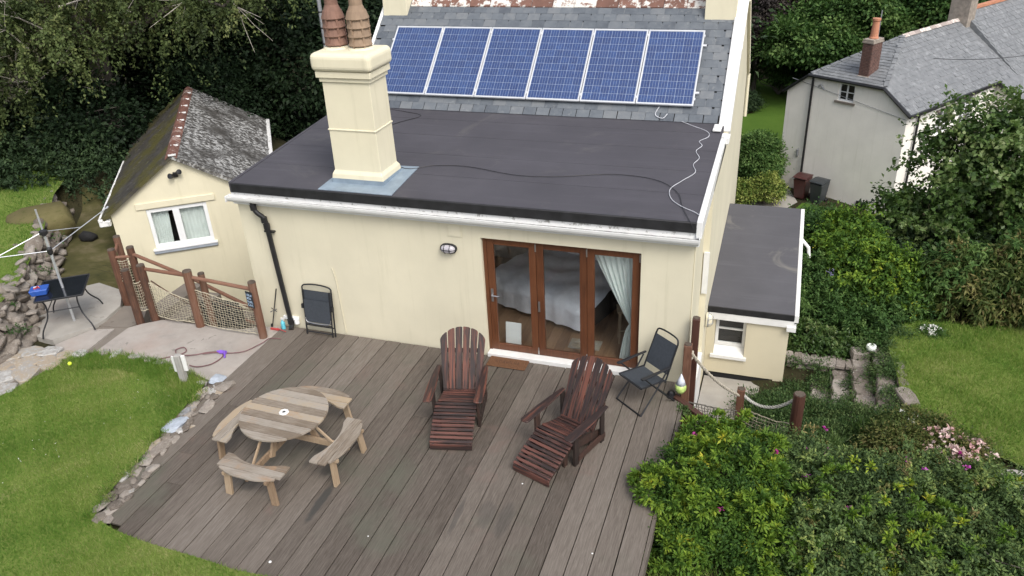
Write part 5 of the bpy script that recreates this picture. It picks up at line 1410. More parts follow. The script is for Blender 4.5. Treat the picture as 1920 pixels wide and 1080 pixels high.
for (x, y) in ((-10.1, -1.72), (-9.85, -1.70), (-9.45, -1.70), (-9.1, -1.70), (-8.85, -1.74), (-8.5, -1.80), (-8.2, -1.92)):
    o = link('stone', SF[q.randrange(7)], None, cp, (x, y, .0), (0, 0, q.uniform(0, 3))); o.scale = (q.uniform(.2, .34), q.uniform(.12, .2), .09)
# stone edging between deck and lawn
ed = thing('stone_edging', 'low rough stone edging between the deck and the left lawn', 'stone edging', (-7.3, -3.5, 0))
line = [(-7.46, -2.02), (-7.40, -2.4), (-7.36, -2.85), (-7.34, -3.3), (-7.27, -3.8), (-7.18, -4.3), (-7.12, -4.7), (-7.06, -5.12)]
b = MB(); wl = [(x - .15, y) for x, y in line]; wr_ = [(x + .14, y) for x, y in line]
b.prism(wl + [(-7.00, -5.22), (-6.935, -5.22), (-6.935, -5.14), (-7.21, -5.13), (-7.21, -4.58), (-7.44, -4.57), (-7.44, -2.02)], -.1, .004); b.build('edging_core', M['stone'], ed, world=True)
for i in range(92):
    t = i / 92; x, y = along(line, t); x += q.uniform(-.19, .19)
    o = link('stone', (ST if q.random() < .9 else SF)[q.randrange(7)], None, ed, (x - ed.location.x, y - ed.location.y, q.uniform(-.02, .015)), (q.uniform(-.25, .25), q.uniform(-.25, .25), 1.6 + q.uniform(-.5, .5)))
    s = q.uniform(.09, .21); o.scale = (s * 1.5, s * .9, q.uniform(.04, .09))
for (x, y, sx, sy, mm) in ((-7.52, -1.93, .26, .22, 'bluestone'), (-7.70, -2.10, .11, .16, 'flag'), (-7.38, -3.18, .42, .20, 'bluestone'), (-7.22, -3.72, .40, .15, 'stone'), (-7.28, -2.05, .3, .22, 'stone')):
    me = rock_mesh(int(abs(x * 1000 + y)) % 97, n=18); me.materials.append(M[mm]); o = link('stone', me, None, ed, (x - ed.location.x, y - ed.location.y, .035), (.05, .03, 1.5)); o.scale = (sx * 1.2, sy * 1.2, .09)
# garden steps and wall on the right
gs = thing('garden_steps', 'shallow stone garden steps climbing to the right hand lawn', 'steps', (2.7, 2, -1.2))
for i, (xa, xb, z) in enumerate(((2.02, 2.35, -1.2), (2.35, 2.68, -1.04), (2.68, 3.04, -.88), (3.04, 3.38, -.72))):
    b = MB(); b.box(xa, xb + .25, 1.25, 2.75 - .08 * i, z - .4, z - .03); b.build('step_core', M['concrete_dark'], gs, world=True)
    y = 1.22 + .04 * i
    while y < 2.7:
        L = q.uniform(.26, .52); w_ = q.uniform(.9, 1.1)
        o = link('stone', SS[q.randrange(7)], None, gs, ((xa + xb) / 2 - 2.7, y + L / 2 - 2, z + 1.2 - .03 + q.uniform(-.012, .012)), (q.uniform(-.04, .04), q.uniform(-.04, .04), q.uniform(-.1, .1) + (pi if q.random() < .5 else 0)))
        o.scale = ((xb - xa) * 1.06 * w_, L * 1.08, .13); y += L
o = link('stone', SS[2], None, gs, (3.45 - 2.7, 1.35 - 2, .60), (0, 0, .3)); o.scale = (.30, .5, .12)
for y in (1.75, 2.0, 2.25): o = link('stone', SS[q.randrange(7)], None, gs, (3.43 - 2.7, y - 2, .60), (0, 0, .3)); o.scale = (.14, .26, .1)
o = link('stone', SS[4], None, gs, (2.90 - 2.7, 1.05 - 2, .32), (0, 0, .4)); o.scale = (.85, .42, .12)
o = link('stone', SS[5], None, gs, (2.85 - 2.7, 2.86 - 2, .42), (.05, .04, .2)); o.scale = (.36, .26, .14)
gw = thing('garden_wall', 'low dark stone wall beside the garden steps and lean-to corner', 'stone wall', (2.0, 2.7, -1.2))
b = MB(); b.box(1.56, 2.62, 2.58, 2.9, -1.5, -1.0); b.build('wall_core', M['concrete_dark'], gw, world=True)
for r in range(4):
    x = 1.56
    while x < 2.6:
        L = q.uniform(.12, .3); o = link('stone', (ST if r < 3 else SS)[q.randrange(7)], None, gw, (x + L / 2 - 2, 2.60 - 2.7 + (.06 if r == 3 else 0), -.12 + .13 * r), (q.uniform(-.1, .1), q.uniform(-.1, .1), q.uniform(-.1, .1))); o.scale = (L * 1.12, .2 + (.16 if r == 3 else 0), .12 if r < 3 else .06); x += L
b = MB(); b.lathe([(.04, 0), (.08, .02), (.095, .07), (.08, .12), (.05, .125), (.04, .08)], 12); o = b.build('white_pot', M['whiteball'], smooth=True); o.location = (3.0, 2.85, -.70); tag(o, 'round white pot at the top of the stone garden steps', 'pot')

# ------------------------------------------------------------------ neighbouring cottage
NB = thing('cottage', 'pale two storey cottage with grey slate roof beyond the garden', 'cottage', (5.64, 23.42, -6.5), rad(146))
# local x runs along the left gable wall away from the near corner, local -y... front wall runs along local -y? see below
HW, HE, HT, HR = 5.55, 4.50, 5.30, 6.50
LF = 7.45
# local frame: +x = up the gable wall, +y = away from the viewer's gable side is -(front direction); front direction f = local -y
b = MB()
My2 = Matrix(((1, 0, 0, 0), (0, 0, 1, 0), (0, 1, 0, 0), (0, 0, 0, 1)))
wx0, wx1, wz0, wz1 = 2.38, 3.12, 4.42, 5.16
def hz(x): return HE + (HT - HE) * min(1, x / 1.11) if x < HW / 2 else HE + (HT - HE) * min(1, (HW - x) / 1.11)
b.prism([(0, -1), (wx0, -1), (wx0, hz(wx0)), (1.11, HT), (0, HE)], -.25, 0, My2)
b.prism([(wx1, -1), (HW, -1), (HW, HE), (HW - 1.11, HT), (wx1, hz(wx1))], -.25, 0, My2)
b.box(wx0, wx1, -.25, -.001, -1, wz0); b.box(wx0, wx1, -.25, -.001, wz1, HT - .002)
fw = [(1.55, 2.55, 2.75, 3.95), (3.95, 4.75, 2.75, 3.95)]
ys = [0.25]
y = .25
b.box(0, .25, -1.75, -.25, -1, HE)
b.box(0, .25, -LF, -1.75, -1, 2.95); b.box(0, .25, -2.45, -1.75, 2.95, HE); b.box(0, .25, -3.75, -2.45, 4.0, HE); b.box(0, .25, -4.4, -3.75, 2.95, HE); b.box(0, .25, -5.6, -4.4, 4.15, HE); b.box(0, .25, -LF, -5.6, 2.95, HE)
b.box(HW - .25, HW, -14, -.25, -1, HE)
b.build('wall', M['offwhite'], NB)
# roof planes as slate courses
RY0 = -3.9                     # where the ridge starts behind the hip
mid = HW / 2
def plane_slates(name, P0, U, V, nu_, nv_, du, dv, inside, parent, mat, seed):
    q_ = random.Random(seed); U = Vector(U).normalized(); V = Vector(V).normalized(); N = U.cross(V).normalized()
    if N.z < 0: N = -N
    b = MB(); P0 = Vector(P0)
    for j in range(nv_):
        for i in range(nu_):
            u = (i + (.5 if j % 2 else 0)) * du; v = j * dv
            c = P0 + U * (u + du / 2) + V * (v + dv / 2)
            if not inside(c): continue
            t_ = q_.uniform(.018, .034); a = P0 + U * (u + .006) + V * (v - .02); b_ = P0 + U * (u + du - .006) + V * (v - .02)
            c1 = b_ + V * (dv + .05); d1 = a + V * (dv + .05)
            b.add([a + N * t_, b_ + N * (t_ + q_.uniform(-.004, .006)), c1 + N * .006, d1 + N * .006, a, b_], [(0, 1, 2, 3), (4, 5, 1, 0), (4, 0, 3), (1, 5, 2)])
    o = b.build(name, mat, parent); o['kind'] = 'stuff'; return o
ov = .16
sx = (HR - HE) / mid                      # slope of the front pitch
E0 = Vector((-ov, .15, HE - ov * sx + .05))
L1 = math.hypot(mid + ov, (mid + ov) * sx)
hipS = (HR - HT) / (-RY0)
b = MB()
th = .06
A = Vector((-ov, .12, HE - ov * sx)); B_ = Vector((1.11 - .05, .12, HT)); C_ = Vector((mid, RY0, HR)); D_ = Vector((mid, -9.0, HR)); E_ = Vector((-ov, -9.0, HE - ov * sx))
b.add([A, B_, C_, D_, E_], [(0, 1, 2, 3, 4)])
A2 = Vector((HW + ov, .12, HE - ov * sx)); B2 = Vector((HW - 1.06, .12, HT)); E2 = Vector((HW + ov, -14, HE - ov * sx)); D2 = Vector((mid, -14, HR))
b.add([A2, B2, C_, D2, E2], [(4, 3, 2, 1, 0)]); b.add([B_, B2, C_], [(0, 1, 2)]); b.add([C_, D_, D2], [(0, 1, 2)])
b.build('roof_slope', M['slate_far'], NB)
def in_front(c): 
    t = (c.x + ov) / (mid + ov)
    ylim = .12 if c.x < 1.06 else .12 + (RY0 - .12) * (c.x - 1.06) / (mid - 1.06)
    return c.y < ylim and c.x < mid + .02 and c.y > -9
plane_slates('roof_slates', (-ov, .16, HE - ov * sx), (0, -1, 0), (1, 0, sx), 34, 17, .27, .235, in_front, NB, M['slate_far'], 1)
hs = (HR - HT) / (.12 - RY0)
def in_hip(c): return c.y > RY0 and c.x > 1.06 + (mid - 1.06) * (.12 - c.y) / (.12 - RY0) and c.x < (HW - 1.06) - (mid - 1.06) * (.12 - c.y) / (.12 - RY0)
plane_slates('roof_slates', (.9, .14, HT), (1, 0, 0), (0, -1, hs), 16, 16, .25, .23, in_hip, NB, M['slate_far'], 2)
b = MB()
b.tube([A + Vector((-.02, 0, -.02)), B_ + Vector((0, .04, -.02)), B2 + Vector((0, .04, -.02)), A2 + Vector((0, 0, -.02))], .075, 6)
b.bar((-ov - .03, .14, HE - ov * sx - .02), (-ov - .03, -LF + .1, HE - ov * sx - .02), .11, .12)
b.build('black_gutter', M['blackplastic'], NB)
b = MB(); b.tube([(HW - 1.25, .09, HT - .05), (HW - 1.25, .09, -.2)], .05, 8); b.build('downpipe', M['blackplastic'], NB)
b = MB(); b.tube([(-.09, -.75, HE - .1), (-.09, -.75, 0)], .05, 8); b.build('downpipe', M['blackplastic'], NB)
b = MB(); b.box(-.012, HW + .012, -.1, .014, -1, .02); b.box(1.05, 1.5, .0, .05, .0, .35); b.build('black_plinth', M['blackplastic'], NB)
for i in range(20):
    b = MB(); b.add([(-.13, 0, -.09), (0, 0, .03), (.13, 0, -.09), (-.13, -.44, -.09), (0, -.44, .03), (.13, -.44, -.09)], [(0, 1, 4, 3), (1, 2, 5, 4), (0, 2, 1), (3, 4, 5)])
    if -9 > RY0 - i * .45: break
    o = b.build('ridge_tile', M['ridge_pale'], NB); o.location = (mid, RY0 - i * .45 + .1, HR + .06 + .01 * (i % 2))
b = MB()
for k_ in range(10):
    t = k_ / 9
    for (S_, T_) in ((B_, C_), (B2, C_)):
        p = S_.lerp(T_, t * .93 + .02); p2 = S_.lerp(T_, min(1, t * .93 + .11)); b.bar(p + Vector((0, 0, .03)), p2 + Vector((0, 0, .035)), .16, .04)
b.build('hip_cap', M['slate_far'], NB)
nc = tag(bpy.data.objects.new('brick_chimney', None)); COL.objects.link(nc); nc.parent = NB; nc.location = (2.35, -.75, 5.42); nc.scale = (.82, .82, .80)
nc.rotation_euler = (0, 0, 0)
b = MB(); b.box(-.25, .25, -.42, .42, -.2, 1.85); b.build('mortar_core', M['mortar'], nc)
bq = random.Random(2); bb = MB()
for r in range(24):
    for side in range(4):
        Lr = .84 if side in (0, 2) else .50
        L_ = .225; x = -Lr / 2 - (.11 if r % 2 else 0)
        while x < Lr / 2 - .02:
            xa, xb = max(x, -Lr / 2), min(x + L_ - .012, Lr / 2)
            if xb - xa > .03:
                k_ = xb - xa; Mr = Matrix.Translation((0, 0, -.05 + r * .076)) @ Matrix.Rotation(side * pi / 2 + pi / 2, 4, 'Z') @ Matrix.Translation(((xa + xb) / 2, -(.25 if side in (0, 2) else .42), 0))
                bb.box(-k_ / 2, k_ / 2, -.02 - bq.uniform(0, .006), .018, 0, .063, Mr)
            x += L_
tag(bb.build('bricks', M['brick'], nc), kind='stuff')
b = MB(); b.box(-.31, .31, -.48, .48, 1.70, 1.78); b.box(-.29, .29, -.46, .46, 1.78, 1.90); b.build('chimney_cap', M['mortar'], nc, .01)
b = MB(); b.box(-.34, .34, -.52, .52, -.32, .08); b.build('chimney_base', M['mortar'], nc, .03)
b = MB(); b.lathe([(.22, 0), (.22, .07), (.19, .11), (.16, .85), (.20, .9), (.20, 1.0), (.08, 1.01)], 14, c=(0, 0, 1.88)); b.build('chimney_pot', M['orangeclay'], nc)
c2 = MB(); c2.box(mid - .45, mid + .45, -9.2, -8.55, 5.6, 8.2); c2.build('rear_chimney', M['mortar'], NB)
# second roof beyond and its ridge
b = MB(); zr2 = HR + .35
b.add([(-ov, -8.9, HE - .1), (mid, -8.9, zr2), (mid, -18, zr2), (-ov, -18, HE - .1), (HW, -8.9, HE - .1), (HW, -18, HE - .1)], [(0, 1, 2, 3), (4, 5, 2, 1), (0, 4, 1)])
b.build('roof_slope', M['slate_far'], NB)
plane_slates('roof_slates', (-ov, -8.9, HE - .1), (0, -1, 0), (mid + ov, 0, zr2 - HE + .1), 32, 17, .27, .24, lambda c: c.x < mid, NB, M['slate_far'], 5)
b = MB(); b.bar((mid, -8.9, zr2 + .04), (mid, -18, zr2 + .04), .24, .12); b.build('orange_ridge', M['orangeclay'], NB)
# the front slope runs on down over a wing to the right
b = MB(); zf = lambda x: HE + x * sx
b.add([(-ov - .02, -LF + .18, zf(-ov) + .012), (-ov - .02, -14, zf(-ov) + .012), (-4.2, -14, zf(-4.2)), (-4.2, -LF + .18, zf(-4.2)), (-ov - .02, -LF + .18, zf(-ov) - .07), (-ov - .02, -14, zf(-ov) - .07), (-4.2, -14, zf(-4.2) - .08), (-4.2, -LF + .18, zf(-4.2) - .08)], [(0, 1, 2, 3), (7, 6, 5, 4), (0, 3, 7, 4), (1, 5, 6, 2)]); b.build('wing_roof', M['slate_far'], NB)
plane_slates('roof_slates', (-4.2, -LF + .18, zf(-4.2) + .01), (0, -1, 0), (1, 0, sx), 22, 16, .27, .235, lambda c: c.x < -.1, NB, M['slate_far'], 9)
b = MB(); b.bar((-ov, -LF + .2, zf(-ov) - .05), (-4.2, -LF + .2, zf(-4.2) - .05), .10, .16); b.build('wing_bargeboard', M['blackplastic'], NB)
b = MB(); b.prism([(-4.1, -1), (-.0, -1), (-.0, zf(0) - .1), (-4.1, zf(-4.1) - .1)], -LF - .25, -LF, My2); b.build('wing_wall', M['offwhite'], NB)
def cott_window(name, M4, w_, h_, cols, rows):
    wn_ = tag(bpy.data.objects.new(name, None)); COL.objects.link(wn_); wn_.parent = NB; wn_.matrix_local = M4
    b = MB(); f_ = .06
    b.box(0, f_, -.03, .03, 0, h_); b.box(w_ - f_, w_, -.03, .03, 0, h_); b.box(f_, w_ - f_, -.029, .029, 0, f_); b.box(f_, w_ - f_, -.029, .029, h_ - f_, h_)
    for i in range(1, cols): b.box(w_ * i / cols - .025, w_ * i / cols + .025, -.028, .025, f_, h_ - f_)
    for j in range(1, rows): b.box(f_, w_ - f_, -.02, .02, h_ * j / rows - .014, h_ * j / rows + .014)
    b.build('frame', M['upvc'], wn_)
    b = MB(); b.box(f_ - .01, w_ - f_ + .01, .0, .006, f_ - .01, h_ - f_ + .01); b.build('pane', M['glass'], wn_)
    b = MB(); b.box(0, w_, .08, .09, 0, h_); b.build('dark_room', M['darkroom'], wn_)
    b = MB(); b.box(-.09, w_ + .09, -.16, .0, -.09, -.005); b.build('sill', M['concrete_dark'], wn_)
# left gable window: looking side is +y local => rotate 180 so that local -y faces outwards
cott_window('window', Matrix.Translation((wx1, -.10, wz0)) @ Matrix.Rotation(pi, 4, 'Z'), wx1 - wx0, wz1 - wz0, 2, 2)
Rf = Matrix.Rotation(-pi / 2, 4, 'Z')
cott_window('window', Matrix.Translation((.10, -2.45, 2.95)) @ Rf, 1.3, 1.05, 2, 3)
cott_window('window', Matrix.Translation((.10, -4.4, 2.95)) @ Rf, 1.2, 1.2, 2, 3)
b = MB(); b.box(-.10, .0, -3.9, -2.3, 4.02, 4.09); b.box(-.10, .0, -5.75, -4.25, 4.17, 4.24); b.build('drip_mould', M['concrete_dark'], NB)
b = MB(); b.tube([(2.6, -1.5, 5.6), (2.6, -1.5, 7.9)], .022, 6); b.tube([(2.3, -.5, 5.2), (2.38, -.7, 6.0), (2.6, -1.5, 6.6)], .012, 5); b.build('aerial_mast', M['galv'], NB)
b = MB(); b.tube(sag((.2, -1.6, 6.3), (-2.5, -12, 6.0), .4, 12), .012, 4); tag(b.build('cable', M['cable'], NB), None)
b = MB(); b.tube(sag((HW - .2, .03, 5.0), (0.05, .03, 4.2), .0, 6), .010, 4); b.build('wall_cable', M['galv'], NB)
b = MB(); b.tube([(4.05, .02, 4.85), (3.9, .07, 4.95), (3.75, .03, 4.75)], .03, 5); b.build('wall_bracket', M['galv'], NB)
b = MB(); b.tube([(4.75, .03, .55), (4.62, .10, .5)], .03, 5); b.build('outside_tap', M['galv'], NB)
b = MB(); b.tube([(4.65, .03, 1.9), (4.62, .08, 1.9), (4.62, .08, 1.65), (4.66, .03, 1.6)], .05, 6); b.build('flue', M['galv'], NB)

def wheelie(label, loc, rz_, m_):
    r = thing('wheelie_bin', label, 'wheelie bin', loc, rz_, 'wheelie bins by the cottage wall')
    b = MB(); b.add([(-.22, -.24, .05), (.22, -.24, .05), (.22, .26, .12), (-.22, .26, .12), (-.29, -.33, .96), (.29, -.33, .96), (.29, .36, 1.0), (-.29, .36, 1.0)], [(3, 2, 1, 0), (4, 5, 6, 7), (0, 1, 5, 4), (1, 2, 6, 5), (2, 3, 7, 6), (3, 0, 4, 7)]); b.build('bin_body', m_, r, .02)
    b = MB(); b.prism([(-.38, 1.01), (.38, 1.03), (.36, 1.07), (.1, 1.12), (-.3, 1.09), (-.39, 1.05)], -.31, .31, Matrix(((0, 0, 1, 0), (1, 0, 0, 0), (0, 1, 0, 0), (0, 0, 0, 1)))); b.build('lid', m_, r, .015)
    for s in (-1, 1): b = MB(); b.lathe([(.1, -.025), (.11, 0), (.1, .025)], 12, Matrix.Translation((s * .27, .28, .11)) @ Matrix.Rotation(pi / 2, 4, 'Y')); b.build('wheel', M['blackplastic'], r)
    b = MB(); b.tube([(-.22, .40, 1.0), (.22, .40, 1.0)], .018, 6); b.build('handle', M['blackplastic'], r)
wheelie('maroon wheelie bin by the cottage wall, next to the black downpipe', (2.12, 24.95, -6.5), rad(-25), M['binred'])
wheelie('dark grey wheelie bin by the cottage wall, beside the maroon bin', (2.82, 24.50, -6.5), rad(-30), M['bingrey'])
b = MB(); b.box(-.03, .03, -.03, .03, 0, .95); b.box(.26, .32, -.03, .03, 0, .95); b.box(.03, .26, -.015, .015, .75, .9); b.box(.03, .26, -.015, .015, .35, .5); o = b.build('garden_gate', M['white'], bevel=.004); o.location = (1.1, 27.6, -6.5); tag(o, 'small white wooden gate beside the variegated bush', 'gate')

# ------------------------------------------------------------------ vegetation
def unit(a): return a / (np.linalg.norm(a, axis=-1, keepdims=True) + 1e-9)
def leaf_arrays(p, ax, nr, L, W, fold=.18):
    ax = unit(ax); b = unit(np.cross(nr, ax)); n = np.cross(ax, b)
    L = L[:, None]; W = W[:, None]
    v = np.empty((len(p), 4, 3))
    v[:, 0] = p; v[:, 1] = p + ax * L * .48 + b * W * .5 + n * W * fold
    v[:, 2] = p + ax * L - n * L * .12; v[:, 3] = p + ax * L * .48 - b * W * .5 + n * W * fold
    return v.reshape(-1, 3)
def leaf_mesh(name, verts, tint):
    n = len(verts) // 4
    return np_mesh(name, verts, np.arange(4 * n).reshape(-1, 4), 4, {'tint': np.repeat(tint, 4)})
def clump_centers(blobs, M_, rng, zmin=-.45, lo=.70, hi=1.02):
    B = np.array(blobs, float); area = (B[:, 3] * B[:, 4] + B[:, 4] * B[:, 5] + B[:, 3] * B[:, 5])
    k = rng.choice(len(B), M_ * 2, p=area / area.sum())
    d = unit(rng.normal(size=(M_ * 2, 3))); f = rng.uniform(lo, hi, M_ * 2)
    c = B[k, :3] + d * B[k, 3:6] * f[:, None]
    out = unit(d / B[k, 3:6]); ok = d[:, 2] > zmin
    for i, bb in enumerate(B):
        e = np.linalg.norm((c - bb[:3]) / bb[3:6], axis=1); ok &= ~((e < .62) & (k != i))
    c, out = c[ok][:M_], out[ok][:M_]
    return c, out
def crown_verts(blobs, clumps, per, L, W, cr, rng, droop=.25, upn=.7, zmin=-.45, flat=.55, tint=(.5, .22, .12), shape='ball', lo=.70, hi=1.02):
    c, out = clump_centers(blobs, clumps, rng, zmin, lo, hi)
    m = len(c); ct = np.clip(rng.normal(tint[0], tint[1], m), 0, 1); rr = cr * rng.uniform(.6, 1.35, m)
    idx = np.repeat(np.arange(m), per)
    o = rng.normal(size=(m * per, 3)) * .5
    o[:, 2] *= flat
    p = c[idx] + o * rr[idx][:, None]
    if shape == 'rosette':
        # leaves radiating from a shoot tip
        dd = unit(out[idx] * .9 + np.array([0, 0, .35]) + rng.normal(size=(m * per, 3)) * .75)
        p = c[idx] + dd * (rng.uniform(0, .8, m * per) * rr[idx])[:, None]
        ax = dd
    elif shape == 'spray':
        # leaves set along short drooping shoots
        t = rng.uniform(0, 1, m * per); sh = rng.integers(0, 5, m * per); sd = unit(out[idx] + rng.normal(size=(m, 5, 3))[idx, sh] * .75)
        p = c[idx] + sd * (t * rr[idx] * 1.5)[:, None] - np.stack([0 * t, 0 * t, t * t * rr[idx] * .5], -1) + rng.normal(size=(m * per, 3)) * rr[idx][:, None] * .05
        ax = sd * .6 + rng.normal(size=(m * per, 3)) * .6
    else:
        ax = unit(o) * .7 + out[idx] * .5 + rng.normal(size=(m * per, 3)) * .55
    ax[:, 2] -= droop
    nr = out[idx] * .55 + rng.normal(size=(m * per, 3)) * .5; nr[:, 2] += upn
    Ls = L * rng.uniform(.6, 1.3, m * per); Ws = W * rng.uniform(.65, 1.25, m * per)
    tn = np.clip(ct[idx] + rng.normal(0, tint[2], m * per), 0, 1)
    return leaf_arrays(p, ax, nr, Ls, Ws), tn, c, out
def limbs(base, tops, r0, rng, name, m, parent, n=5, wander=.25):
    b = MB()
    for t in tops:
        a = np.array(base, float); t = np.array(t, float); pts = [a]
        for i in range(1, n + 1):
            f = i / n; p = a + (t - a) * f; p[2] += .18 * np.linalg.norm(t - a) * (f - f * f)
            if i < n: p = p + rng.normal(size=3) * wander * np.linalg.norm(t - a) / n
            pts.append(p)
        b.tube([tuple(p) for p in pts], [max(.006, r0 * (1 - .85 * i / n)) for i in range(n + 1)], 6)
    return b.build(name, m, parent, world=True)

G = {}
G['oak'] = leaf_mat('oak_leaf', [(0, (0.032, 0.046, 0.018)), (.45, (0.072, 0.102, 0.034)), (.8, (0.125, 0.158, 0.055)), (1, (0.19, 0.21, 0.08))], .22)
G['dark'] = leaf_mat('dark_leaf', [(0, (0.016, 0.030, 0.014)), (.6, (0.032, 0.058, 0.024)), (1, (0.06, 0.095, 0.04))], .12)
G['mid'] = leaf_mat('mid_green_leaf', [(0, (0.032, 0.074, 0.020)), (.5, (0.066, 0.132, 0.034)), (1, (0.14, 0.22, 0.065))], .25)
G['bright'] = leaf_mat('fresh_green_leaf', [(0, (0.03, 0.068, 0.016)), (.5, (0.068, 0.125, 0.03)), (.85, (0.125, 0.19, 0.055)), (1, (0.20, 0.25, 0.10))], .28, .45, .35)
G['yellow'] = leaf_mat('yellow_green_leaf', [(0, (0.030, 0.072, 0.015)), (.42, (0.085, 0.165, 0.026)), (.72, (0.185, 0.285, 0.036)), (.95, (0.30, 0.37, 0.045)), (1, (0.50, 0.46, 0.05))], .25)
G['rose'] = leaf_mat('rose_leaf', [(0, (0.036, 0.066, 0.024)), (.5, (0.086, 0.140, 0.046)), (.85, (0.155, 0.220, 0.070)), (1, (0.24, 0.29, 0.08))], .2)
G['olive'] = leaf_mat('olive_leaf', [(0, (0.035, 0.058, 0.014)), (.4, (0.075, 0.105, 0.026)), (.75, (0.17, 0.16, 0.055)), (1, (0.27, 0.225, 0.10))], .2)
G['variegated'] = leaf_mat('variegated_leaf', [(0, (0.04, 0.085, 0.016)), (.5, (0.14, 0.20, 0.04)), (1, (0.33, 0.36, 0.10))], .2)
G['brown'] = leaf_mat('brown_purple_leaf', [(0, (0.024, 0.020, 0.020)), (.5, (0.045, 0.038, 0.036)), (1, (0.075, 0.066, 0.052))], .1)
G['heath'] = leaf_mat('heath_leaf', [(0, (0.028, 0.062, 0.020)), (.5, (0.06, 0.11, 0.034)), (1, (0.12, 0.17, 0.06))], .15)
G['petal_pink'] = leaf_mat('pink_petal', [(0, (0.62, 0.36, 0.36)), (1, (0.80, 0.66, 0.62))], .25)
G['petal_white'] = leaf_mat('white_petal', [(0, (0.70, 0.70, 0.64)), (1, (0.82, 0.82, 0.78))], .25)
G['petal_magenta'] = leaf_mat('magenta_petal', [(0, (0.34, 0.03, 0.18)), (1, (0.52, 0.12, 0.50))], .25)
G['petal_lilac'] = leaf_mat('lilac_petal', [(0, (0.30, 0.28, 0.55)), (1, (0.50, 0.48, 0.74))], .25)
G['grass'] = leaf_mat('grass_blade', [(0, (0.070, 0.150, 0.022)), (.42, (0.128, 0.230, 0.038)), (.72, (0.22, 0.29, 0.068)), (1, (0.42, 0.38, 0.19))], .3, .6, .15)

def plant(name, label, cat, base, specs, seed, group=None, trunk=None, mat=None, limbn=0, limb_r=.03, limb_m='bark', twigs=0):
    """specs: list of (part name, material, crown_verts keyword dict)"""
    rng = np.random.default_rng(seed)
    r = thing(name, label, cat, base, 0, group)
    cs = []
    for (pn, mt, kw) in specs:
        v, t, c, o = crown_verts(rng=rng, **kw)
        me = leaf_mesh(pn, v - np.array(base), t); ob_ = link(pn, me, mt, r); cs.append((c, o))
        if 'flower' in pn or 'bloom' in pn: ob_['kind'] = 'stuff'
    c, o = cs[0]
    if trunk: 
        b = MB(); b.tube([tuple(np.array(base) + np.array(p[:3])) for p in trunk], [p[3] for p in trunk], 9); b.build('trunk', M['bark'], r, world=True)
    if limbn:
        st_ = np.array(base) + (np.array(trunk[-1][:3]) if trunk else np.zeros(3))
        sel = rng.choice(len(c), min(limbn, len(c)), replace=False)
        limbs(st_, c[sel], limb_r, rng, 'limbs', M[limb_m], r)
    if twigs:
        sel = rng.choice(len(c), min(twigs, len(c)), replace=False); b = MB()
        for i in sel:
            p = c[i]; d = o[i] + rng.normal(size=3) * .5
            q0 = p - d * .6; q1 = p + d * .15 + rng.normal(size=3) * .1; q2 = p + d * .8 + rng.normal(size=3) * .2
            b.tube([tuple(q0), tuple(q1), tuple(q2)], [.026, .017, .006], 4)
            for k_ in range(3):
                e = q1 + (d + rng.normal(size=3) * .7) * .6; b.tube([tuple(q1), tuple((q1 + e) / 2 + rng.normal(size=3) * .05), tuple(e)], [.012, .008, .004], 4)
        tag(b.build('twigs', M['twig'], r, world=True), kind='stuff')
    return r
def cr(blobs, clumps, per, L, W, cr_, **k): return dict(blobs=blobs, clumps=clumps, per=per, L=L, W=W, cr=cr_, **k)

def lump(blobs, n, r, seed):
    """smaller uneven billows spread over the large blobs of a crown"""
    rng = np.random.default_rng(seed); c, o = clump_centers(blobs, n, rng, -.35, .62, .98)
    return [(p[0], p[1], p[2], s, s, s * .85) for p, s in zip(c, r * rng.uniform(.6, 1.35, len(c)))]
G['shade'] = leaf_mat('shaded_leaf', [(0, (0.008, 0.017, 0.008)), (.6, (0.017, 0.034, 0.014)), (1, (0.036, 0.060, 0.024))], .12)  # darker copy of the dark leaf, deep shade put into its colour
# big trees on the left behind the outbuilding
plant('oak_tree', 'large olive green spreading tree with pale twigs overhanging the outbuilding ridge', 'tree', (-19.5, 9.0, .5),
      [('crown', G['oak'], cr(lump([(-18.2, 7.2, 4.2, 3.6, 3.0, 2.2), (-15.6, 9.6, 4.6, 2.8, 2.6, 1.7), (-20.5, 9.5, 5.2, 3.6, 3.4, 2.4), (-13.6, 10.6, 5.0, 2.2, 2.0, 1.3)], 60, 1.0, 1), 700, 185, .098, .06, .72, zmin=-.7, tint=(.48, .22, .15), shape='spray', lo=.6, hi=1.1))], 1,
      trunk=[(0, 0, -.6, .42), (.2, -.1, 1.2, .34), (.5, -.3, 2.6, .26)], limbn=36, limb_r=.13, twigs=60)
plant('oak_tree', 'olive green tree with pale bare branches at the far left above the upper lawn', 'tree', (-22.5, 4.5, .6),
      [('crown', G['oak'], cr(lump([(-20.8, 4.6, 2.9, 2.4, 2.2, 1.9), (-22.8, 6.2, 4.2, 2.8, 2.6, 2.2)], 34, .85, 2), 420, 185, .098, .06, .7, zmin=-.7, tint=(.46, .22, .15), shape='spray', lo=.6, hi=1.1))], 2,
      trunk=[(0, 0, -.5, .3), (.2, .2, 1.4, .22)], limbn=26, limb_r=.10, twigs=40)
plant('oak_tree', 'pale green topped tree along the top edge left of the grey pole', 'tree', (-17.5, 15.5, 0),
      [('crown', G['oak'], cr(lump([(-17.5, 14.5, 4.8, 3.6, 3.0, 2.0), (-21.5, 14.5, 5.0, 3.6, 3, 2.2)], 36, 1.1, 3), 420, 165, .115, .07, .85, zmin=-.6, tint=(.52, .22, .15), shape='spray', lo=.6, hi=1.1))], 3,
      trunk=[(0, 0, -1, .4), (.1, .1, 2.2, .3)], limbn=26, limb_r=.12, twigs=12)
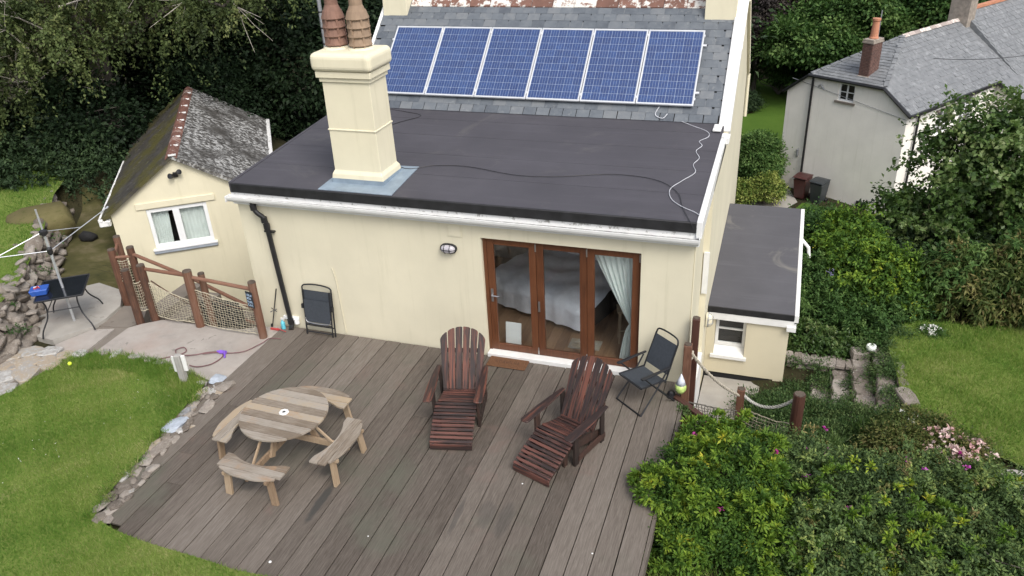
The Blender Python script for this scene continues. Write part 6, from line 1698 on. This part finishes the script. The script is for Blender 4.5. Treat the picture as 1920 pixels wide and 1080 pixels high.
plant('holly_tree', 'very dark evergreen tree between the outbuilding and the tall cream chimney', 'tree', (-14.2, 14.0, -1.4),
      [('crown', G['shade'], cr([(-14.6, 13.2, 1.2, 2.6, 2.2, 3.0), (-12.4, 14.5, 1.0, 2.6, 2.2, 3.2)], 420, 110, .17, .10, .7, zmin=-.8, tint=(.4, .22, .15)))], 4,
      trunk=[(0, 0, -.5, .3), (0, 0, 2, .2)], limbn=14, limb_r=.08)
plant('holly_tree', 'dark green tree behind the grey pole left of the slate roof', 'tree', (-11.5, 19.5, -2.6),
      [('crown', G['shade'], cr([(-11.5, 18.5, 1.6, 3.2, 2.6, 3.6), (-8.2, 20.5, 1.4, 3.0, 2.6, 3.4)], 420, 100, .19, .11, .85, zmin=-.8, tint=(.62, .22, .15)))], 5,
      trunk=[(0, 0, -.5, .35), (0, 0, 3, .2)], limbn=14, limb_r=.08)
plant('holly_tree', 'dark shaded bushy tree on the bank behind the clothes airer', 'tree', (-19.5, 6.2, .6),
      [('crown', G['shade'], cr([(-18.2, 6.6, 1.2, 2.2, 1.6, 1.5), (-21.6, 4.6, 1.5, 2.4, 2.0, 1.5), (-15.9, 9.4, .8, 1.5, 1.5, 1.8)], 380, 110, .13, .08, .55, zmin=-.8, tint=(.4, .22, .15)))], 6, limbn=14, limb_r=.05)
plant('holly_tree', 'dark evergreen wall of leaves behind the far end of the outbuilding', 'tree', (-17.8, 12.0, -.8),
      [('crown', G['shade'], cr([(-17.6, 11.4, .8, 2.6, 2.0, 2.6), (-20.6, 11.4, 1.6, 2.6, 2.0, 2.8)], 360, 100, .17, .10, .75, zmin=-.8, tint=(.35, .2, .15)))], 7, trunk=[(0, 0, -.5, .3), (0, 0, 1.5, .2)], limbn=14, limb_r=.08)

# far wood, one mass
def wood_mass():
    rng = np.random.default_rng(77); bl = []
    for x in np.linspace(-34, 34, 17):
        bl.append((x + rng.uniform(-1, 1), 56 + rng.uniform(-4, 6) + .15 * abs(x), -1.5 + rng.uniform(-1, 1.5), 3.6, 3.0, 5.5))
    for x in np.linspace(-30, -5, 7): bl.append((x, 30 + rng.uniform(-3, 3), 0 + rng.uniform(-.5, 1), 3.4, 3, 4.6))
    for x in np.linspace(14, 40, 7): bl.append((x, 46 + rng.uniform(-3, 3), -2 + rng.uniform(-.5, 1), 3.4, 3, 4.6))
    v, t, c, o = crown_verts(bl, 2100, 75, .42, .26, 1.3, rng, zmin=-.3, tint=(.5, .25, .15))
    tag(link('wood', leaf_mesh('wood', v, t), G['dark']), 'dark far wood closing the view behind the cottage and houses', 'wood', kind='stuff')
wood_mass()
# right: behind the cottage
plant('ash_tree', 'broad fresh green tree behind the cottage roof left of the brick chimney', 'tree', (1.8, 42, -6.5),
      [('crown', G['mid'], cr(lump([(2.3, 41, -3.1, 2.7, 2.2, 2.4), (4.9, 41.6, -1.9, 2.3, 2.0, 2.0), (.6, 42, -4.2, 2.2, 1.8, 2.0), (3.4, 42.5, -4.2, 2.7, 2.0, 2.2)], 44, .95, 8), 560, 105, .24, .15, .7, zmin=-.7, tint=(.55, .25, .15)))], 8, trunk=[(0, 0, 0, .3), (0, 0, 2, .2)], limbn=18, limb_r=.09)
plant('ash_tree', 'dark green tree at the top edge between the two cottage chimneys', 'tree', (8.0, 44, -6.5),
      [('crown', G['mid'], cr([(8.2, 43, -2.0, 3.2, 2.4, 3.2), (12.5, 45, -1.6, 3.4, 2.4, 3.2)], 380, 90, .26, .16, .9, zmin=-.6, tint=(.22, .2, .15)))], 9, trunk=[(0, 0, 0, .3), (0, 0, 3, .2)], limbn=12, limb_r=.09)
plant('copper_bush', 'brownish purple twiggy tree right of the white verge', 'tree', (-1.1, 43, -6.5),
      [('crown', G['brown'], cr([(-1.0, 42.5, -2.2, 1.7, 1.5, 3.0), (.9, 44.5, -.8, 1.9, 1.5, 2.6)], 300, 90, .22, .11, .7, zmin=-.7, tint=(.5, .25, .2)))], 10, trunk=[(0, 0, 0, .2), (0, 0, 2.5, .1)], limbn=26, limb_r=.06, limb_m='twig')
plant('laurel_bush', 'dark green shrub bank at the back of the far lawn', 'bush', (0.5, 42.5, -6.5),
      [('foliage', G['mid'], cr(lump([(-1.9, 43.5, -5.5, 1.3, 1.0, 1.3), (.2, 42.6, -5.5, 1.5, 1.0, 1.3), (2.4, 41.6, -5.3, 1.3, 1.0, 1.5)], 22, .6, 11), 260, 90, .18, .11, .5, zmin=-.5, tint=(.3, .25, .15)))], 11, limbn=10, limb_r=.04)
plant('small_bush', 'small dark dome shaped bush alone on the far lawn', 'bush', (-1.15, 38.6, -6.47),
      [('foliage', G['dark'], cr([(-1.15, 38.6, -6.1, .7, .7, .6)], 90, 70, .13, .07, .3, zmin=-.3, tint=(.5, .2, .15)))], 12, limbn=6, limb_r=.03)
plant('round_bush', 'grey green rounded bush behind the lean-to roof', 'bush', (.1, 25.6, -6.5),
      [('foliage', G['mid'], cr([(.15, 25.2, -5.0, .95, .9, 1.3)], 240, 100, .12, .07, .32, zmin=-.5, tint=(.62, .2, .15)))], 13, limbn=10, limb_r=.04)
plant('variegated_bush', 'yellow variegated bush in front of the grey green rounded bush', 'bush', (.75, 23.9, -6.5),
      [('foliage', G['variegated'], cr([(.7, 23.9, -5.8, .62, .6, .75), (-.3, 23.6, -6.0, .7, .5, .6)], 170, 90, .10, .055, .25, zmin=-.4, tint=(.6, .25, .15)))], 14, limbn=8, limb_r=.03)

# right hand shrubs between the lean-to and the lawn
plant('hazel_tree', 'tall fresh green multi stemmed tree in front of the cottage front wall', 'tree', (5.3, 8.6, -2.4),
      [('crown', G['bright'], cr(lump([(5.35, 8.4, .65, 1.0, 1.0, 1.3), (4.75, 8.0, -.4, .75, .9, 1.0), (6.5, 8.6, .9, 1.1, 1.0, 1.4), (5.7, 7.8, -.6, 1.3, 1.0, 1.2), (7.0, 8.2, -.2, 1.2, 1.0, 1.6)], 46, .5, 15), 520, 110, .115, .085, .40, zmin=-.7, tint=(.5, .24, .16), hi=1.1, shape='spray')),
       ('shoots', G['bright'], cr([(5.4, 8.4, 1.4, 1.0, .9, .9), (4.5, 8.0, .0, .7, .7, .9), (6.7, 8.6, 1.6, 1.0, .9, 1.0)], 60, 60, .11, .08, .55, zmin=-.1, tint=(.65, .2, .16), lo=1.0, hi=1.28, shape='spray', flat=1.2))], 15, trunk=[(0, 0, -.3, .12), (0, 0, .8, .1)], limbn=40, limb_r=.05)
plant('dark_laurel', 'dark green dense shrub under the fresh green tree', 'bush', (4.6, 6.8, -2.2),
      [('foliage', G['dark'], cr([(4.7, 7.2, -1.3, 1.6, .9, 1.2), (3.4, 6.9, -1.2, 1.0, .9, 1.0), (6.4, 7.2, -1.4, 1.5, .9, 1.0)], 300, 100, .12, .075, .42, zmin=-.5, tint=(.62, .25, .15)))], 16, limbn=12, limb_r=.04)
plant('lilac_flowered_shrub', 'bright green shrub with pale lilac flowers beside the lean-to gutter', 'bush', (2.9, 5.2, -1.6),
      [('foliage', G['yellow'], cr(lump([(2.75, 5.4, -.55, .85, .8, .75), (3.4, 5.0, -.75, .8, .7, .65), (2.4, 6.2, -.3, .7, .7, .7)], 26, .36, 17), 360, 100, .085, .045, .30, zmin=-.5, tint=(.40, .17, .13), shape='spray')),
       ('flowers', G['petal_lilac'], cr([(2.75, 5.4, -.55, .87, .82, .77), (3.4, 5.0, -.75, .82, .72, .67), (2.2, 5.6, -.5, .7, .7, .8)], 19, 16, .045, .04, .07, zmin=-.1, tint=(.5, .3, .2), lo=.98, hi=1.08))], 17, limbn=14, limb_r=.03)
plant('garden_shrub', 'deep green feathery shrub behind the garden steps', 'bush', (2.7, 4.1, -1.2),
      [('foliage', G['mid'], cr(lump([(2.2, 4.3, -.95, .7, .6, .6), (3.0, 4.1, -.9, .7, .55, .6), (1.9, 5.0, -.8, .5, .7, .6), (3.6, 4.3, -.85, .5, .5, .5), (3.1, 3.5, -.85, .25, .3, .3)], 34, .27, 18), 420, 95, .085, .032, .28, zmin=-.45, tint=(.42, .22, .16), shape='spray'))], 18, limbn=14, limb_r=.02)
plant('dark_climber', 'dark shaded shrub close against the lean-to gutter', 'bush', (1.85, 6.2, -1.8),
      [('foliage', G['mid'], cr([(1.9, 6.4, -.5, .55, .9, .75), (1.95, 5.2, -.9, .42, .9, .8), (2.05, 7.4, -.8, .7, .8, 1.0)], 240, 95, .085, .05, .27, zmin=-.6, tint=(.18, .15, .15)))], 19, limbn=10, limb_r=.02)
plant('wall_plants', 'low leafy plants on top of the dark stone wall by the lean-to', 'plants', (2.0, 3.2, -1.0),
      [('foliage', G['bright'], cr([(1.9, 3.3, -.95, .42, .40, .28), (2.45, 3.2, -.95, .34, .3, .25)], 110, 80, .075, .035, .18, zmin=-.2, tint=(.45, .25, .15), shape='spray'))], 20)
plant('far_shrub', 'mixed green shrub below the cottage wall behind the lilac flowered shrub', 'bush', (3.0, 9.5, -3.4),
      [('foliage', G['mid'], cr([(2.6, 9.0, -2.95, 1.0, .9, .95), (4.0, 9.2, -2.5, 1.0, .9, 1.0), (2.0, 10.2, -3.7, .8, .8, .9)], 300, 95, .11, .06, .36, zmin=-.5, tint=(.5, .25, .15)))], 21, limbn=10, limb_r=.03)
plant('bamboo_clump', 'yellowish olive bamboo like bush with drooping leaves at the right lawn edge', 'bush', (5.7, 5.3, -.9),
      [('foliage', G['olive'], cr([(5.0, 4.75, -.1, .75, .65, .62), (5.9, 4.85, .05, .85, .7, .68), (6.7, 4.95, .15, .8, .7, .75)], 330, 95, .125, .036, .30, zmin=-.6, droop=.6, tint=(.42, .22, .16), shape='spray')),
       ('green_foliage', G['mid'], cr([(5.9, 5.0, .15, .9, .7, .72), (6.9, 4.9, .1, .7, .6, .8), (4.6, 4.8, .0, .5, .55, .5)], 190, 90, .12, .04, .30, zmin=-.4, droop=.6, tint=(.6, .22, .16), shape='spray'))], 22, limbn=24, limb_r=.012, limb_m='twig')

# bank and bottom right shrubs
plant('ground_cover', 'low carpet of heathery plants on the bank right of the rope fence post', 'ground cover', (2.4, .6, -1.0),
      [('foliage', G['heath'], cr([(1.35, .95, -1.18, .55, .6, .32), (2.0, .7, -1.08, .7, .7, .34), (2.8, .55, -.95, .75, .6, .36), (2.2, -.1, -.92, .8, .6, .36), (3.4, .5, -.8, .55, .5, .3), (1.5, .2, -1.05, .5, .6, .3), (1.75, 1.75, -1.36, .35, .6, .2), (2.2, 1.3, -1.26, .4, .4, .22), (2.25, 2.2, -1.30, .3, .35, .14)], 760, 85, .055, .018, .20, zmin=-.15, tint=(.45, .25, .15), upn=.3, droop=-.2)),
       ('grass_clump', G['bright'], cr([(2.85, .25, -.82, .35, .3, .22), (2.2, -.45, -.7, .35, .3, .25)], 34, 60, .16, .012, .13, zmin=.0, tint=(.55, .2, .15), upn=.1, droop=-.5))], 23)
plant('yellow_green_shrub', 'yellow green leafed shrub growing over the right edge of the deck', 'bush', (.75, -2.4, -.6),
      [('foliage', G['yellow'], cr([(.35, -2.35, -.12, .62, .78, .60), (.95, -2.15, -.05, .75, .85, .66), (.62, -1.55, -.15, .6, .55, .52), (1.15, -2.85, -.28, .6, .6, .55), (.42, -3.05, -.36, .38, .42, .40), (.14, -2.45, -.1, .30, .45, .36)], 430, 85, .05, .026, .17, zmin=-.5, tint=(.16, .13, .10), lo=.55, hi=.93)),  # inner leaves a darker green, which also paints shade into the gaps
       ('shoot_tips', G['yellow'], cr(lump([(.35, -2.35, -.12, .62, .78, .60), (.95, -2.15, -.05, .75, .85, .66), (.62, -1.55, -.15, .6, .55, .52), (1.15, -2.85, -.28, .6, .6, .55), (.42, -3.05, -.36, .38, .42, .40), (.14, -2.45, -.1, .30, .45, .36)], 68, .19, 24), 860, 34, .075, .030, .075, zmin=-.45, tint=(.56, .17, .09), lo=.86, hi=1.16, shape='rosette')),
       ('flowers', G['petal_magenta'], cr([(.62, -1.75, -.15, .8, .6, .56), (1.0, -2.2, -.05, .78, .86, .68)], 7, 9, .035, .035, .03, zmin=.1, tint=(.3, .3, .2), lo=1.0, hi=1.10))], 24, limbn=30, limb_r=.014)
plant('rose_shrub', 'darker green rose shrub with small magenta flowers at the bottom right', 'bush', (2.6, -2.0, -.6),
      [('foliage', G['rose'], cr([(2.0, -1.75, -.18, .75, .75, .56), (2.85, -1.85, -.16, .75, .85, .58), (3.7, -1.7, -.22, .75, .8, .54), (2.2, -2.7, -.30, .8, .7, .52), (3.4, -2.65, -.30, .8, .7, .5), (1.5, -1.1, -.3, .5, .5, .42), (4.4, -1.6, -.3, .6, .8, .5), (4.3, -2.7, -.35, .7, .7, .5)], 620, 80, .05, .028, .20, zmin=-.4, tint=(.30, .2, .13), lo=.55, hi=.95)),
       ('shoots', G['rose'], cr(lump([(2.0, -1.75, -.18, .75, .75, .56), (2.85, -1.85, -.16, .75, .85, .58), (3.7, -1.7, -.22, .75, .8, .54), (2.2, -2.7, -.30, .8, .7, .52), (3.4, -2.65, -.30, .8, .7, .5), (1.5, -1.1, -.3, .5, .5, .42), (4.4, -1.6, -.3, .6, .8, .5), (4.3, -2.7, -.35, .7, .7, .5)], 90, .21, 25), 900, 42, .055, .026, .11, zmin=-.3, tint=(.62, .2, .12), lo=.85, hi=1.18, shape='spray')),
       ('dry_sprigs', G['olive'], cr([(2.85, -1.85, -.16, .75, .85, .58), (3.7, -1.7, -.22, .75, .8, .54), (2.2, -2.7, -.30, .8, .7, .52), (1.6, -1.0, -.3, .5, .5, .42)], 46, 40, .05, .02, .11, zmin=-.1, tint=(.75, .2, .12), lo=.95, hi=1.12, shape='spray')),
       ('fresh_tips', G['yellow'], cr([(1.8, -2.7, -.30, .8, .7, .56), (2.6, -2.2, -.2, .9, .8, .62), (3.4, -2.6, -.28, .8, .7, .56), (4.2, -2.0, -.25, .7, .8, .56)], 230, 34, .068, .028, .07, zmin=.0, tint=(.56, .15, .1), lo=.98, hi=1.12, shape='rosette')),
       ('flowers', G['petal_magenta'], cr([(1.7, -1.0, -.2, .5, .5, .5), (2.6, -1.75, -.15, .95, .85, .6), (3.6, -1.6, -.2, .8, .8, .56)], 16, 10, .042, .04, .035, zmin=.15, tint=(.35, .35, .2), lo=1.0, hi=1.06))], 25, limbn=34, limb_r=.012)
plant('pink_rose_bush', 'small rose bush with clusters of pale pink blooms by the right lawn', 'bush', (3.6, -.1, -.65),
      [('foliage', G['olive'], cr([(3.5, .1, -.45, .55, .5, .34), (3.95, -.3, -.42, .5, .45, .34), (3.2, -.35, -.40, .5, .45, .36)], 220, 70, .05, .026, .16, zmin=-.2, tint=(.42, .2, .15))),
       ('blooms', G['petal_pink'], cr([(3.74, -.24, -.36, .34, .24, .28), (4.05, -.42, -.36, .30, .26, .28)], 58, 16, .06, .055, .05, zmin=.35, tint=(.55, .3, .2), lo=1.0, hi=1.12)),
       ('white_blooms', G['petal_white'], cr([(3.36, .22, -.46, .34, .26, .24)], 12, 11, .042, .042, .035, zmin=.3, tint=(.6, .3, .2), lo=1.0, hi=1.15))], 26, limbn=14, limb_r=.008)
plant('daisy_clump', 'clump of small white daisies at the far edge of the right lawn', 'flowers', (4.05, 3.55, -.6),
      [('flowers', G['petal_white'], cr([(4.05, 3.5, -.52, .22, .18, .10)], 22, 8, .035, .03, .022, zmin=.0, tint=(.7, .2, .1))), ('leaves', G['mid'], cr([(4.05, 3.5, -.58, .24, .2, .10)], 30, 30, .06, .02, .08, zmin=.0))], 27)
plant('weed_tuft', 'small weedy tuft at the deck corner by the dark timber', 'plant', (.0, -.75, -.1),
      [('leaves', G['heath'], cr([(.04, -.72, -.08, .12, .10, .10)], 14, 22, .06, .02, .06, zmin=.0, tint=(.7, .2, .1)))], 28)
plant('undergrowth', 'dark ferny undergrowth on the bank left of the outbuilding', 'plants', (-16.6, 4.6, .3),
      [('foliage', G['dark'], cr([(-16.4, 4.9, .35, 1.0, .9, .6), (-17.6, 5.6, .7, 1.2, 1.0, .8), (-15.4, 5.6, .0, .6, .9, .55), (-18.8, 4.4, .7, 1.2, .8, .7), (-17.6, 3.9, .75, .9, .6, .5), (-19.6, 3.4, .9, 1.2, .7, .6), (-18.4, 3.2, .8, .8, .5, .4), (-20.8, 2.2, 1.0, 1.2, .8, .7)], 430, 90, .11, .05, .34, zmin=-.3, tint=(.5, .25, .2), shape='spray'))], 29)

# ------------------------------------------------------------------ grass
def grass(name, label, poly, hf, n, h, w, seed, yellow=.30, base=.50):
    rng = np.random.default_rng(seed); P_ = np.array(poly)
    lo, hi = P_.min(0), P_.max(0)
    x = rng.uniform(lo[0], hi[0], n * 3); y = rng.uniform(lo[1], hi[1], n * 3)
    # only what the photograph's surroundings need
    ok = in_poly(x, y, poly) & (y > -7.6) & (x > -20) & (x < 9.5); x, y = x[ok][:n], y[ok][:n]
    z = np.array([hf(a, b) for a, b in zip(x, y)])
    m = len(x)
    def fbm(s, k): return sum(np.sin(x * s * f + k * f) * np.sin(y * s * f * 1.13 + k * 1.7) / f for f in (1, 2.1, 4.3))
    t = base + yellow * .5 * fbm(1.7, 1.0 + seed) + .10 * fbm(5.5, 2.0) + rng.normal(0, .13, m)
    hh = h * rng.uniform(.5, 1.3, m) * (1 + .25 * fbm(2.3, 3.0))
    a = rng.uniform(0, 2 * pi, m); dx, dy = np.cos(a) * w / 2, np.sin(a) * w / 2
    le = rng.normal(0, .55, (m, 2)) * hh[:, None]
    v = np.empty((m, 3, 3)); v[:, 0] = np.stack([x - dx, y - dy, z - .01], -1); v[:, 1] = np.stack([x + dx, y + dy, z - .01], -1); v[:, 2] = np.stack([x + le[:, 0], y + le[:, 1], z + np.clip(hh, .01, None)], -1)
    me = np_mesh(name, v.reshape(-1, 3), np.arange(3 * m).reshape(-1, 3), 3, {'tint': np.repeat(np.clip(t, 0, 1), 3)})
    return tag(link(name, me, G['grass']), label, 'grass', kind='stuff')
grass('grass', 'patchy mown grass of the left lawn beside the deck', LAWN_L, lawn_h, 170000, .045, .0085, 1, .42)
grass('grass', 'shaded grass of the upper lawn above the stone retaining wall', LAWN_U, upper_h, 60000, .06, .012, 2, .2, .22)  # low tint base puts this lawn's shade into the blade colour
grass('grass', 'lush green grass of the right hand lower lawn', LAWN_R, right_h, 110000, .065, .010, 3, .25)
edge = [(-7.62, -2.05), (-8.1, -1.82), (-8.8, -1.70), (-9.6, -1.62), (-10.3, -1.75), (-10.75, -1.98), (-10.4, -2.4), (-9.5, -2.1), (-8.5, -2.2), (-7.9, -2.6), (-7.65, -3.0)]
grass('grass', 'longer grass fringe at the top edge of the left lawn', edge, lawn_h, 5200, .085, .010, 4, .4)
br = [(.04, -5.4), (.04, -3.2), (1.0, -3.3), (3.5, -2.4), (4.7, -1.2), (5.4, -1.2), (7.2, -1.8), (9, -2.4), (9, -5.4)]
grass('grass', 'rough grass at the foot of the bottom right shrubs', br, lambda x, y: gh(x, y), 60000, .10, .011, 5, .0)
plant('lawn_daisies', 'tiny white clover flowers scattered over the left lawn', 'flowers', (-8.4, -3, .05), [('flowers', G['petal_white'], cr([(-8.6, -2.9, .06, 1.0, 1.0, .005), (-8.0, -2.6, .06, .4, .5, .005), (-9.0, -4.2, .06, 1.5, 1.3, .005)], 34, 2, .012, .011, .01, zmin=-1, lo=.1, hi=1.0))], 31)
# fallen petals and specks
for (x, y, s) in ((-4.38, -5.12, .02), (-1.8, -2.95, .012), (-.6, -3.9, .012), (-3.4, -4.4, .01)):
    b = MB(); b.lathe([(s, 0), (s * .9, s * .3), (s * .2, s * .4)], 7); o = b.build('fallen_petal', M['white']); o.location = (x, y, .004)
    tag(o, {.02: 'largest pale fallen petal, near the front edge of the deck', .012: None, .01: 'tiny pale fleck on the bare deck boards right of the picnic table'}[s] or ('small pale fleck on the deck beside the sideways recliner footrest' if y > -3.5 else 'small pale fleck on the deck boards beside the yellow green shrub'), 'petal', 'pale flecks on the deck')

plant('step_weeds', 'weeds and moss growing between the stones of the garden steps', 'plants', (2.7, 2, -1.1), [('leaves', G['heath'], cr([(3.30, 2.5, -.60, .10, .7, .08), (3.45, 3.3, -.56, .3, .3, .10), (1.9, 2.52, -.98, .35, .08, .12), (2.4, 2.54, -1.0, .3, .08, .15), (3.05, 2.95, -.75, .3, .2, .18), (2.36, 2.0, -1.12, .08, .7, .08), (2.69, 1.9, -.96, .08, .6, .08), (3.04, 2.0, -.80, .08, .6, .08), (3.2, 2.3, -.66, .2, .35, .1), (2.2, 2.3, -1.16, .16, .3, .1), (2.55, 1.35, -1.0, .3, .2, .12), (3.25, 1.4, -.68, .2, .25, .12)], 240, 46, .055, .016, .11, zmin=-.1, tint=(.5, .25, .15)))], 41)
plant('edging_weeds', 'tufts of grass growing through the low stone edging by the deck', 'plants', (-7.35, -3.5, .02), [('leaves', G['grass'], cr([(-7.52, -2.6, .02, .05, .4, .03), (-7.45, -3.5, .02, .06, .5, .03), (-7.32, -4.4, .02, .06, .5, .03), (-7.2, -5.0, .02, .06, .25, .03)], 60, 40, .07, .008, .07, zmin=.0, tint=(.5, .25, .15), upn=.1, droop=-.5))], 42)
plant('wall_weeds', 'weeds growing from the joints of the old retaining wall', 'plants', (-13, -.5, .3), [('leaves', G['mid'], cr([(-12.5, -1.2, .25, .3, .4, .3), (-13.1, -.2, .35, .3, .4, .25), (-14.1, 1.1, .4, .4, .5, .2), (-11.9, -2.0, .2, .2, .4, .2)], 14, 34, .06, .03, .10, zmin=.0, tint=(.4, .25, .15)))], 43)
